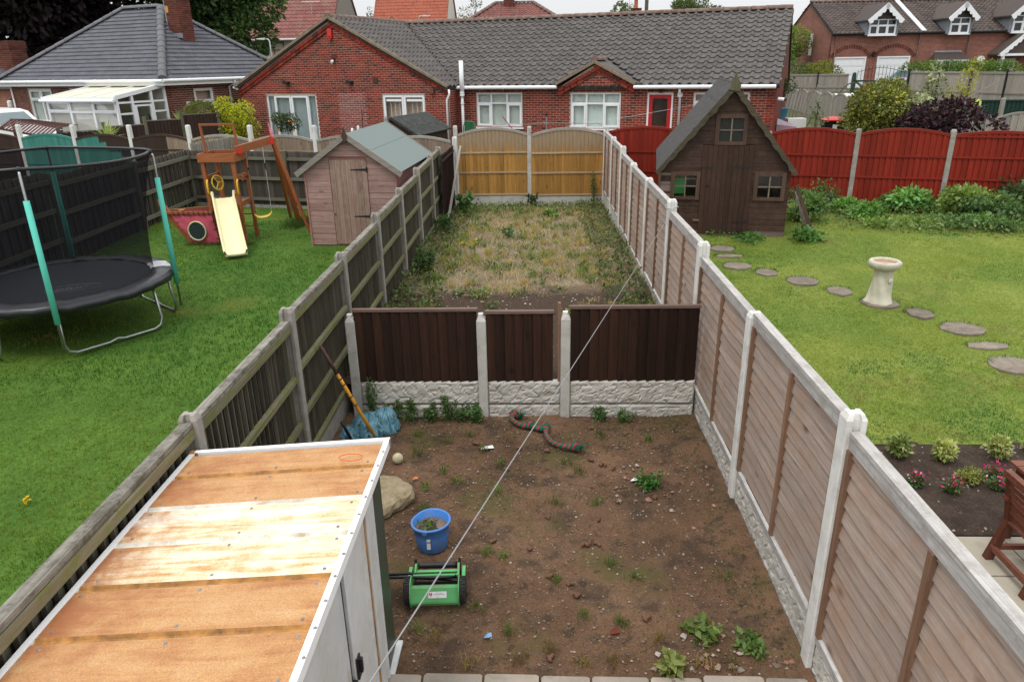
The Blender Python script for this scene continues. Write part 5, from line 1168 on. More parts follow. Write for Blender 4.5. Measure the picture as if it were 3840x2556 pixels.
# wild bed along the red fence
def clump(label, x, y, r, h, n, size, base, name='wild_plant', cat='plant', **k):
    t = thing(name, label, cat, (x, y, float(z_right(min(y, 16)))-.02), 0, 'overgrown plants below the red fence')
    bl = cluster_blobs((0, 0, h*.45), r, 7, h*.5, .5); foliage(t, bl, n, size*1.25, sc(base, 1.45), 'leaves', shell=.95, keyvar=.45, **k)
    b = MB()
    for q in bl[:6]: b.tube([(q[0]*.3, q[1]*.3, 0), (q[0]*.8, q[1]*.8, q[2]+h*.2)], [.008, .003], 5)
    b.build('stems', STEM, t); return t
for a in (('tall wispy willowherb by the right wall of the playhouse', 5.75, 15.6, .5, .85, 1500, .07, (.075, .13, .04)), ('pink tipped willowherb against the concrete foot of the red fence', 6.5, 16.7, .45, .75, 1000, .065, (.09, .14, .045)), ('low grassy clump in front of the log stumps', 7.2, 16.0, .6, .4, 1300, .09, (.075, .16, .035)), ('broad leafed plant right of the log stumps', 8.3, 16.4, .5, .55, 900, .12, (.09, .19, .05)), ('yellowish leafy bush in the middle of the wild border', 9.2, 16.0, .75, .8, 2200, .09, (.14, .21, .05)), ('dark bushy clump with small leaves in the wild border', 9.6, 15.4, .8, .75, 2400, .07, (.06, .11, .035)), ('tall dark stemmed plant against the red fence', 10.6, 16.1, .65, .95, 1800, .07, (.06, .1, .04)), ('large leafed comfrey near the right edge', 11.0, 15.0, .7, .8, 500, .24, (.08, .17, .05)), ('bright green hydrangea like bush at the right edge', 10.9, 13.9, .6, .6, 1100, .12, (.16, .3, .05)), ('low strawberry like patch at the lawn edge', 7.4, 15.0, .65, .2, 1200, .075, (.13, .2, .05)), ('tangled low greenery at the lawn edge below the wild border', 8.9, 14.6, .7, .3, 1300, .065, (.07, .13, .04)), ('small weeds at the foot of the playhouse wall', 3.9, 14.0, .5, .16, 420, .07, (.06, .13, .03)), ('weeds round the leaning planks beside the playhouse', 5.3, 13.8, .35, .3, 520, .07, (.07, .15, .035)), ('dark leafy clump right of the comfrey', 12.2, 14.8, .7, .8, 1500, .09, (.06, .12, .04))):
    clump(*a)
n = 3200; x = RNG.uniform(5.4, 13.5, n); y = 17.9-.287*(x-1.9)-.1-2.1*RNG.random(n); z = z_right(y)+.22*RNG.random(n)
newobj('ground_cover', leaf_mesh('gc', np.c_[x, y, z], .08, vcol(n, (.11, .18, .05), .4, alt=(.24, .22, .08), altp=.2), up=1), kind='stuff')
for i, (x, y) in enumerate(((6.75, 16.75), (8.35, 16.75))):
    MB().lathe([(.17, 0), (.165, .1), (.15, .33), (.14, .335), (.001, .337)], 18, warp=lambda a, z: 1+.05*math.sin(3*a+i)).build('log_stump', (BARK if i == 0 else W_SILV), None, (x, y, .5), smooth=False, label=('dark sawn log stump under the red fence near the playhouse', 'paler sawn log stump under the red fence, right of the other')[i], cat='log', group='log stumps')

# ================================================================ THINGS ON THE BARE PLOT
GRN = plain('mower_green', (.10, .40, .13), .45, .1, 7, bump=.05, dirt=(.16, .2, .09)); TYRE = plain('black_tyre', (.02, .02, .021), .7, .25, 12, bump=.4, dirt=(.09, .065, .045))
Mw = thing('push_mower', 'green and black hand push reel mower lying on the bare soil', 'lawn mower', (-.755, 4.40, 0), R(3)); Mw.scale = (1, .84, .95)
for x in (-.205, .205):
    w = newobj('wheel', None, Mw, (x, -.09, .105), (0, PI/2, 0))
    MB().lathe([(.03, -.022), (.095, -.024), (.103, -.018), (.103, .018), (.095, .024), (.03, .022)], 32).build('tyre', TYRE, w)
    MB().lathe([(.02, -.03), (.06, -.028), (.06, .028), (.02, .03)], 16).build('hub', BLACK, w)
    b = MB()
    for k in range(26):
        a = 2*PI*k/26; b.box((.099, -.006, -.02+.012*(k % 2)), (.109, .006, .008+.012*(k % 2)), Matrix.Rotation(a, 4, 'Z'))
    o = b.build('tread', TYRE, w); o['kind'] = 'stuff'
    MB().prismz([(x-.012, -.17), (x+.012, -.17), (x+.012, .22), (x-.012, .22)], .06, .12).build('side_plate', GRN, Mw)
prf = [(-.085, .155), (-.10, .162), (-.125, .152), (-.19, .072), (-.197, .058), (-.19, .035), (-.17, .03), (-.165, .045), (-.115, .13), (-.09, .145)]
MB().grid([[(x, y, z) for x in (-.175, -.06, .06, .175)] for y, z in prf]).build('deck', GRN, Mw, smooth=False)
for x in (-.178, .178): MB().lathe([(.001, -.004), (.125, -.004), (.125, .004), (.001, .004)], 24).build('end_disc', GRN, Mw, (x, -.085, .09), (0, PI/2, 0))
MB().tube([(-.17, .02, .17), (.17, .02, .17)], .012, 8).build('tie_bar', GRN, Mw)
b = MB()
for k in range(5):
    a0 = 2*PI*k/5; MB().grid([[(-.16+.32*i/10, .02+r*math.cos(a0+i*.12), .1+r*math.sin(a0+i*.12)) for r in (.03, .075)] for i in range(11)]).build('reel_blade', IRON, Mw)
MB().tube([(-.17, .02, .1), (.17, .02, .1)], .012, 8).build('reel_axle', IRON, Mw)
MB().tube([(-.15, .23, .12), (-.13, .23, .12), (-.1, .23, .12), (-.06, .23, .12), (0, .23, .12), (.05, .23, .12), (.1, .23, .12), (.15, .23, .12)], [.026, .022, .026, .024, .026, .026, .023, .026], 14).build('roller', BLACK, Mw, smooth=True)
for x in (-.17, .17): MB().beam((x, .2, .05), (x, .25, .17), .02, .04).build('roller_bracket', BLACK, Mw)
for x in (-.165, .165): MB().beam((x, .06, .1), (x, .22, .13), .015, .05).build('rear_arm', GRN, Mw)
MB().beam((-.16, .16, .11), (.16, .16, .11), .03, .012).build('rear_bar', GRN, Mw)
for dy, dz in ((.0, .17), (.045, .175)): MB().tube([(.12, dy*.4, .16), (-.05, dy*.6, .165), (-.2, dy+.005, dz), (-.85, .05, .15)], .0125, 8).build('handle_tube', BLACK, Mw, smooth=True)
for s in (-.17, .17): MB().tube([(.15, .02, .16), (.14, .02, .165)], .02, 8).build('pivot', BLACK, Mw)
ang = R(58); lp = Vector((.02, -.1585, .1125)); LB = newobj('label_plate', boxmesh(.135, .05, .002, WHITEP), Mw, lp, (R(51), 0, 0))
TXB = plain('black_print', (.03, .03, .035), .6, 0); TXR = plain('red_print', (.5, .03, .04), .6, 0)
def text(parent, s, size, loc, mat, name='lettering', rot=(0, 0, 0), shear=0):
    f = bpy.data.curves.new(name, 'FONT'); f.body = s; f.size = size; f.align_x = 'CENTER'; f.align_y = 'CENTER'; f.extrude = .0003; f.shear = shear; f.materials.append(mat)
    return textmesh(name, f, parent, loc, rot)
newobj('logo_square', boxmesh(.024, .022, .0006, TXR), LB, (-.05, .006, .0021)); text(LB, 'P', .02, (-.05, .006, .0032), WHITEP)
text(LB, 'PUSH CYLINDER', .007, (.012, .013, .0025), TXB); text(LB, 'HANDMOWER', .0125, (.012, .002, .0025), TXB); text(LB, 'CE', .011, (-.05, -.015, .0025), TXB); text(LB, 'FD380', .006, (.0, -.016, .0025), TXB)
# blue bucket
BLUE = plain('blue_plastic', (.055, .20, .56), .42, .08, 6, bump=.05, dirt=(.14, .16, .2)); MUD = plain('wet_mud', (.17, .125, .095), .7, .2, 12, bump=.5)
Bk = thing('bucket', 'blue plastic bucket with pouring lip, half full of muddy soil', 'bucket', (-.865, 4.99, 0), R(-160))
def bw(a, z): return 1+(.07*max(0, math.cos(a-.6))**6 if z > .2 else 0) - (.10*max(0, math.cos(a+.9))**8 if z > .12 else 0)
b = MB(); b.lathe([(.118, 0), (.125, .01), (.143, .14), (.152, .235), (.165, .242), (.166, .256), (.156, .262), (.146, .255), (.137, .16), (.12, .15)], 40, warp=bw); b.f = b.f[:-1]; b.build('bucket_body', BLUE, Bk, smooth=True)
MB().lathe([(.139, .19), (.07, .2), (.001, .196)], 24).build('soil', MUD, Bk)
n = 60; P = np.c_[RNG.normal(.02, .04, (n, 2)), RNG.uniform(.2, .24, n)]
newobj('weeds', leaf_mesh('wd', P, .04, vcol(n, (.09, .15, .03), .3)), Bk, kind='stuff')
for i in range(6):
    a = random.uniform(0, 6.28); MB().tube([(.1*math.cos(a), .1*math.sin(a), .2), (.03*math.cos(a+2), .03*math.sin(a+2), .225)], .003, 5).build('twig', BARK, Bk)
STK = plain('faded_sticker', (.55, .55, .5), .7, .1, 20)
for s_, z in ((.055, .10), (.03, .16)):
    a = R(-92+160); q = Vector((.146*math.cos(a), .146*math.sin(a), z)); newobj('sticker', boxmesh(.03, s_, .001, STK), Bk, q, (R(82), 0, a+PI/2))
MB().lathe([(.02, 0), (.02, .012), (.001, .014)], 10).build('handle_lug', BLUE, Bk, (.165*math.cos(R(60)), .165*math.sin(R(60)), .24), (0, PI/2, R(60)))
# rope toy: two strand rope with knots
RR_ = plain('red_rope', (.42, .03, .055), .9, .2, 60, bump=.6); RG_ = plain('green_rope', (.012, .10, .06), .9, .2, 60, bump=.6)
rp = thing('rope_toy', 'red and green knotted rope dog toy lying on the soil', 'dog toy', (0, 0, 0))
pth = [Vector((x, y, .03)) for x, y in ((-.17, 7.26), (-.24, 7.3), (-.26, 7.21), (-.215, 7.12), (-.14, 7.05), (-.05, 7.03), (.05, 6.97), (.115, 6.99), (.115, 6.87), (.145, 6.73), (.22, 6.63), (.33, 6.575), (.40, 6.56), (.46, 6.525))]
fine = []
for i in range(len(pth)-1):
    for k in range(14):
        t_ = k/14; p0 = pth[max(i-1, 0)]; p1 = pth[i]; p2 = pth[i+1]; p3 = pth[min(i+2, len(pth)-1)]
        fine.append(.5*((2*p1)+(p2-p0)*t_+(2*p0-5*p1+4*p2-p3)*t_*t_+(3*p1-3*p2+p3-p0)*t_**3))
def strand(ph, mat, name):
    pts = []; L = 0
    for i, q in enumerate(fine):
        if i: L += (q-fine[i-1]).length
        d = (fine[min(i+1, len(fine)-1)]-fine[max(i-1, 0)]).normalized(); s = d.cross(Vector((0, 0, 1))).normalized()
        kn = sum(math.exp(-((q-pth[k]).length/.035)**2) for k in (1, 5, 7, 12)); r = .015+.022*kn
        a = L*110+ph; pts.append(q+s*(r*math.cos(a))+Vector((0, 0, r*math.sin(a)+.01+.016*kn)))
    MB().tube(pts, .0145, 7).build(name, mat, rp, smooth=True)
strand(0, RR_, 'red_strand'); strand(PI*2/3, RG_, 'green_strand'); strand(PI*4/3, RG_, 'green_strand')
for e, d in ((pth[0], Vector((.05, -.02, 0))), (pth[-1], Vector((.05, -.02, 0)))):
    n = 70; P = np.tile((e.x, e.y, .035), (n, 1)); blades('frayed_end', P, .07, .006, np.tile((.012, .11, .065), (n, 1)), 1, .014, 2.2, parent=rp)
MB().sphere((0, 0, 0), .056, 20, 14).build('ball', plain('scuffed_ball', (.5, .46, .3), .6, .25, 25, bump=.15, dirt=(.28, .22, .12)), None, (-1.39, 6.33, .05), smooth=True, label='small scuffed cream ball on the soil beside the metal shed', cat='ball')
# stone slab lump
b = MB(); n = 26; rg = np.random.default_rng(5); prof = [(.30, 0), (.315, .05), (.30, .1), (.26, .125), (.14, .135), (.001, .137)]
b.lathe(prof, 34, warp=lambda a, z: 1+.12*math.sin(2*a+.5)+.06*math.sin(5*a+1)+.035*math.sin(11*a+z*30)); b.build('rock', plain('mossy_sandstone', (.30, .24, .15), .95, .25, 16, bump=1.0, dirt=(.16, .15, .07)), None, (-1.47, 5.62, 0), smooth=False, label='flat mossy lump of stone lying beside the metal shed', cat='rock')
# blue plastic bag heap
BAG = plain('blue_polythene', (.10, .235, .30), .28, .18, 6, bump=.1, spec=.6)
def bagmesh(cx, cy, r, h, seed):
    n, m = 90, 26; V = []; b = MB(); a = np.linspace(0, 2*PI, n, endpoint=False); rows = []
    for k in range(m+1):
        q = k/m; rr = r*(1-q**2.6)**.5*(1+.05*math.sin(q*9)); z = h*q
        f = 1+.28*(fbm(np.cos(a)*1.2+5+seed, np.sin(a)*1.2+5+q*1.3, 1.5, seed)-.5); cre = np.abs(fbm(np.cos(a)*2+9+q*.6, np.sin(a)*2+9+seed, 2.2, seed+7)-.5)*2
        f = f-.22*(1-np.clip(cre*5, 0, 1))*(1-q*.5); zz = z+.05*(fbm(np.cos(a)*2+3, np.sin(a)*2+3+q, 2, seed+4)-.5)*(1 if k else 0)
        rows.append([(cx+rr*f[i]*math.cos(a[i]), cy+rr*f[i]*math.sin(a[i]), max(0, zz[i])) for i in range(n)])
    rows = [r_+[r_[0]] for r_ in rows]
    return b.grid(rows)
bg_ = thing('plastic_bag', 'crumpled blue polythene sack heaped in the corner under the yellow pole', 'bag', (-1.78, 7.02, 0))
bagmesh(-.03, 0, .22, .2, 1).build('bag_body', BAG, bg_); bagmesh(.14, .02, .15, .26, 2).build('bag_bulge', BAG, bg_); bagmesh(-.2, -.1, .16, .1, 3).build('bag_tail', BAG, bg_)
# yellow pole
YP = plain('worn_yellow_paint', (.62, .30, .02), .5, .12, 9, bump=.1, dirt=(.16, .07, .03)); RP_ = plain('rusty_pole_end', (.09, .05, .035), .8, .3, 14, bump=.3)
po = thing('pole', 'rusty yellow painted pole leaning on the left fence above the blue bag', 'pole', (0, 0, 0))
q0, q1 = Vector((-1.72, 6.84, 0)), Vector((-2.12, 6.58, 1.17))
MB().tube([q0, q0.lerp(q1, .3), q0.lerp(q1, .72)], .019, 10).build('painted_shaft', YP, po, smooth=True); MB().tube([q0.lerp(q1, .72), q1], .0185, 10).build('rusty_end', RP_, po, smooth=True)
for t_ in (.38, .47, .6, .66): q = q0.lerp(q1, t_); MB().tube([q, q0.lerp(q1, t_+.012)], .0205, 10).build('chip_band', RP_, po)
MB().tube([(-1.95, 6.75, .0), (-2.0, 6.6, .32)], .016, 8).build('black_stick', BLACK, None, smooth=True, label='short black stick poking up behind the metal shed', cat='stick')
# brown droppings: countable lumps
CL = plain('brown_lump', (.14, .068, .04), .85, .25, 30, bump=.6)
spots = [(-.62, 6.72), (-.18, 6.62), (.12, 6.55), (.56, 6.37), (.62, 7.05), (-.8, 6.05), (.66, 6.28), (.76, 6.2), (1.02, 5.85), (1.1, 5.72), (.55, 5.35), (.5, 5.02), (.42, 5.0), (.27, 4.52), (.1, 4.6), (.32, 4.4), (.78, 4.15), (-.05, 4.95), (-.35, 5.05), (-.3, 6.2), (.1, 3.78), (-1.05, 5.95), (.1, 5.4)]
lumps = [MB().tube([(-.034, 0, .008), (-.015, .004, .012), (.011, -.003, .013), (.03, .004, .008)], [.006, .0145, .014, .006], 8).mesh('lump', CL, True), MB().sphere((0, 0, .01), .018, 10, 6, (1.3, .9, .75), .25).mesh('lump', CL, True)]
for i, (x, y) in enumerate(spots):
    t_ = newobj('brown_dropping', lumps[i % 2], None, (x, y, 0), (0, 0, random.uniform(0, 6)), None, 'small brown dropping lying on the bare soil', 'dropping', 'brown droppings on the bare soil')
    for k in range(i % 3 and 1 or 2): newobj('lump', lumps[(i+k) % 2], t_, (random.uniform(-.03, .035), random.uniform(-.035, .035), .003), (0, 0, random.uniform(0, 6)))
for nm, l, m, loc, s in (('paper_scrap', 'crumpled white scrap of paper on the soil near the low fence', WHITEP, (-.5, 6.62, .005), (.07, .035)), ('blue_wrapper', 'tiny blue wrapper lying on the soil in the foreground', plain('wrapper_blue', (.2, .35, .6), .3, .1), (-.34, 3.97, .003), (.03, .025)), ('plastic_scrap', 'small white plastic scrap on the right side of the soil', WHITEP, (.95, 6.0, .004), (.045, .025)), ('orange_scrap', 'tiny orange plastic scrap left of the dog toy', plain('scrap_orange', (.7, .2, .06), .5, .1), (-1.17, 6.02, .004), (.03, .02)), ('broken_tile_piece', 'small piece of red tile on the soil in the foreground', BRICK, (.55, 4.02, .003), (.04, .03))):
    b = MB(); b.add([(-s[0], -s[1]*.7, 0), (s[0]*.2, -s[1], .012), (s[0], -s[1]*.2, .003), (s[0]*.7, s[1], .014), (-s[0]*.5, s[1]*.8, .0), (-s[0]*.1, 0, .022)], [(0, 1, 5), (1, 2, 5), (2, 3, 5), (3, 4, 5), (4, 0, 5)]); b.build(nm, m, None, loc, label=l, cat='litter')
# washing line from the house to the fence post
A = Vector((-.412, .57, 2.738)); Bq = Vector((1.83, 9.58, 1.885)); 
CAB = plain('grey_line', (.24, .24, .24), .5, .1, 30)
MB().tube([A.lerp(Bq, i/24) for i in range(25)], .0021, 6).build('washing_line', CAB, None, smooth=True, label='taut grey washing line running from the house to a fence post', cat='washing line')
# weeds along the low fence and in the corners
def weed(label, x, y, h, n, size, base, z=0, r=.1, spike=False):
    t = thing('weed', label, 'weed', (x, y, z), 0, 'weeds round the edges of the plot'); b = MB(); P = []
    for s in range(5):
        a = random.uniform(0, 6.28); q = r*random.uniform(.2, 1); hh = h*random.uniform(.55, 1); tip = Vector((q*math.cos(a), q*math.sin(a), hh)); b.tube([(q*.2*math.cos(a), q*.2*math.sin(a), -.02), tip*.55+Vector((0, 0, hh*.05)), tip], [.005, .004, .002], 5)
        m = n//5; t_ = RNG.random(m)**.8; P.append(np.outer(t_, tip)+RNG.normal(0, .35*r, (m, 3))*(1.1-t_)[:, None]*.8)
    P = np.concatenate(P); P[:, 2] = np.clip(P[:, 2], .01, 9); newobj('leaves', leaf_mesh('wl', P, size, vcol(len(P), base, .35)), t); b.build('stems', STEM, t)
for i, (x, h, l) in enumerate(((-1.86, .5, 'tall spiky weed at the left end of the low fence'), (-1.62, .2, 'bushy weed second from the left under the low fence'), (-1.42, .26, 'feathery weed third from the left under the low fence'), (-1.2, .2, 'thin weed in the middle of the left low panel'), (-1.0, .36, 'tall thin weed right of the middle of the left low panel'), (-.82, .19, 'nettle like weed near the second concrete post'), (-.66, .2, 'bright weed touching the second concrete post'), (.72, .13, 'leafy weed under the right low panel'), (1.0, .12, 'small weed under the right low panel near the corner'))):
    weed(l, x, 7.27, h, 330 if i < 7 else 200, .036, (.075, .14, .038) if i != 6 else (.08, .17, .04), 0, .14)
weed('leafy dock weed at the bottom right of the soil by the fence', 1.15, 3.98, .1, 130, .065, (.15, .22, .05), 0, .2); weed('pale leafy weed next to the near white fence post', 1.45, 3.9, .1, 150, .055, (.12, .2, .05), 0, .16); weed('bright green clover patch by the second white fence post', 1.1, 5.98, .07, 260, .045, (.06, .16, .03), 0, .2); weed('yellowing grass weed growing from the path edge', .88, 3.68, .12, 120, .07, (.24, .28, .08), 0, .08)
weed('tall thin weed against the right post of the golden fence', 1.55, 18.75, .85, 200, .06, (.1, .15, .05), .33, .2); weed('leafy weed at the middle post of the golden fence', -.02, 18.8, .32, 170, .07, (.06, .1, .035), .33, .14); weed('big leafed weed in the far left corner of the weedy plot', -1.7, 17.4, .5, 170, .13, (.08, .17, .04), .36, .3); weed('green bushy weed by the left fence of the weedy plot', -1.9, 15.2, .45, 520, .06, (.06, .13, .035), .4, .3); weed('dark bushy weed by the left fence nearer the low fence', -1.9, 12.1, .42, 480, .065, (.06, .12, .035), .42, .3); weed('yellow flat weed in the weedy plot', -1.3, 14.0, .1, 60, .12, (.36, .33, .07), .37, .25); weed('ragwort like green plant in the middle of the weedy plot', .0-.55, 14.8, .2, 110, .08, (.09, .17, .05), .37, .15); weed('green grassy plant near the far end of the weedy plot', .45, 17.1, .2, 200, .1, (.16, .24, .06), .28, .28)
# ================================================================ MAIN BRICK BUNGALOW (behind the golden fence)
H = thing('brick_bungalow', 'red brick bungalow with brown tiled roof, gable and white windows behind the golden fence', 'bungalow', (-.278, 25.765, 0), R(-20))
ZB, ZE = .5, 3.05
OM = [(-1.82, -.11, 1.68, 2.81), (1.60, 3.30, 1.68, 2.81), (4.16, 4.98, .62, 2.80), (5.61, 7.28, 1.9, 2.80)]
wl = openwall(H, -2.48, 8.03, ZB, ZE, OM, MORTAR, 0)
vis_main = lambda x, z: z < 1.35 or (x > 3.6 and z < 1.6) or (x > 6.9 and z < 2.1)
brickwork(wl, -2.48, 8.03, ZB, ZE, OM, BRICK, 0, indiv=lambda p: (0 if (p[1] > 1.5 and p[0] < 5.4) else 1, -p[0]+abs(p[1]-2.3)*.5))
OG = [(-10.17, -7.91, .62, 2.79), (-5.11, -3.415, .7, 2.80)]
gx = lambda z: (-11.36, -2.48) if z <= 3.1 else (-11.36+(z-3.1)*4.38/2.17, -2.48-(z-3.1)*4.5/2.17)
gw = openwall(H, -11.36, -2.48, ZB, 3.1, OG, MORTAR, -.8, gable=(-6.98, 5.27))
eff = lambda x, z: -6.87 < x < -5.85 and z < 2.82 and (z > 1.2)
brickwork(gw, -11.36, -2.48, ZB, 5.2, OG, BRICK, -.8, clip=lambda z: (lambda a: (a[0]+(.28 if z > 3.1 else 0), a[1]-(.28 if z > 3.1 else 0)))(gx(z)), indiv=lambda p: (0 if p[1] > 2.0 else 1, abs(p[0]+6.9)*.5+abs(p[1]-3.3)), skip=eff)
brickwork(gw, -11.36, -2.48, ZB, 2.82, OG, EFFL, -.8, skip=lambda x, z: not eff(x, z), name='stained_brick', depth=.006)
MB().box((-6.96, -.8015, 1.2), (-5.76, -.79, 2.86)).build('stained_mortar', MORTARW, gw)
# return wall of the gable wing and the right end wall
b = MB(); b.box((-2.50, -.79, ZB), (-2.481, .0, 3.0)); rw_ = b.build('return_wall', MORTAR, H)
rwb = newobj('brick_face', None, rw_, (-2.481, -.8, 0), (0, 0, PI/2)); brickwork(rwb, .03, .8, ZB, 3.0, [], BRICK, 0)
b = MB(); b.prismy([(0, ZB), (8.9, ZB), (8.9, 3.05), (4.45, 5.3), (0, 3.05)], 0, .24); b.build('end_wall', BRICKD, H, (8.035, 0, 0), (0, 0, PI/2))
ew = newobj('brick_face', None, H, (8.04, 0, 0), (0, 0, PI/2)); brickwork(ew, 0, 2.2, ZB, 3.9, [], BRICK, 0, clip=lambda z: (0 if z < 3.05 else (z-3.05)*1.98, 2.2))
# ridge, roofs
VM = math.hypot(4.63, 2.30)
sgr = lambda x: 3.83-abs(x-2.47)*.5
def main_skip(u, v): return (3.03+v*2.30/VM) < sgr(u)-.02 and abs(u-2.47) < 1.6
rf = tile_roof(H, (0, -.18, 3.03), (1, 0, 0), (0, 4.63, 2.30), lambda v: -2.42-4.56*v/VM, lambda v: 8.12, VM, .30, .345, TILE, prof_roll, 8, indiv=300, order=lambda p: (0 if p[1] > .3 else 1, -p[0]), base=FELT_OLD, skip=main_skip)
tile_roof(H, (-2.42, -.9, 3.03), (0, 1, 0), (-4.56, 0, 2.34), lambda v: 0, lambda v: .72+4.63*v/5.125, 5.125, .30, .345, TILE, prof_roll, 8, indiv=130, base=FELT_OLD, name='wing_roof')
b = MB(); b.add([(-11.52, -.9, 3.03), (-11.52, 9, 3.03), (-6.98, 9, 5.37), (-6.98, -.9, 5.37), (-11.52, -.9, 2.95), (-11.52, 9, 2.95), (-6.98, 9, 5.29), (-6.98, -.9, 5.29)], [(0,3,2,1),(4,5,6,7),(0,1,5,4),(1,2,6,5),(2,3,7,6),(3,0,4,7)]); b.build('wing_roof', TILE, H)
b = MB(); b.add([(-6.98, 4.45, 5.33), (8.1, 4.45, 5.33), (8.1, 9.1, 3.0), (-6.98, 9.1, 3.0), (-6.98, 4.45, 5.25), (8.1, 4.45, 5.25), (8.1, 9.1, 2.9), (-6.98, 9.1, 2.9)], [(0,1,2,3),(7,6,5,4),(0,4,5,1),(1,5,6,2),(2,6,7,3),(3,7,4,0)]); b.build('rear_roof', TILE, H)
ridge(rf, (-6.9, 4.45, 5.34), (8.1, 4.45, 5.34), .13, RIDGEM); ridge(rf, (-6.98, -.92, 5.36), (-6.98, 4.4, 5.36), .13, RIDGEM)
for i, z in enumerate(np.arange(3.1, 5.2, .33)):   # pale mortar dabs along the right verge
    MB().sphere((8.12, -.15+(z-3.03)*4.63/2.30, z+.08), .05, 8, 5, (.6, 1, .7), .4).build('verge_mortar', VERGE, rf)
# verge, corbelled brick bands on the gable
def band(parent, p, q, y, sgn, n1=2):
    p, q = Vector(p), Vector(q); d = q-p; L = d.length; d.normalize(); nn = Vector((d.z, 0, -d.x)); nn = nn if nn.z < 0 else -nn
    a = math.atan2(d.z, d.x)
    for r in range(n1):
        n = int(L/BL); me = boxmesh(BL-.012, .07-.02*r, .098, BRICK)
        for i in range(n):
            c = p+d*((i+.5+(r % 2)*.3)*L/n)+nn*(.03+.105*r+.1); newobj('corbel_brick', me, parent, (c.x, y-.012+.012*r, c.z), (0, -a, 0))
    MB().beam((p.x, y-.055, p.z+.03), (q.x, y-.055, q.z+.03), .14, .085).build('verge', VERGE, parent)
band(gw, (-6.98, 0, 5.33), (-11.5, 0, 3.06), -.83, -1); band(gw, (-6.98, 0, 5.33), (-2.46, 0, 3.02), -.83, 1)
for x0, s in ((-11.36, 1), (-2.48, -1)):
    for k in range(4): newobj('corbel_brick', boxmesh(.36-.07*k, .06-.01*k, BH-.01, BRICK), gw, (x0+s*(.18-.035*k)-s*.0, -.812, 3.0-k*BH))
# small gable over the second window
sg = MB(); sg.prismy([(1.3, 3.0), (3.64, 3.0), (2.47, 3.68)], -.16, .1); sgo = sg.build('small_gable', MORTAR, H)
brickwork(sgo, 1.15, 3.8, 3.0, 3.6, [], BRICK, -.16, clip=lambda z: (1.3+(z-3.0)*1.72+.25, 3.64-(z-3.0)*1.72-.25))
band(sgo, (2.47, 0, 3.72), (1.15, 0, 3.05), -.17, -1); band(sgo, (2.47, 0, 3.72), (3.8, 0, 3.05), -.17, 1)
for s, x in ((-1, 1.05), (1, 3.89)):
    b = MB(); v = [(2.47, -.2, 3.81), (x, -.2, 3.10), (x, 1.4, 3.10), (2.47, 1.4, 3.81)]; b.add(v+[(p[0], p[1], p[2]-.07) for p in v], [(0,1,2,3),(7,6,5,4),(0,4,5,1),(1,5,6,2),(2,6,7,3),(3,7,4,0)]); b.build('small_gable_roof', TILE, H)
ridge(sgo, (2.47, -.2, 3.8), (2.47, .9, 3.8), .12, RIDGEM)
# windows and doors
window(H, *OM[0], [.32, .665], .04, .30, CURT, sash={(0, 0), (2, 0)}); window(H, *OM[1], [.32, .665], .04, .30, BLINDG, sash={(0, 0), (2, 0)}, wavy=True); window(H, *OM[3], [.5], .04, .3, None, sash={(0, 0)})
window(H, -10.17, -7.91, .62, 2.79, [.155, .49, .825], -.76, None, BLINDB, sash={(1, 0), (2, 0)}, sill=False, name='french_window')
fd = window(H, -5.11, -3.415, .7, 2.80, [.5], -.76, None, None, sash={(0, 0), (1, 0)}, sill=False, name='french_window')
for x in (-4.85, -4.68, -4.5, -3.98, -3.8, -3.62): MB().box((x-.008, -.66, .8), (x+.008, -.655, 2.6)).build('blind_strip', BLINDG, fd)
for x in (-4.67, -3.85): MB().box((x-.3, -.75, 2.56), (x+.3, -.70, 2.64)).build('blind_head', UPVC, fd)
dd = MB(); x0, x1, z0, z1 = OM[2]; f = .055
dd.box((x0, .02, z0), (x0+f, .1, z1)); dd.box((x1-f, .02, z0), (x1, .1, z1)); dd.box((x0+f, .021, z1-f), (x1-f, .099, z1)); do = dd.build('back_door', UPVC, H)
DRED = plain('red_door_paint', (.42, .012, .018), .4, .05, 3, bump=0); b = MB(); x0 += f; x1 -= f; z1 -= f; t_ = .12
b.box((x0, .03, z0), (x0+t_, .08, z1)); b.box((x1-t_, .03, z0), (x1, .08, z1)); b.box((x0+t_, .031, z1-t_), (x1-t_, .079, z1)); b.box((x0+t_, .031, z0), (x1-t_, .079, z0+.5)); b.build('door_leaf', DRED, do)
MB().box((x0+t_, .05, z0+.5), (x1-t_, .056, z1-t_)).build('door_pane', GLASS, do); MB().box((x0+.02, .25, z0), (x1-.02, .26, z1)).build('dark_room', DARKIN, do); MB().tube([(x1-.06, .02, 1.55), (x1-.06, -.03, 1.55), (x1-.16, -.03, 1.55)], .012, 6).build('door_handle', STEEL, do)
# gutters, pipes, lamps
def gutter(parent, p, q, r=.058, mat=UPVC):
    b = MB(); b.tube([p, q], r, 12); o = b.build('gutter', mat, parent); n = int((Vector(q)-Vector(p)).length/.75)
    for i in range(n):
        c = Vector(p).lerp(Vector(q), (i+.5)/n); MB().tube([c+Vector((-.02, 0, 0)), c+Vector((.02, 0, 0))], r+.01, 10).build('gutter_clip', mat, o)
gutter(H, (-2.62, -.25, 2.99), (1.2, -.25, 2.99)); gutter(H, (3.76, -.25, 2.98), (8.02, -.25, 2.98))
pipe(H, [(5.2, -.22, 2.95), (5.2, -.2, 2.82), (5.2, -.07, 2.72), (5.2, -.06, .5)], .038, UPVC); MB().box((5.13, -.12, 2.68), (5.27, -.01, 2.8)).build('pipe_collar', UPVC, H)
pipe(H, [(-2.42, -.9, 2.95), (-2.40, -.92, 2.8), (-2.52, -.88, 2.62), (-2.53, -.87, .5)], .036, UPVC)
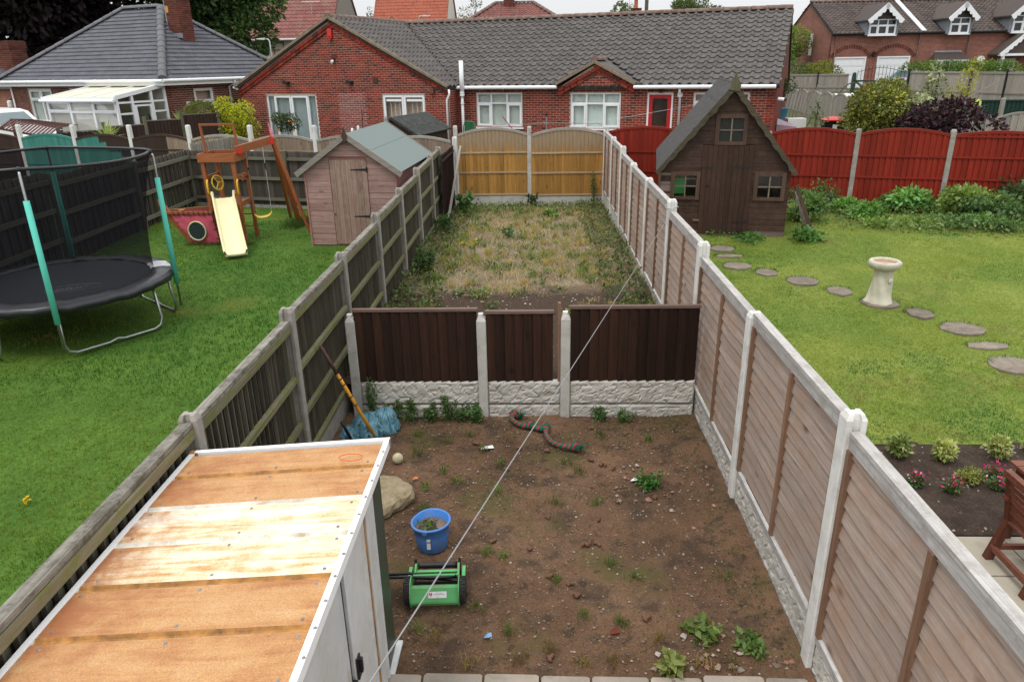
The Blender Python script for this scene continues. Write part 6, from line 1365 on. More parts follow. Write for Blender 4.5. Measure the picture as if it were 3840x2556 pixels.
pipe(H, [(-2.20, -.33, .5), (-2.20, -.33, 2.72)], .05, UPVCD, 'soil_pipe', 12); pipe(H, [(-2.20, -.33, 2.72), (-2.20, -.33, 3.86)], .075, UPVC, 'soil_pipe', 14)
for z, r in ((2.45, .066), (2.72, .085), (2.8, .08)): MB().tube([(-2.20, -.33, z), (-2.20, -.33, z+.06)], r, 14).build('pipe_collar', UPVC, H)
MB().beam((-11.6, -.85, 3.07), (-11.38, -.85, 3.0), .1, .06).build('gutter_end', UPVC, H)
b = MB(); b.prismy([(-7.08, 4.68), (-7.0, 4.64), (-6.92, 4.68), (-6.91, 4.95), (-6.96, 4.99), (-7.04, 4.99), (-7.09, 4.95)], -.9, -.81); al = b.build('alarm_box', REDPL, H); MB().lathe([(.035, 0), (.03, .006), (.001, .007)], 12).build('siren', BLACK, al, (-7.0, -.901, 4.72), (PI/2, 0, 0))
MB().tube([(-6.97, -.98, 3.88), (-6.97, -.88, 3.93)], .05, 10).build('security_camera', UPVC, H); MB().box((-7.0, -.9, 3.93), (-6.93, -.8, 3.99)).build('camera_bracket', IRON, H)
for x in (-9.1, -6.35):
    b = MB(); b.prismy([(x-.11, 3.19), (x+.09, 3.13), (x+.1, 3.22), (x-.09, 3.28)], -.98, -.84); b.box((x+.02, -.86, 3.14), (x+.1, -.8, 3.26)); b.build('floodlight', IRON, H)
MB().box((-5.42, -.825, 3.17), (-5.23, -.8, 3.36)).build('vent', plain('brown_plastic', (.05, .022, .016), .5), H); MB().box((-3.15, -.9, 2.82), (-3.01, -.8, 3.0)).build('junction_box', plain('brown_box', (.13, .055, .04), .5), H)
MB().box((-7.06, -.812, 4.02), (-6.84, -.8, 4.17)).build('air_brick', BRICKD, H)
MB().sphere((4.59, -.1, 2.93), .085, 12, 8, (1, 1, .8)).build('wall_lamp', BLACK, H, smooth=True); MB().box((4.54, -.1, 2.8), (4.64, 0, 2.9)).build('lamp_bracket', IRON, H)
MB().tube([(-5.98, -.83, 2.25), (-6.03, -.84, 1.2)], .013, 6).build('wall_conduit', BARK, H)
MB().tube([(8.1, .08, 2.62), (8.28, .05, 2.6)], .05, 10).build('side_camera', UPVC, H); MB().tube([(8.2, .06, 2.61), (8.34, .05, 2.6)], .045, 10).build('side_camera_hood', BLACK, H)
HOSE = plain('green_hose', (.01, .19, .08), .4, .15, 6)
hz = thing('garden_hose', 'green garden hose hung in loops beside the white waste pipe', 'hose', (-2.12, 25.72, 1.2), R(-20))
b = MB()
for k in range(5): b.tube([(.05*k-.2+.12*math.sin(a)+.02*k, -.03*k, .72-.62*(1-math.cos(a))*.5*(1+.05*k)) for a in np.linspace(0, 2*PI, 22)], .018, 7)
b.build('hose_loops', HOSE, hz, smooth=True)
# dark shed, potted orange tree, rotary dryer and small things in the bungalow's yard
S = thing('garden_shed', 'dark brown shed with old black felt roof in front of the brick gable', 'shed', (-4.14, 21.95, .5), R(-15.5))
gable_roof(S, -.86, .86, 0, 1.33, 1.84, -.06, 2.5, FELT_OLD, .04, ov=(.55,))
gd = lambda z: (-.76, .76) if z < 1.38 else (-.76*(1.83-z)/.45, .76*(1.83-z)/.45)
clad_wall(S, -.76, .76, 0, 1.8, W_DKB, .19, gd); MB().box((-.75, .02, 0), (.75, 2.4, 1.36)).build('shed_body', W_DKB, S)
for s in (-1, 1): MB().beam((0, -.07, 1.8), (s*.88, -.07, 1.28), .02, .07).build('bargeboard', FELT_OLD, S)
Pt = thing('potted_tree', 'small round potted orange tree with fruit before the french window', 'potted tree', (-8.29, 25.0, .55))
foliage(Pt, cluster_blobs((0, 0, 1.48), .42, 9, .36, .5), 1500, .075, (.05, .085, .035), 'leaves', alt=(.12, .15, .08), altp=.15)
MB().tube([(0, 0, .3), (.02, 0, .8), (0, 0, 1.4)], .018, 7).build('stem', BARK, Pt); MB().lathe([(.14, 0), (.2, .38), (.21, .4), (.001, .38)], 18).build('pot', WHITEP, Pt)
for i in range(9):
    d = sphere_dirs(1)[0]; d[1] = -abs(d[1]); MB().sphere((d[0]*.36, d[1]*.38, 1.38+d[2]*.25), .035, 8, 6).build('orange', plain('orange_fruit', (.75, .27, .02), .5, .05) if i == 0 else bpy.data.materials['orange_fruit'], Pt)
Dr = thing('rotary_dryer', 'grey pole of a rotary clothes dryer with lines', 'clothes dryer', (.38, 22.0, .5))
MB().tube([(0, 0, 0), (0, 0, 1.78)], .025, 10).build('pole', STEEL, Dr); MB().tube([(0, 0, 1.78), (0, 0, 1.87)], .03, 10).build('pole_cap', BLACK, Dr); MB().box((-.08, -.03, 1.58), (.08, .03, 1.61)).build('hub', STEEL, Dr)
for a, L in ((.1, 1.6), (.2, 1.7), (PI+.05, 1.7), (PI-.05, 1.5)): MB().tube([(0, 0, 1.6), (L*math.cos(a), L*math.sin(a), 1.56-.02)], .006, 5).build('line_arm', CAB, Dr)
MB().tube([(-.85, 20.5, 2.40), (-.45, 20.5, 1.91), (.3, 20.5, 1.0)], .013, 7).build('broom_handle', plain('crimson_stick', (.3, .05, .08), .5, .1), None, label='crimson broom handle poking up behind the golden fence', cat='broom')
for i, (x, z, l) in enumerate(((-4.95, 2.17, 'left one of two white garden lights above the grey arched fence'), (-4.78, 2.23, 'right one of two white garden lights above the grey arched fence'))):
    t_ = thing('garden_light', l, 'garden light', (x, 20.3, .55), 0, 'white garden lights'); MB().tube([(0, 0, 0), (0, 0, z-.68)], .008, 6).build('stake', STEEL, t_); MB().lathe([(.03, z-.70), (.036, z-.66), (.034, z-.58), (.02, z-.55), (.001, z-.545)], 12).build('lamp_head', WHITEP, t_)
MB().tube([(.9, 21.5, 2.03), (3.0, 22.6, 2.22), (5.1, 23.9, 2.45)], .003, 5).build('clothes_line', WHITEP, None, label='thin white line slung in front of the red door', cat='clothes line')

# ================================================================ LEFT BUNGALOW WITH HIPPED GREY ROOF
G = thing('hipped_bungalow', 'brick bungalow with blue grey hipped tile roof, chimney and white conservatory', 'bungalow', (-13.02, 26.64, 0), R(-22.64))
Z0, Z1 = .9, 3.36
OL = [(-7.5, -6.1, 1.9, 3.12), (-5.05, -3.75, 1.9, 3.12)]
w1 = openwall(G, -8.4, 0, Z0, Z1, OL, MORTAR, 0); brickwork(w1, -8.4, 0, Z0, Z1, OL, BRICKD, 0)
rs = newobj('right_wall_frame', None, G, (0, 0, 0), (0, 0, PI/2)); OR_ = [(1.26, 2.2, 2.0, 3.09)]
w2 = openwall(rs, 0, 6.3, Z0, Z1, OR_, MORTAR, 0); w2.parent = rs; brickwork(w2, 0, 6.3, Z0, Z1, OR_, BRICKD, 0)
window(G, *OL[0], [.5], .04, .34, CURT, sash={(0, 1), (1, 1)}); window(G, *OL[1], [.5], .04, .34, None)
window(rs, *OR_[0], [], .04, .45, None, sash={(0, 1)})
vm = math.hypot(3.45, 2.58)
r1 = tile_roof(G, (0, -.3, 3.42), (1, 0, 0), (0, 3.45, 2.58), lambda v: -8.61+3.51*v/vm, lambda v: .3-3.35*v/vm, vm, .30, .235, TILEG, prof_two, 8, indiv=300, base=FELT_OLD)
r2 = tile_roof(G, (.3, 0, 3.42), (0, 1, 0), (-3.35, 0, 2.58), lambda v: -.3+3.45*v/4.23, lambda v: 6.58-3.43*v/4.23, 4.23, .30, .235, TILEG, prof_two, 8, indiv=160, base=FELT_OLD)
b = MB(); b.add([(-8.61, -.3, 3.4), (-5.1, 3.15, 5.98), (-8.61, 6.58, 3.4)], [(0, 1, 2)]); b.add([(-8.61, 6.58, 3.4), (-5.1, 3.15, 5.98), (-3.05, 3.15, 5.98), (.3, 6.58, 3.4)], [(0, 1, 2, 3)]); b.build('rear_roof', TILEG, G)
HIP = plain('grey_hip_tile', (.12, .12, .13), .7, .12, 8, bump=.3)
for p_, q_ in (((.32, -.32, 3.47), (-3.05, 3.15, 6.05)), ((-8.63, -.32, 3.47), (-5.1, 3.15, 6.05)), ((-5.1, 3.15, 6.05), (-3.05, 3.15, 6.05)), ((.32, 6.6, 3.47), (-3.05, 3.15, 6.05))): ridge(r1, p_, q_, .12, HIP, .42)
for a, c in (((-8.66, -.33, 3.22), (.33, -.31, 3.36)), ((.31, -.31, 3.221), (.33, 6.6, 3.361))): MB().box(a, c).build('fascia', UPVC, G)
gutter(G, (-8.66, -.38, 3.38), (.38, -.38, 3.38)); gutter(G, (.38, -.36, 3.385), (.38, 6.6, 3.385)); 
pipe(G, [(.38, 3.0, 3.35), (.36, 3.0, 3.2), (.06, 3.0, 3.1), (.06, 3.0, .9)], .036, UPVC); pipe(G, [(-8.38, -.06, 3.3), (-8.38, -.06, .9)], .03, UPVC); pipe(G, [(-3.85, -.38, 3.34), (-3.8, -.2, 3.2), (-3.6, -.1, 3.12)], .036, UPVC)
MB().box((.0, .82, 2.48), (.05, .96, 2.64)).build('vent_box', UPVCD, G)
def stack(parent, x0, x1, y0, y1, z0, z1, name='chimney', mat=BRICKD):
    o = MB().box((x0+.008, y0+.008, z0), (x1-.008, y1-.008, z1)).build(name, MORTAR, parent); m = MB(); z = z0; r = 0
    while z < z1-.03:
        e = .03 if z > z1-.3 else 0
        for (a, c, yy, ax) in ((x0, x1, y0, 0), (x0, x1, y1, 0), (y0, y1, x0, 1), (y0, y1, x1, 1)):
            L = c-a; n = max(2, round(L/BL)); w_ = L/n
            for i in range(n+(r % 2)):
                u0 = a+w_*i-(w_/2 if r % 2 else 0); u1 = min(u0+w_, c); u0 = max(u0, a)
                if u1-u0 < .04: continue
                if ax == 0: m.box((u0+.005-e, yy-.012-e, z+.005), (u1-.005+e, yy+.012+e, z+BH-.005))
                else: m.box((yy-.012-e, u0+.005-e, z+.005), (yy+.012+e, u1-.005+e, z+BH-.005))
        z += BH; r += 1
    m.build('chimney_bricks', mat, o, kind='stuff'); return o
ch = stack(G, -1.97, -1.37, 2.42, 3.05, 4.5, 6.75)
POT = plain('terracotta_pot', (.35, .1, .05), .8, .15, 9)
for x in (-1.82, -1.52): MB().lathe([(.13, 6.7), (.11, 6.75), (.1, 7.0), (.12, 7.03), (.07, 7.03)], 14).build('chimney_pot', POT, ch, (x, 2.74, 0), smooth=True)
MB().box((-1.94, 2.375, 5.75), (-1.82, 2.405, 5.98)).build('yellow_box', plain('ochre_box', (.55, .27, .06), .5, .1), ch)
b = MB(); b.box((-2.02, 2.36, 4.85), (-1.3, 2.405, 5.02)); b.build('flashing', LEADM, ch)
MB().tube([(-2.1, 2.5, 5.2), (-2.12, 2.5, 7.0)], .018, 6).build('aerial_pole', STEEL, ch); MB().tube([(-2.12, 2.5, 5.9), (-1.95, 2.5, 5.9)], .015, 6).build('aerial_bracket', STEEL, ch)
# conservatory
cs = newobj('conservatory', None, G, (0, 0, 0)); CX0, CX1, CY = -3.5, -.05, -2.02; CREAMS = glassmat('cream_polycarbonate', (.75, .72, .5), .05, .75)
t = NT('cream_roof_sheet'); CRM = t.out((.66, .63, .45), .4, spec=.5)
for i in range(4):
    x = CX0+(CX1-CX0)*i/3; MB().beam((x, CY-.08, 2.9), (x, -.02, 3.24), .07 if i < 3 else .16, .06 if i < 3 else .13).build('roof_bar', UPVC, cs)
for i in range(3):
    x0 = CX0+(CX1-CX0)*i/3+.036; x1 = CX0+(CX1-CX0)*(i+1)/3-.036; b = MB(); v = [(x0, CY-.06, 2.885), (x1, CY-.06, 2.885), (x1, -.02, 3.225), (x0, -.02, 3.225)]; b.add(v+[(p_[0], p_[1], p_[2]-.025) for p_ in v], [(0,1,2,3),(7,6,5,4),(0,4,5,1),(1,5,6,2),(2,6,7,3),(3,7,4,0)]); b.build('roof_panel', CRM, cs)
MB().box((CX0-.1, CY-.14, 2.79), (CX1+.1, CY-.06, 2.92)).build('eaves_beam', UPVC, cs); MB().tube([(CX0-.14, CY-.17, 2.8), (CX1+.1, CY-.17, 2.8)], .05, 10).build('gutter', UPVC, cs)
for i in range(4):
    x = CX0+(CX1-CX0)*i/3; MB().box((x-.045, CY-.03, Z0), (x+.045, CY+.05, 2.79)).build('frame_post', UPVC, cs)
for z, h in ((2.74, .06), (2.40, .06), (1.2, .08)): MB().box((CX0+.045, CY-.025, z), (CX1-.045, CY+.045, z+h)).build('frame_rail', UPVC, cs)
for i in range(3):
    x0 = CX0+(CX1-CX0)*i/3+.05; x1 = CX0+(CX1-CX0)*(i+1)/3-.05
    for z0, z1 in ((1.28, 2.40), (2.46, 2.74)):
        MB().box((x0, CY+.0, z0), (x1, CY+.006, z1)).build('pane', GLASS, cs)
        if i != 1 and z0 > 2:
            for a, c in (((x0-.01, CY-.045, z0-.01), (x0+.04, CY-.01, z1+.01)), ((x1-.04, CY-.045, z0-.01), (x1+.01, CY-.01, z1+.01)), ((x0+.04, CY-.044, z0-.01), (x1-.04, CY-.011, z0+.04)), ((x0+.04, CY-.044, z1-.04), (x1-.04, CY-.011, z1+.01))): MB().box(a, c).build('sash_bar', UPVC, cs)
    MB().box((x0, CY+.06, 1.28), (x1, CY+.066, 2.74)).build('blind', ROLLER, cs)
for y, w_ in ((CY, .09), (-1.42, .09), (-.62, .09), (-.04, .09)):
    MB().box((CX1-.03, y-w_/2+.001, Z0), (CX1+.05, y+w_/2, 2.86+.34*(y-CY)/2.02)).build('frame_post', UPVC, cs)
for z in (2.70,): MB().box((CX1-.025, CY+.05, z), (CX1+.045, -.05, z+.06)).build('frame_rail', UPVC, cs)
for y0, y1, z in ((CY+.05, -1.47, 2.34), (-.57, -.08, 2.36), (CY+.05, -1.47, 1.2), (-.57, -.08, 1.2), (-1.37, -.67, 2.58)): MB().box((CX1-.024, y0, z), (CX1+.044, y1, z+.06)).build('frame_rail', UPVC, cs)
for y in (-1.34, -.70): MB().box((CX1-.01, y-.05, 1.0), (CX1+.055, y+.05, 2.58)).build('door_stile', UPVC, cs)
for y0, y1, z0, z1 in ((CY+.05, -1.47, 1.26, 2.34), (CY+.05, -1.47, 2.4, 2.7), (-1.29, -.75, 1.1, 2.58), (-.57, -.08, 1.26, 2.36), (-.57, -.08, 2.42, 2.7), (-1.37, -.67, 2.76, 2.88), (-.57, -.08, 2.76, 3.08)): MB().box((CX1+.0, y0, z0), (CX1+.006, y1, z1)).build('pane', GLASS, cs)
MB().box((CX0, -.03, Z0), (CX1-.1, -.02, 3.2)).build('inner_wall', RENDERW, cs); MB().box((CX0, CY+.1, Z0), (CX1-.1, -.05, 1.0)).build('floor', RENDERW, cs)
MB().box((CX0-.03, CY+.05, Z0), (CX0+.03, -.03, 2.85)).build('left_side', UPVC, cs)
MB().box((-.75, -.5, 1.5), (-.2, -.3, 1.9)).build('side_table', WHITEP, cs); MB().tube([(-.5, -.4, 1.92), (-.42, -.4, 2.0), (-.5, -.4, 2.1), (-.58, -.4, 2.28)], [.06, .08, .05, .01], 8).build('black_vase', BLACK, cs)
# its yard: low brown fence, shrubs, yucca, van, slatted arbour
root = thing('yard_fence', 'low dark brown fence stepping uphill beside the conservatory', 'fence', (-14.7, 22.75, .9), R(44))
for i, (x0, x1, h) in enumerate(((0, 1.3, 1.06), (1.3, 2.55, 1.15), (2.55, 3.75, 1.25), (3.75, 5.0, 1.38))):
    p_ = newobj('fence_panel', None, root); board_run(root, p_, x0+.05, x1-.05, 0, h, W_DKB, .115, 0, y=0); newobj('cap_rail', boxmesh(x1-x0-.1, .06, .03, W_OLDR), p_, ((x0+x1)/2, 0, h))
    newobj('post', boxmesh(.1, .1, h+.16, W_OLDP, .01), root, (x0, 0, 0))
newobj('post', boxmesh(.1, .1, 1.55, W_OLDP, .01), root, (5.0, 0, 0))
t_ = thing('golden_shrub', 'bright yellow conifer shrub beside the brick gable', 'shrub', (-10.8, 26.7, .95)); foliage(t_, cluster_blobs((0, 0, 1.0), .8, 14, .95, .5), 8000, .07, (.52, .54, .03), 'leaves', alt=(.07, .13, .03), altp=.25); MB().tube([(0, 0, 0), (0, 0, 1)], .04, 6).build('stem', BARK, t_)
MB().tube([(.75*math.cos(a)+-10.5, 26.2, 1.3+1.25*math.sin(a)) for a in np.linspace(0, PI, 20)], .012, 6).build('metal_arch', IRON, None, label='thin black metal arch over the yellow shrub', cat='arch')
t_ = thing('clipped_shrub', 'clipped olive green box shrub behind the low brown fence', 'shrub', (-11.75, 26.3, 1.15)); foliage(t_, [(0, 0, 1.15, .52, .5, .42), (.15, 0, 1.2, .4, .4, .38), (-.2, 0, 1.15, .35, .4, .38)], 4200, .05, (.15, .18, .035), 'leaves', shell=.3); MB().tube([(0, 0, 0), (0, 0, 1)], .05, 6).build('stem', BARK, t_)
def yucca(label, loc, h, n=46):
    t_ = thing('spiky_plant', label, 'plant', loc, 0, 'spiky cordylines'); V = []; F = []
    for i in range(n):
        a = random.uniform(0, 6.28); e = random.uniform(.25, 1.35); L = h*random.uniform(.7, 1); d = Vector((math.cos(a)*math.cos(e), math.sin(a)*math.cos(e), math.sin(e))); s = Vector((-math.sin(a), math.cos(a), 0))*.022; o = Vector((0, 0, .3)); k = len(V)
        V += [o-s*.6, o+s*.6, o+d*L*.5+s, o+d*L*.5-s, o+d*L+Vector((0, 0, -.12*L))]; F += [(k, k+1, k+2), (k, k+2, k+3), (k+3, k+2, k+4)]
    newobj('leaves', npmesh('yl', [tuple(v) for v in V], F, LEAF, np.tile((.28, .36, .12), (len(V), 1))), t_); MB().tube([(0, 0, -.3), (0, 0, .35)], .05, 7).build('stem', BARK, t_)
yucca('spiky pale green cordyline beside the conservatory door', (-12.25, 25.9, 1.55), .85); yucca('spiky pale green cordyline poking above the teal painted fence', (-13.0, 22.4, 1.45), .85)
V_ = thing('white_van', 'white van parked at the left edge behind the arched fence', 'van', (-17.9, 24.9, .95), R(-18))
def van_body(): 
    pr = [(-2.3, .25), (1.25, .25), (1.75, .3), (1.8, .75), (1.55, .98), (.75, 1.12), (.25, 1.55), (-.1, 1.63), (-1.2, 1.66), (-2.25, 1.6), (-2.32, 1.0)]
    b = MB(); b.prismy(pr, -.78, .78); return b
van_body().build('body', plain('white_car_paint', (.78, .79, .8), .25, .02, 2, bump=0, spec=.6), V_)
b = MB(); b.add([(.72, -.66, 1.14), (.72, .66, 1.14), (.27, .6, 1.53), (.27, -.6, 1.53)], [(0, 1, 2, 3)]); o = b.build('windscreen', plain('dark_car_glass', (.10, .14, .15), .08, .1, 2, bump=0, spec=.8), V_, (.02, 0, .012))
b = MB(); b.add([(.55, -.79, 1.1), (.18, -.79, 1.5), (-.45, -.79, 1.52), (-.45, -.79, 1.08)], [(0, 1, 2, 3)]); b.build('side_window', bpy.data.materials['dark_car_glass'], V_)
for x in (-1.5, 1.1):
    for y in (-.78, .78): MB().lathe([(.05, -.09), (.3, -.09), (.31, 0), (.3, .09), (.05, .09)], 20).build('wheel', TYRE, V_, (x, y, .3), (PI/2, 0, 0))
MB().tube([(-.2, 0, 1.62), (-.32, 0, 1.8)], .006, 5).build('aerial', IRON, V_)
Ar = thing('slatted_arbour', 'maroon slatted garden arbour roof leaning above the arched fence', 'arbour', (-15.5, 23.1, .9), R(-10))
for i in range(15):
    x = -.78+.115*i; MB().beam((x, -.15, 1.48-.018*i), (x+.12, .5, 1.42-.012*i), .07, .02).build('roof_slat', W_PERG, Ar); MB().beam((x-.02, -.16, 1.475-.018*i), (x+.1, -.75, 1.28-.018*i), .07, .02).build('roof_slat', W_PERG, Ar)
MB().beam((-.85, -.15, 1.47), (.95, -.15, 1.2), .05, .05).build('ridge_bar', W_PERG, Ar); MB().beam((-.85, -.75, 1.26), (.95, -.75, .98), .04, .06).build('front_bar', W_PERG, Ar)
for x, h in ((-.8, 1.45), (.88, 1.15)): MB().box((x-.04, -.18, 0), (x+.04, -.1, h)).build('post', W_PERG, Ar); MB().beam((x, -.75, h-.25), (x, -.15, h-.05), .04, .05).build('side_bar', W_PERG, Ar)
# ================================================================ YARD BEHIND THE RED FENCE
def gz_(x, y): return float(far_z(np.array([x], float), np.array([y], float))[0])
def shrub(name, label, x, y, blobs, n, size, base, z=None, cat='shrub', h=None, **k):
    t_ = thing(name, label, cat, (x, y, gz_(x, y) if z is None else z)); foliage(t_, blobs, n, size, base, 'leaves', **k)
    limbs(t_, (0, 0, -.1), [b[:3] for b in random.sample(list(blobs), min(6, len(blobs)))], .05, 'stems'); return t_
shrub('variegated_shrub', 'large yellow green variegated shrub behind the red fence', 11.2, 24.6, cluster_blobs((0, 0, 1.45), 1.3, 18, 1.05, .5), 15000, .10, (.115, .145, .035), .65, alt=(.36, .34, .07), altp=.28)
shrub('silver_shrub', 'silvery variegated shrub between the yellow and the purple one', 12.3, 24.0, cluster_blobs((0, 0, 1.2), .7, 9, .95, .5), 3200, .09, (.22, .26, .16), .65, alt=(.42, .45, .3), altp=.35)
shrub('purple_shrub', 'dark purple leafed smoke bush behind the red fence', 12.0, 22.4, cluster_blobs((0, 0, 1.1), 1.2, 16, .85, .5), 4200, .15, (.026, .012, .02), .6, alt=(.06, .018, .03), altp=.25)
shrub('tall_shrub', 'tall slender variegated shrub rising in front of the grey fence', 13.4, 26.0, [(0, 0, 2.55, .22, .22, .4), (.1, 0, 2.1, .35, .3, .3), (-.25, 0, 1.9, .3, .3, .25), (.3, 0, 1.7, .3, .3, .25), (0, 0, 1.3, .45, .4, .5)], 1000, .11, (.2, .24, .13), .65, alt=(.4, .42, .25), altp=.3)
shrub('golden_privet', 'tall wispy golden shrub in front of the grey fence', 14.4, 26.0, [(.3, 0, 2.75, .2, .2, .35), (.1, 0, 2.3, .3, .3, .4), (-.15, 0, 1.8, .35, .3, .4), (.2, 0, 1.5, .4, .3, .4), (-.3, 0, 1.2, .3, .3, .3)], 1000, .09, (.33, .33, .07), .65)
b = MB()
for k in range(6): b.tube([(0, 0, 0), (.25+.1*k, 0, .5+.05*k), (.7+.12*k, -.1, .55+.12*k)], [.012, .009, .004], 5)
b.build('bare_branch', W_SILV, None, (12.9, 23.6, 2.0), label='bare pale branches sticking out beside the purple shrub', cat='branch')
t_ = thing('tub_planter', 'blue plastic tub holding a straggly shrub by the end of the bungalow', 'planter', (9.15, 28.5, 1.2)); BLUT = plain('blue_tub', (.05, .2, .3), .45, .1, 6)
MB().lathe([(.26, 0), (.3, .4), (.34, .8), (.36, .82), (.3, .8), (.001, .76)], 24).build('tub', BLUT, t_, smooth=True)
foliage(t_, cluster_blobs((.05, 0, 1.35), .5, 9, .6, .5), 1700, .08, (.07, .1, .035), 'leaves'); limbs(t_, (0, 0, .75), [(.2, 0, 1.7), (-.2, 0, 1.8), (0, .2, 1.6), (.35, 0, 1.4)], .03, 'stems')
t_ = thing('trellis', 'leaning trellis of pale twigs behind the blue tub', 'trellis', (10.0, 29.2, 1.0), R(-10))
for i in range(9): MB().tube([(-.5+.12*i, 0, .2), (-.25+.12*i, .02, 1.8)], .015, 5).build('twig', W_SILV, t_)
MB().box((8.45, 25.2, 1.2), (9.05, 25.6, 1.88)).build('white_box', WHITEP, None, label='white appliance box standing behind the red fence', cat='box')
b = MB(); b.add([(7.9, 24.6, 1.75), (8.5, 24.5, 1.68), (8.6, 25.1, 1.7), (8.1, 25.2, 1.9), (7.9, 24.6, 1.2), (8.5, 24.5, 1.2), (8.6, 25.1, 1.2), (8.1, 25.2, 1.2)], [(0,1,2,3),(7,6,5,4),(0,4,5,1),(1,5,6,2),(2,6,7,3),(3,7,4,0)]); b.build('covered_heap', plain('mauve_sheet', (.3, .22, .26), .7, .1), None, label='mauve plastic sheet draped over a heap behind the red fence', cat='sheet')
Bn = thing('wheelie_bin', 'black bin with bright red lid behind the red fence', 'bin', (10.4, 26.4, .8), R(-10))
MB().prismz([(-.27, -.3), (.27, -.3), (.27, .3), (-.27, .3)], 0, .92, [(-.32, -.36), (.32, -.36), (.32, .36), (-.32, .36)]).build('bin_body', BLACK, Bn)
b = MB(); b.grid([[(x, y, .95+.10*(1-(x/.36)**2)*(1-(y/.42)**2)) for x in np.linspace(-.36, .36, 7)] for y in np.linspace(-.42, .40, 7)]); b.build('lid', REDPL, Bn, smooth=True); MB().box((-.36, -.42, .92), (.36, .40, .955)).build('lid_rim', REDPL, Bn)
MB().box((-.06, -.37, .62), (.08, -.345, .8)).build('number_plate', WHITEP, Bn); MB().tube([(-.3, .4, .9), (.3, .4, .9)], .02, 6).build('handle', BLACK, Bn)
for i in range(7):
    pass
for i, (x, y, w_) in enumerate(((9.7, 26.2, .5), (10.95, 25.9, .4))):
    MB().tube([(x-w_/2, y, .8), (x-w_/2, y, 1.55), (x-w_*.3, y, 1.8), (x, y, 1.88), (x+w_*.3, y, 1.8), (x+w_/2, y, 1.55), (x+w_/2, y, .8)], .012, 6).build('wire_hoop', IRON, None, label=('black wire hoop left of the red lidded bin', 'black wire hoop right of the red lidded bin')[i], cat='hoop')
shrub('thin_sapling', 'thin leafy sapling in front of the white box', 9.15, 24.6, [(0, 0, 1.9, .12, .12, .12), (-.05, 0, 1.6, .15, .15, .12), (.05, 0, 1.3, .3, .25, .2)], 160, .1, (.14, .19, .09), .6)
# arched grey fence running back up the yard
root = thing('arched_fence', 'row of grey arched fence panels running back up the yard', 'fence', (14.2, 43.0, .55), R(-92.5))
for k in range(7):
    x0 = 1.88*k; arch_panel(root, x0+.05, x0+1.83, .1, 1.38, .2, W_SILV, W_SILVR, W_SILVR, (), .2); newobj('post', hpost(1.64, CONC, .11, .11, slot=False), root, (x0, -.01, 0))
# second arched pale fence and dark green fence
root = thing('arched_fence', 'pale arched fence panels to the right of the purple shrub', 'fence', (12.6, 24.8, .6), R(-12))
for k in range(3): arch_panel(root, 1.93*k+.06, 1.93*k+1.87, .1, 1.05, .3, W_SILV, W_SILVR, W_SILVR, (), .2); newobj('post', hpost(1.36, CONC, .13, .13, slot=False), root, (1.93*(k+1), -.01, 0))
DKG = wood('dark_green_board', (.008, .03, .022), (.016, .048, .035), 2, .6, .12)
root = thing('green_fence', 'dark green board fence behind the purple shrub at the right edge', 'fence', (14.4, 28.6, .7), R(-8)); board_run(root, root, 0, 5.5, 0, 1.5, DKG, .14); 
for z in (.95, 1.45): newobj('rail', boxmesh(5.5, .04, .06, DKG), root, (2.75, -.03, z))
newobj('concrete_post', hpost(1.75, CONC, .12, .12, slot=False), None, (16.3, 26.8, .6), label='leaning pale concrete post in front of the dark green fence', cat='post')
t_ = thing('bird_feeder', 'lime green bird feeder house beside the purple shrub', 'bird feeder', (13.62, 23.6, 2.28)); t_.scale = (.62, .62, .62); LIME = plain('lime_plastic', (.45, .62, .05), .4, .05)
b = MB(); b.prismy([(-.09, 0), (.09, 0), (.11, .22), (0, .34), (-.11, .22)], -.09, .09); b.build('feeder_house', LIME, t_); MB().box((-.05, -.095, .1), (.05, -.091, .22)).build('window', WHITEP, t_); MB().box((-.14, -.13, -.02), (.14, .13, 0)).build('tray', LIME, t_); MB().tube([(0, 0, 0), (0, 0, -2.6)], .018, 6).build('pole', IRON, t_)
# tall grey fence with black posts, gate, hedge, car
def slat_fence(label, p_, q_, zt, h, n):
    P, Q = Vector((*p_, 0)), Vector((*q_, 0)); d = Q-P; L = d.length; a = math.atan2(d.y, d.x)
    rt = thing('grey_board_fence', label, 'fence', (p_[0], p_[1], zt-h), a)
    for i in range(n):
        x0, x1 = L*i/n, L*(i+1)/n; bp = newobj('fence_bay', None, rt); board_run(rt, bp, x0+.04, x1-.04, 0, h, W_SILV, .15, .004); 
        for z in (.15, .95, h-.1): newobj('rail', boxmesh(x1-x0-.08, .05, .08, W_SILVR), bp, ((x0+x1)/2, -.03, z))
        newobj('post', boxmesh(.07, .09, h+.12, IRON), bp, (x0, -.05, 0))
slat_fence('grey board fence with black posts left of the green gate', (14.3, 49.0), (18.85, 46.3), 2.83, 1.75, 3)
slat_fence('long grey board fence with black posts right of the green gate, under the hedge', (20.5, 42.4), (25.2, 30.0), 2.98, 1.95, 7)
Gt = thing('field_gate', 'green five bar wooden gate with black iron bow top in front of the garages', 'gate', (18.8, 45.4, 1.2), math.atan2(-2.9, 1.75)); GG = wood('dark_green_timber', (.02, .045, .03), (.04, .075, .055), 0, .7, .1)
for z in (.25, .5, .75, 1.2): MB().box((0, -.03, z), (3.3, .03, z+.1)).build('bar', GG, Gt)
MB().beam((0.1, 0, 1.2), (1.7, 0, .3), .06, .1).build('brace', GG, Gt)
for x in (-.05, 3.4): MB().box((x-.09, -.09, -.3), (x+.09, .09, 1.55)).build('gate_post', GG, Gt); MB().sphere((x, 0, 1.62), .11, 10, 7).build('post_ball', GG, Gt, smooth=True)
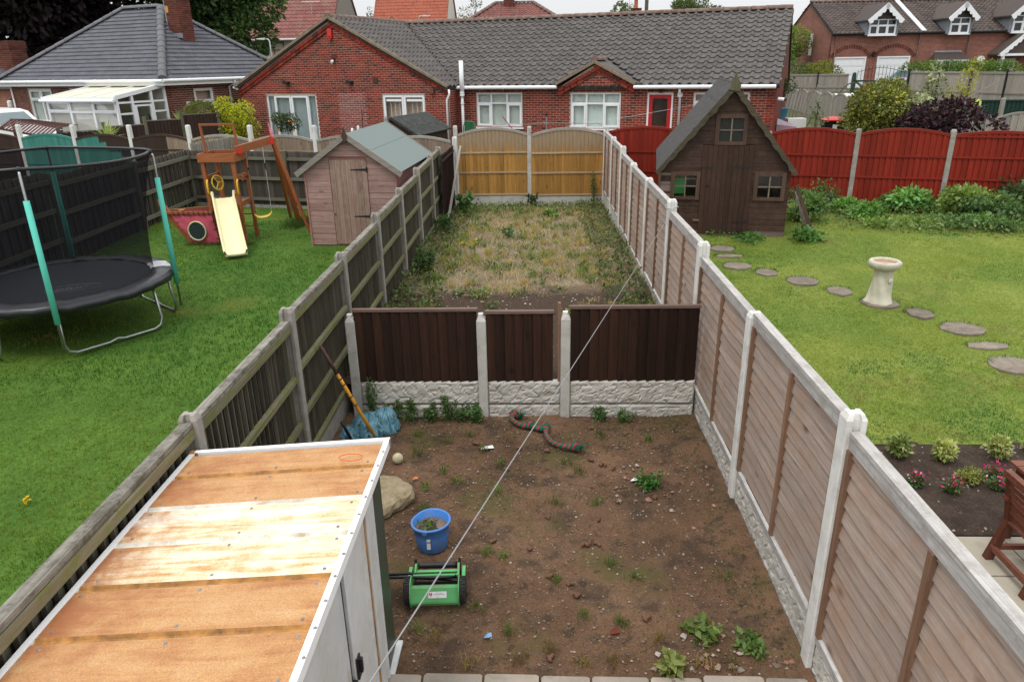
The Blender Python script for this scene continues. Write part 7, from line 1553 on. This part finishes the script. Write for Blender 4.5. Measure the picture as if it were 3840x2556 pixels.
for i in range(14):
    x = .15+.225*i; MB().tube([(x, 0, 1.25), (x, 0, 1.85+.25*math.sin(PI*i/13))], .012, 5).build('iron_spike', IRON, Gt)
MB().tube([(.15+.225*i, 0, 1.72+.25*math.sin(PI*i/13)) for i in range(14)], .014, 5).build('iron_bow', IRON, Gt)
root = thing('white_lean_to', 'white corrugated roof of a low shelter behind the arched grey fence', 'shelter', (15.6, 38.6, .55)); 
MB().grid([[(x, y, 1.33+.12*y+.03*(k % 2)) for k, x in enumerate(np.linspace(-.5, 1.9, 18))] for y in (0, 1.0)]).build('roof_sheet', UPVC, root); MB().box((-.5, -.02, 1.25), (1.9, .0, 1.34)).build('fascia', UPVC, root)
for x in (-.4, 1.75): MB().box((x, .05, -.2), (x+.08, .13, 1.3)).build('post', W_SILV, root)
MB().tube([(16.0+.75*math.cos(a), 38.6, 1.2+1.35*math.sin(a)**.6) for a in np.linspace(0.02, PI-.02, 18)], .03, 6).build('rusty_arch', BARK, None, label='thin rusty garden arch in front of the green gate', cat='arch')
Hd = thing('hedge', 'neatly clipped green hedge above the grey board fence', 'hedge', (25.0, 46.6, 1.9), R(-24)); hb = [(x, 0, .75, .75, .6, .8) for x in np.arange(-2.2, 3.0, .5)]
foliage(Hd, hb, 9000, .13, (.1, .19, .035), 'leaves', shell=.35, alt=(.2, .28, .06), altp=.2); MB().box((-2.4, -.3, 0), (3.1, .3, .9)).build('inner_twigs', BARK, Hd)
Cr = thing('parked_car', 'silver hatchback parked in front of the right garage door', 'car', (23.7, 47.9, 1.42), R(20)); CARP = plain('silver_blue_paint', (.42, .5, .56), .25, .03, 2, bump=0, spec=.6, metal=.3)
MB().prismy([(-1.9, .3), (1.9, .3), (1.9, .75), (1.3, .95), (.7, 1.45), (-1.0, 1.5), (-1.55, 1.15), (-1.9, 1.0)], -.82, .82).build('body', CARP, Cr)
b = MB(); b.add([(-1.02, -.65, 1.47), (-1.02, .65, 1.47), (-1.57, .7, 1.13), (-1.57, -.7, 1.13)], [(0, 1, 2, 3)]); b.build('rear_window', bpy.data.materials['dark_car_glass'], Cr, (-.02, 0, .015))
b = MB(); b.add([(1.15, -.83, .98), (.65, -.83, 1.4), (-.95, -.83, 1.43), (-1.3, -.83, 1.05)], [(0, 1, 2, 3)]); b.build('side_windows', bpy.data.materials['dark_car_glass'], Cr)
for x in (-1.2, 1.2):
    for y in (-.8, .8): MB().lathe([(.05, -.09), (.3, -.09), (.31, 0), (.3, .09), (.05, .09)], 18).build('wheel', TYRE, Cr, (x, y, .3), (PI/2, 0, 0))
for y in (-.72, .72): MB().box((-1.93, y-.08, .85), (-1.88, y+.08, 1.1)).build('tail_light', REDPL, Cr)
MB().box((22.5, 45.2, 1.2), (23.3, 45.5, 2.55)).build('brick_gate_pier', BRICKD, None, label='short brick pier beside the green gate', cat='pier')
shrub('golden_bush', 'yellow green bush in front of the left garage', 18.4, 49.8, cluster_blobs((0, 0, 1.0), 1.15, 12, .95, .5), 4200, .13, (.25, .26, .05), 1.7, alt=(.1, .14, .03), altp=.3)
shrub('mixed_bush', 'bushy dull green shrub left of the yellow bush by the garages', 16.9, 50.5, cluster_blobs((0, 0, 1.0), 1.3, 12, 1.1, .5), 4000, .12, (.11, .15, .06), 1.7)
shrub('sumac_tree', 'light green feathery tree left of the garage house', 17.6, 54.8, cluster_blobs((0, 0, 2.6), 1.5, 12, 1.3, .5), 5200, .15, (.17, .25, .05), 1.9, cat='tree', alt=(.3, .22, .06), altp=.08)
shrub('bright_bush', 'bright green leafy bush against the end of the bungalow', 16.7, 53.0, cluster_blobs((0, 0, 1.5), 1.3, 12, 1.5, .5), 4600, .15, (.14, .27, .05), 1.8)

# ================================================================ GARAGE HOUSE ON THE RIGHT
def brickpattern(name, c1, c2, m):
    t = NT(name); v = t.n('TexCoord').outputs['Object']; sx = t.n('SeparateXYZ', {0: v})
    uv = t.n('CombineXYZ', {0: t.math('ADD', sx.outputs[0], sx.outputs[1]), 1: sx.outputs[2]}).outputs[0]
    bt = t.n('TexBrick', {'Vector': uv, 'Color1': (*c1, 1), 'Color2': (*c2, 1), 'Mortar': (*m, 1), 'Scale': 1.0, 'Mortar Size': .008, 'Bias': 0.0, 'Brick Width': .225, 'Row Height': .075})
    n = t.mr(t.noise(v, 1.2, 4), .3, .7, .85, 1.15); c = t.mix(1, bt.outputs[0], t.n('CombineColor', {0: n, 1: n, 2: n}).outputs[0], 'MULTIPLY')
    return t.out(c, .9, bt.outputs['Fac'], -.4, .004)
BRK = brickpattern('far_red_brick', (.26, .07, .042), (.17, .045, .03), (.3, .23, .19))
BRKO = brickpattern('far_orange_brick', (.3, .1, .05), (.22, .07, .04), (.3, .24, .2))
Q = thing('garage_house', 'long red brick house with two white garage doors and gabled dormers on the right', 'house', (19.55, 51.6, 0), R(2.1))
QL, QE, QZ, QR, QD = 17.0, 5.28, 1.6, 7.35, 8.4
OQ = [(.3, 2.42, 1.6, 3.76), (3.15, 5.32, 1.6, 3.76), (2.2, 3.95, 5.06, 5.3), (11.1, 12.4, 1.6, 3.5)]
openwall(Q, 0, QL, QZ, QE, OQ, BRK, 0)
b = MB(); b.prismy([(0, QZ), (QD, QZ), (QD, QE), (QD/2, QR-.05), (0, QE)], 0, .25); b.build('gable_wall', BRK, Q, (.0, .02, 0), (0, 0, PI/2)).location = (.25, .01, 0)
MB().box((.0-.03, 3.2, 3.9), (.0, 3.7, 5.3)).build('side_window', UPVC, Q)
vq = math.hypot(QD/2+.2, QR-QE+.1)
rq = tile_roof(Q, (0, -.2, QE-.1), (1, 0, 0), (0, QD/2+.2, QR-QE+.1), lambda v: -.1, lambda v: QL, vq, .3, .335, TILEB, prof_roll, 6, indiv=0, base=FELT_OLD)
b = MB(); b.add([(-.1, QD/2, QR), (QL, QD/2, QR), (QL, QD+.2, QE-.1), (-.1, QD+.2, QE-.1)], [(0, 1, 2, 3)]); b.build('rear_roof', TILEB, Q)
ridge(rq, (-.1, QD/2, QR+.02), (QL, QD/2, QR+.02), .13, RIDGEM, .5)
for i in range(40): MB().tube([(2.5+.18*i+.07*math.cos(a), QD/2, QR+.22+.07*math.sin(a)) for a in np.linspace(0, 2*PI, 8, endpoint=False)], .018, 4, True).build('crest_ring', RIDGEM, rq) if i % 1 == 0 else None
def on_roof(x, t_, off=.06): return Vector((x, -.2+(QD/2+.2)*t_, QE-.1+(QR-QE+.1)*t_+off))
MB().beam(on_roof(5.85, 0, .09), on_roof(5.85, .98, .09), .32, .05, (0, -1, 2)).build('lead_strip', plain('pale_lead', (.6, .62, .65), .5, .2, 5, bump=.6), rq)
MB().tube([(-.1, -.25, QE-.12), (QL, -.25, QE-.12)], .07, 8).build('gutter', IRON, Q)
for x in (.25, 5.7, 8.95): MB().tube([(x, -.1, QE-.1), (x, -.08, 1.7)], .045, 8).build('drainpipe', RIDGEM, Q)
def garage(x0, x1):
    g_ = newobj('garage_door', None, Q, (0, 0, 0)); z1 = 3.76; n = 8
    for a, c in (((x0, -.01, QZ), (x0+.09, .08, z1)), ((x1-.09, -.01, QZ), (x1, .08, z1)), ((x0+.09, -.01, z1-.09), (x1-.09, .08, z1))): MB().box(a, c).build('frame', UPVC, g_)
    for i in range(4):
        h = (z1-.09-QZ)/4; z = QZ+h*i; MB().box((x0+.09, .05, z), (x1-.09, .09, z+h-.012)).build('door_panel', UPVC, g_)
        for k in range(4):
            w_ = (x1-x0-.18)/4; MB().box((x0+.09+w_*k+.05, .038, z+.08), (x0+.09+w_*(k+1)-.05, .05, z+h-.1)).build('raised_panel', UPVC, g_)
    r = (x1-x0)*.5+.12; xm = (x0+x1)/2
    for rr_, zz in ((r, 0), ):
        for k in range(19):
            a = R(40+100*k/18); R_ = r/math.sin(R(50)); newobj('arch_brick', boxmesh(.11, .03, .22, BRICKD), g_, (xm+R_*math.cos(a), -.006, 3.76+.08-R_*math.cos(R(50))+R_*math.sin(a)-.1), (0, PI/2-a, 0))
garage(.3, 2.42); garage(3.15, 5.32)
b = MB(); b.lathe([(.03, 0), (.08, .05), (.1, .25), (.12, .27), (.03, .36)], 10); b.build('carriage_lamp', IRON, Q, (2.8, -.15, 3.72))
def dormer(x0, x1, zb, zt, gx0, gx1, za, cols, ze):
    d = newobj('dormer', None, Q); yb = 1.9
    window(Q, x0, x1, zb, zt, cols, -.42, .38, None, .06, sash={(i, 0) for i in range(len(cols)+1)}, name='window').parent = d
    for x in (x0-.18, x1+.0): MB().box((x, -.36, zb+.02), (x+.18, 1.3, zt)).build('cheek', LEADM, d)
    xm = (gx0+gx1)/2
    MB().prismy([(x0-.02, zt), (x1+.02, zt), (xm, za-.22)], -.46, .0).build('hung_tile_gable', TILEB, d)
    for gx, s in ((gx0, -1), (gx1, 1)):
        b = MB(); v = [(xm, -.75, za+.05), (gx, -.75, ze), (gx, yb*.6, ze), (xm, 2.6, za+.05)]; b.add(v+[(p_[0], p_[1], p_[2]-.08) for p_ in v], [(0,1,2,3),(7,6,5,4),(0,4,5,1),(1,5,6,2),(2,6,7,3),(3,7,4,0)]); b.build('dormer_roof', RIDGEM if s > 0 else TILEB, d)
        A, E = Vector((xm, 0, za)), Vector((gx, 0, ze-.05)); dd_ = E-A; L = dd_.length; dd_.normalize(); nn = Vector((dd_.z, 0, -dd_.x)); nn = nn if nn.z < 0 else -nn
        rows = []
        for i in range(41):
            q = A.lerp(E, i/40); w_ = .22+.09*abs(math.sin(PI*i/40*5))
            c = [(q.x, -.8, q.z+.03), (q.x, -.76, q.z+.03), (q.x+nn.x*w_, -.76, q.z+nn.z*w_), (q.x+nn.x*w_, -.8, q.z+nn.z*w_)]; rows.append(c+[c[0]])
        b = MB().grid(rows); b.add(rows[0][:4], [(0, 1, 2, 3)]); b.add(rows[-1][:4], [(3, 2, 1, 0)]); b.build('bargeboard', UPVC, d)
dormer(2.12, 3.87, 5.04, 6.0, 1.8, 4.15, 6.92, [.32, .67], 5.95); dormer(7.35, 8.62, 5.04, 6.02, 6.95, 9.0, 6.9, [.5], 6.0); dormer(11.4, 12.7, 5.06, 6.1, 10.95, 13.15, 7.0, [.5], 6.08)
by = newobj('bay_window', None, Q)
window(Q, 6.85, 8.6, 2.6, 3.42, [.22, .5, .78], -.5, None, None, .08, name='window').parent = by
b = MB(); b.add([(6.55, -.7, 3.5), (8.9, -.7, 3.5), (8.55, 0, 3.95), (6.9, 0, 3.95), (6.55, 0, 3.5), (8.9, 0, 3.5)], [(0, 1, 2, 3), (0, 3, 4), (1, 5, 2), (0, 4, 5, 1)]); b.build('bay_roof', TILEB, by); MB().box((6.6, -.66, 3.4), (8.85, -.0, 3.5)).build('bay_fascia', UPVC, by); MB().box((6.8, -.45, 1.7), (8.65, -.0, 2.6)).build('bay_base', BRK, by)
MB().tube([(6.85, -.0, 3.97), (8.6, 0, 3.97)], .08, 6).build('lead_edge', LEADM, by)
rw = newobj('round_window', None, Q, (10.0, -.02, 3.42), (PI/2, 0, 0)); MB().lathe([(.2, 0), (.27, 0), (.27, .06), (.2, .06)], 24).build('frame', UPVC, rw); MB().lathe([(.2, .02), (.001, .021)], 24).build('pane', DARKIN, rw)
po_ = newobj('porch', None, Q)
for s, gx in ((-1, 10.4), (1, 13.2)):
    b = MB(); v = [(11.8, -1.2, 5.0), (gx, -1.2, 3.8), (gx, 0, 3.8), (11.8, 0, 5.0)]; b.add(v+[(p_[0], p_[1], p_[2]-.1) for p_ in v], [(0,1,2,3),(7,6,5,4),(0,4,5,1),(1,5,6,2),(2,6,7,3),(3,7,4,0)]); b.build('porch_roof', TILEB, po_)
    A, E = Vector((11.8, 0, 4.98)), Vector((gx, 0, 3.76)); rows = []; dd_ = (E-A).normalized(); nn = Vector((dd_.z, 0, -dd_.x)); nn = nn if nn.z < 0 else -nn
    for i in range(41):
        q = A.lerp(E, i/40); w_ = .18+.09*abs(math.sin(PI*i/40*6)); c = [(q.x, -1.26, q.z+.03), (q.x, -1.22, q.z+.03), (q.x+nn.x*w_, -1.22, q.z+nn.z*w_), (q.x+nn.x*w_, -1.26, q.z+nn.z*w_)]; rows.append(c+[c[0]])
    b = MB().grid(rows); b.add(rows[0][:4], [(0, 1, 2, 3)]); b.add(rows[-1][:4], [(3, 2, 1, 0)]); b.build('bargeboard', UPVC, po_)
MB().prismy([(10.9, 3.8), (12.7, 3.8), (11.8, 4.75)], -1.15, -1.1).build('porch_gable', TILEB, po_); MB().box((10.4, -1.2, 3.66), (13.2, -1.1, 3.8)).build('porch_beam', UPVC, po_)
for x in (10.75, 12.85): MB().lathe([(.1, 1.6), (.07, 1.9), (.07, 3.2), (.12, 3.3), (.1, 3.66)], 10).build('porch_post', UPVC, po_, (x, -1.1, 0))
MB().box((11.1, .05, 1.6), (12.4, .1, 3.5)).build('front_door', plain('pale_grey_door', (.5, .52, .52), .5, .03), po_); b = MB(); b.prismy([(11.6, 2.1), (11.9, 2.1), (11.9, 3.0), (11.75, 3.25), (11.6, 3.0)], .03, .05); b.build('door_pane', DARKIN, po_)

# ================================================================ HOUSES FAR BEHIND
def block_house(name, label, x0, x1, y, d, zg, ze, zr, wall, tile, cat='house', hip=0, tw=.33, ga=.35, rz=0, side=None, gablemat=None):
    h = thing(name, label, cat, (x0, y, 0), rz); L = x1-x0
    MB().box((0, 0, zg), (L, .25, ze)).build('front_wall', wall, h); MB().box((0, .25, zg), (.25, d, ze)).build('side_wall', gablemat or wall, h); MB().box((L-.25, .25, zg), (L, d, ze)).build('side_wall', gablemat or wall, h)
    if not hip:
        for x in (0, L-.25): MB().prismy([(0, ze), (d, ze), (d/2, zr-.08)], 0, .25).build('gable', gablemat or wall, h, (x+.25, 0, 0), (0, 0, PI/2))
    v = math.hypot(d/2+.3, zr-ze+.1); hp = hip
    r = tile_roof(h, (0, -.3, ze-.1), (1, 0, 0), (0, d/2+.3, zr-ze+.1), lambda q: -.12+hp*q/v, lambda q: L+.12-hp*q/v, v, tw, ga, tile, prof_roll, 5, base=tile)
    if hip:
        hy = d/2+.3
        tile_roof(h, (L+.3, 0, ze-.1), (0, 1, 0), (-hp-.2, 0, zr-ze+.1), lambda q: -.3+hy*q/math.hypot(hp+.2, zr-ze+.1), lambda q: d+.3-hy*q/math.hypot(hp+.2, zr-ze+.1), math.hypot(hp+.2, zr-ze+.1), tw, ga, tile, prof_roll, 5, base=tile, name='hip_roof')
        b = MB(); b.add([(-.3, -.3, ze-.1), (hp, d/2, zr), (-.3, d+.3, ze-.1)], [(0, 1, 2)]); b.build('hip_roof', tile, h)
        ridge(r, (L+.3, -.3, ze), (L-hp, d/2, zr+.05), .16, RIDGEM, .5); ridge(r, (-.3, -.3, ze), (hp, d/2, zr+.05), .16, RIDGEM, .5)
    b = MB(); b.add([(-.12+hp, d/2, zr), (L+.12-hp, d/2, zr), (L+.12, d+.3, ze-.1), (-.12, d+.3, ze-.1)], [(0, 1, 2, 3)]); b.build('rear_roof', tile, h)
    ridge(r, (hp, d/2, zr+.04), (L-hp, d/2, zr+.04), .15, RIDGEM, .5); MB().tube([(-.1, -.38, ze-.08), (L+.1, -.38, ze-.08)], .07, 8).build('gutter', UPVCD, h)
    return h
h = block_house('pink_roofed_house', 'house with pinkish red tiled roof behind the grey hipped bungalow', -27, -15.1, 58.5, 9, 1.2, 5.75, 10.9, RENDERW, TILEP, rz=R(-3), gablemat=RENDERG)
window(h, 6.7, 8.3, 4.2, 5.5, [.5], -.08, .4, None, name='window', mat=plain('brown_window_frame', (.16, .075, .035), .5)); window(h, 8.9, 10.6, 4.2, 5.5, [.5], -.08, .35, CURT, name='window')
for i in range(5): MB().box((6.0+.0, -.012-.0, 2.9+.33*i), (11.9, 0, 3.2+.33*i)).build('hung_tile', RENDERW, h)
an = newobj('aerial', None, h, (10.3, 1.2, 0)); MB().tube([(0, 0, 6.0), (0, 0, 9.3)], .025, 6).build('mast', STEEL, an)
for i in range(6): MB().tube([(-.7+.12*(i % 2), 0, 8.3+.16*i), (.7-.1*(i % 2), 0, 8.3+.16*i)], .014, 5).build('aerial_element', STEEL, an)
h = block_house('orange_roofed_house', 'house with orange red tiled roof and cream gable behind the brown ridge', -14.6, -8.0, 70.5, 8.5, 1.5, 5.6, 11.4, RENDERW, TILEO, rz=R(-4))
stack(h, .6, 1.5, 3.0, 3.7, 7.5, 12.4); MB().box((.5, 2.9, 8.7), (1.6, 3.0, 9.0)).build('flashing', LEADM, h)
d = newobj('small_dormer', None, h); MB().prismy([(1.3, 6.6), (3.1, 6.6), (2.2, 7.75)], -.9, -.8).build('dormer_gable', WHITEP, d)
for s in (-1, 1):
    b = MB(); v = [(2.2, -1.0, 7.85), (2.2+s*1.15, -1.0, 6.55), (2.2+s*1.15, 1.5, 6.55), (2.2, 2.2, 7.85)]; b.add(v+[(p_[0], p_[1], p_[2]-.1) for p_ in v], [(0,1,2,3),(7,6,5,4),(0,4,5,1),(1,5,6,2),(2,6,7,3),(3,7,4,0)]); b.build('dormer_roof', TILEO, d)
h = block_house('red_hipped_house', 'house with dull red hipped roof peeping over the brown ridge', -6.8, 3.6, 64.5, 8.5, 1.5, 6.1, 8.6, RENDERG, TILER, hip=3.6)
stack(h, 4.3, 5.2, 3.6, 4.3, 7.5, 10.5)
h = block_house('plain_house', 'low house almost wholly hidden behind the brown ridge, with a tall chimney pot', 3.0, 10.0, 48.5, 6, 1.2, 4.2, 6.0, BRK, TILEB)
cst = stack(h, 3.4, 3.95, 2.6, 3.1, 5.5, 6.9); MB().lathe([(.16, 6.85), (.13, 6.95), (.11, 7.6), (.15, 7.68), (.1, 7.68)], 14).build('chimney_pot', POT, cst, (3.65, 2.85, 0), smooth=True); MB().tube([(3.2, 2.7, 5.6), (3.2, 2.7, 7.9)], .015, 5).build('aerial_pole', STEEL, cst)
t_ = thing('utility_pole', 'grey wooden utility pole behind the tall chimney pot', 'utility pole', (7.35, 51.5, .8)); MB().tube([(0, 0, 0), (0, 0, 9.2)], [.14, .11], 10).build('pole', W_OLDP, t_)
block_house('brown_roofed_house', 'distant house with brown roof between the bungalow and the garage house', 19.5, 24.0, 69, 8, 1.8, 4.6, 6.0, BRKO, TILEB); block_house('grey_roofed_house', 'distant house with dark grey roof left of the garage house', 23.6, 29, 74, 8, 1.8, 5.0, 6.6, RENDERG, TILEG)
h = thing('brick_building', 'orange brown brick building at the far left edge beside the grey roof', 'building', (-23.1, 31.6, 0), R(-20)); MB().box((0, 0, .8), (1.75, 3, 3.2)).build('wall', BRKO, h); stack(h, .7, 1.62, .3, 1.0, 3.0, 4.95); MB().prismy([(-.2, 3.1), (2.0, 3.1), (1.9, 3.5), (.9, 3.9), (-.2, 3.4)], -.2, 3.2).build('roof', TILEG, h)
t_ = newobj('wall_lamp', None, h, (1.5, -.15, 2.4)); MB().lathe([(.1, 0), (.09, .22), (.04, .26)], 12).build('lamp_glass', WHITEP, t_, (.1, -.1, 0)); MB().tube([(.1, -.1, .26), (.3, 0, .38), (.7, .1, .32)], .02, 6).build('lamp_arm', IRON, t_)
def lamp(label, x, y, zt, L=1.2, s=1):
    t_ = thing('street_lamp', label, 'street lamp', (x, y, .9), 0, 'street lamps behind the houses'); h_ = zt-.9
    MB().tube([(0, 0, 0), (0, 0, h_-.15), (.0-.06*s, 0, h_-.03), (-.25*s, 0, h_)], [.06, .045, .035, .03], 8).build('column', STEEL, t_, smooth=True); MB().prismy([(-.25*s, h_-.05), (-.25*s-L*.4*s, h_-.02), (-.25*s-L*.4*s, h_+.03), (-.25*s, h_+.05)][::s], -.08, .08).build('lamp_head', UPVCD, t_)
lamp('grey street lamp in front of the pink roofed house', -15.3, 44.9, 5.3); lamp('grey street lamp in front of the orange roofed house', -7.75, 53.4, 6.85, 1.4, -1)

# ================================================================ TREES
tree('copper_beech', 'huge dark purple beech at the top left corner', (-29.5, 45, 1.0), 12, cluster_blobs((0, 0, 7.3), 6.3, 30, 5.6, .36)+[(-1, -1.5, 3.6, 3.5, 2.5, 1.8), (2.5, -1, 4.2, 2.2, 2, 1.6), (3.6, 0, 6.5, 1.8, 1.8, 2)], 46000, .42, (.020, .014, .017), .45, alt=(.04, .024, .026), altp=.2, var=.35)
tree('evergreen_oak', 'big dark green tree behind the grey hipped roof', (-20.8, 48, 1.0), 12, cluster_blobs((0, 0, 8.0), 4.9, 30, 4.4, .36)+[(3.2, -1, 4.6, 2.0, 1.8, 1.3), (4.0, 0, 6.5, 1.6, 1.6, 1.5), (-2.5, 0, 4, 2.5, 2, 1.6), (.5, 0, 4.4, 2.5, 2, 1.5)], 46000, .32, (.038, .075, .022), .4, alt=(.075, .12, .03), altp=.25, var=.45)
tree('small_conifer', 'small pointed conifer between the pink and the orange roofs', (-15.7, 76, 1.2), 8, [(0, 0, 6.0-.7*k+1.3, .25+.27*k, .25+.27*k, .6) for k in range(7)], 2600, .2, (.07, .1, .035), .15)
tree('birch', 'thin airy birch beside the cream gable', (-6.2, 77, 1.2), 9, [(.8*math.cos(k), .6*math.sin(k), 5.4+.45*k-.3*(k % 2), .55, .5, .55) for k in range(8)], 900, .17, (.13, .15, .1), .12)
tree('round_tree', 'rounded green tree above the brown ridge, right of the tall chimney', (20.6, 105, 1.5), 11, cluster_blobs((0, 0, 7.6), 2.9, 16, 2.4, .45), 9000, .3, (.075, .115, .04), .3, alt=(.12, .13, .05), altp=.2)
tree('brown_tree', 'brownish tree touching the rounded green tree on its right', (23.8, 107, 1.5), 11, cluster_blobs((0, 0, 7.6), 1.9, 12, 2.2, .45), 5000, .3, (.075, .07, .05), .3)
tree('leafy_branch_tree', 'sparse young tree left of the tall chimney pot', (12.3, 104, 1.5), 10, cluster_blobs((0, 0, 7.6), 1.9, 10, 2.4, .4), 1100, .4, (.1, .14, .06), .2)
tree('dark_purple_tree', 'dark purple tree between the bungalow and the garage house', (30.2, 83, 1.8), 8, cluster_blobs((0, 0, 4.6), 2.6, 12, 2.4, .45), 6000, .3, (.035, .028, .035), .3)
tree('dark_pine', 'dark green tree against the left end of the garage house', (25.6, 70, 1.8), 8, cluster_blobs((0, 0, 3.6), 2.3, 14, 3.4, .42), 6000, .25, (.035, .06, .03), .3)
for i, (x, y, l) in enumerate(((36, 88, 'left one of the trees peeping over the ridge of the garage house'), (40.5, 90, 'right one of the trees peeping over the ridge of the garage house'))):
    tree('far_tree', l, (x, y, 2), 9, cluster_blobs((0, 0, 7.2), 2.2, 12, 2.6, .45), 3000, .32, (.07, .1, .04), .3, group='trees behind the garage house')
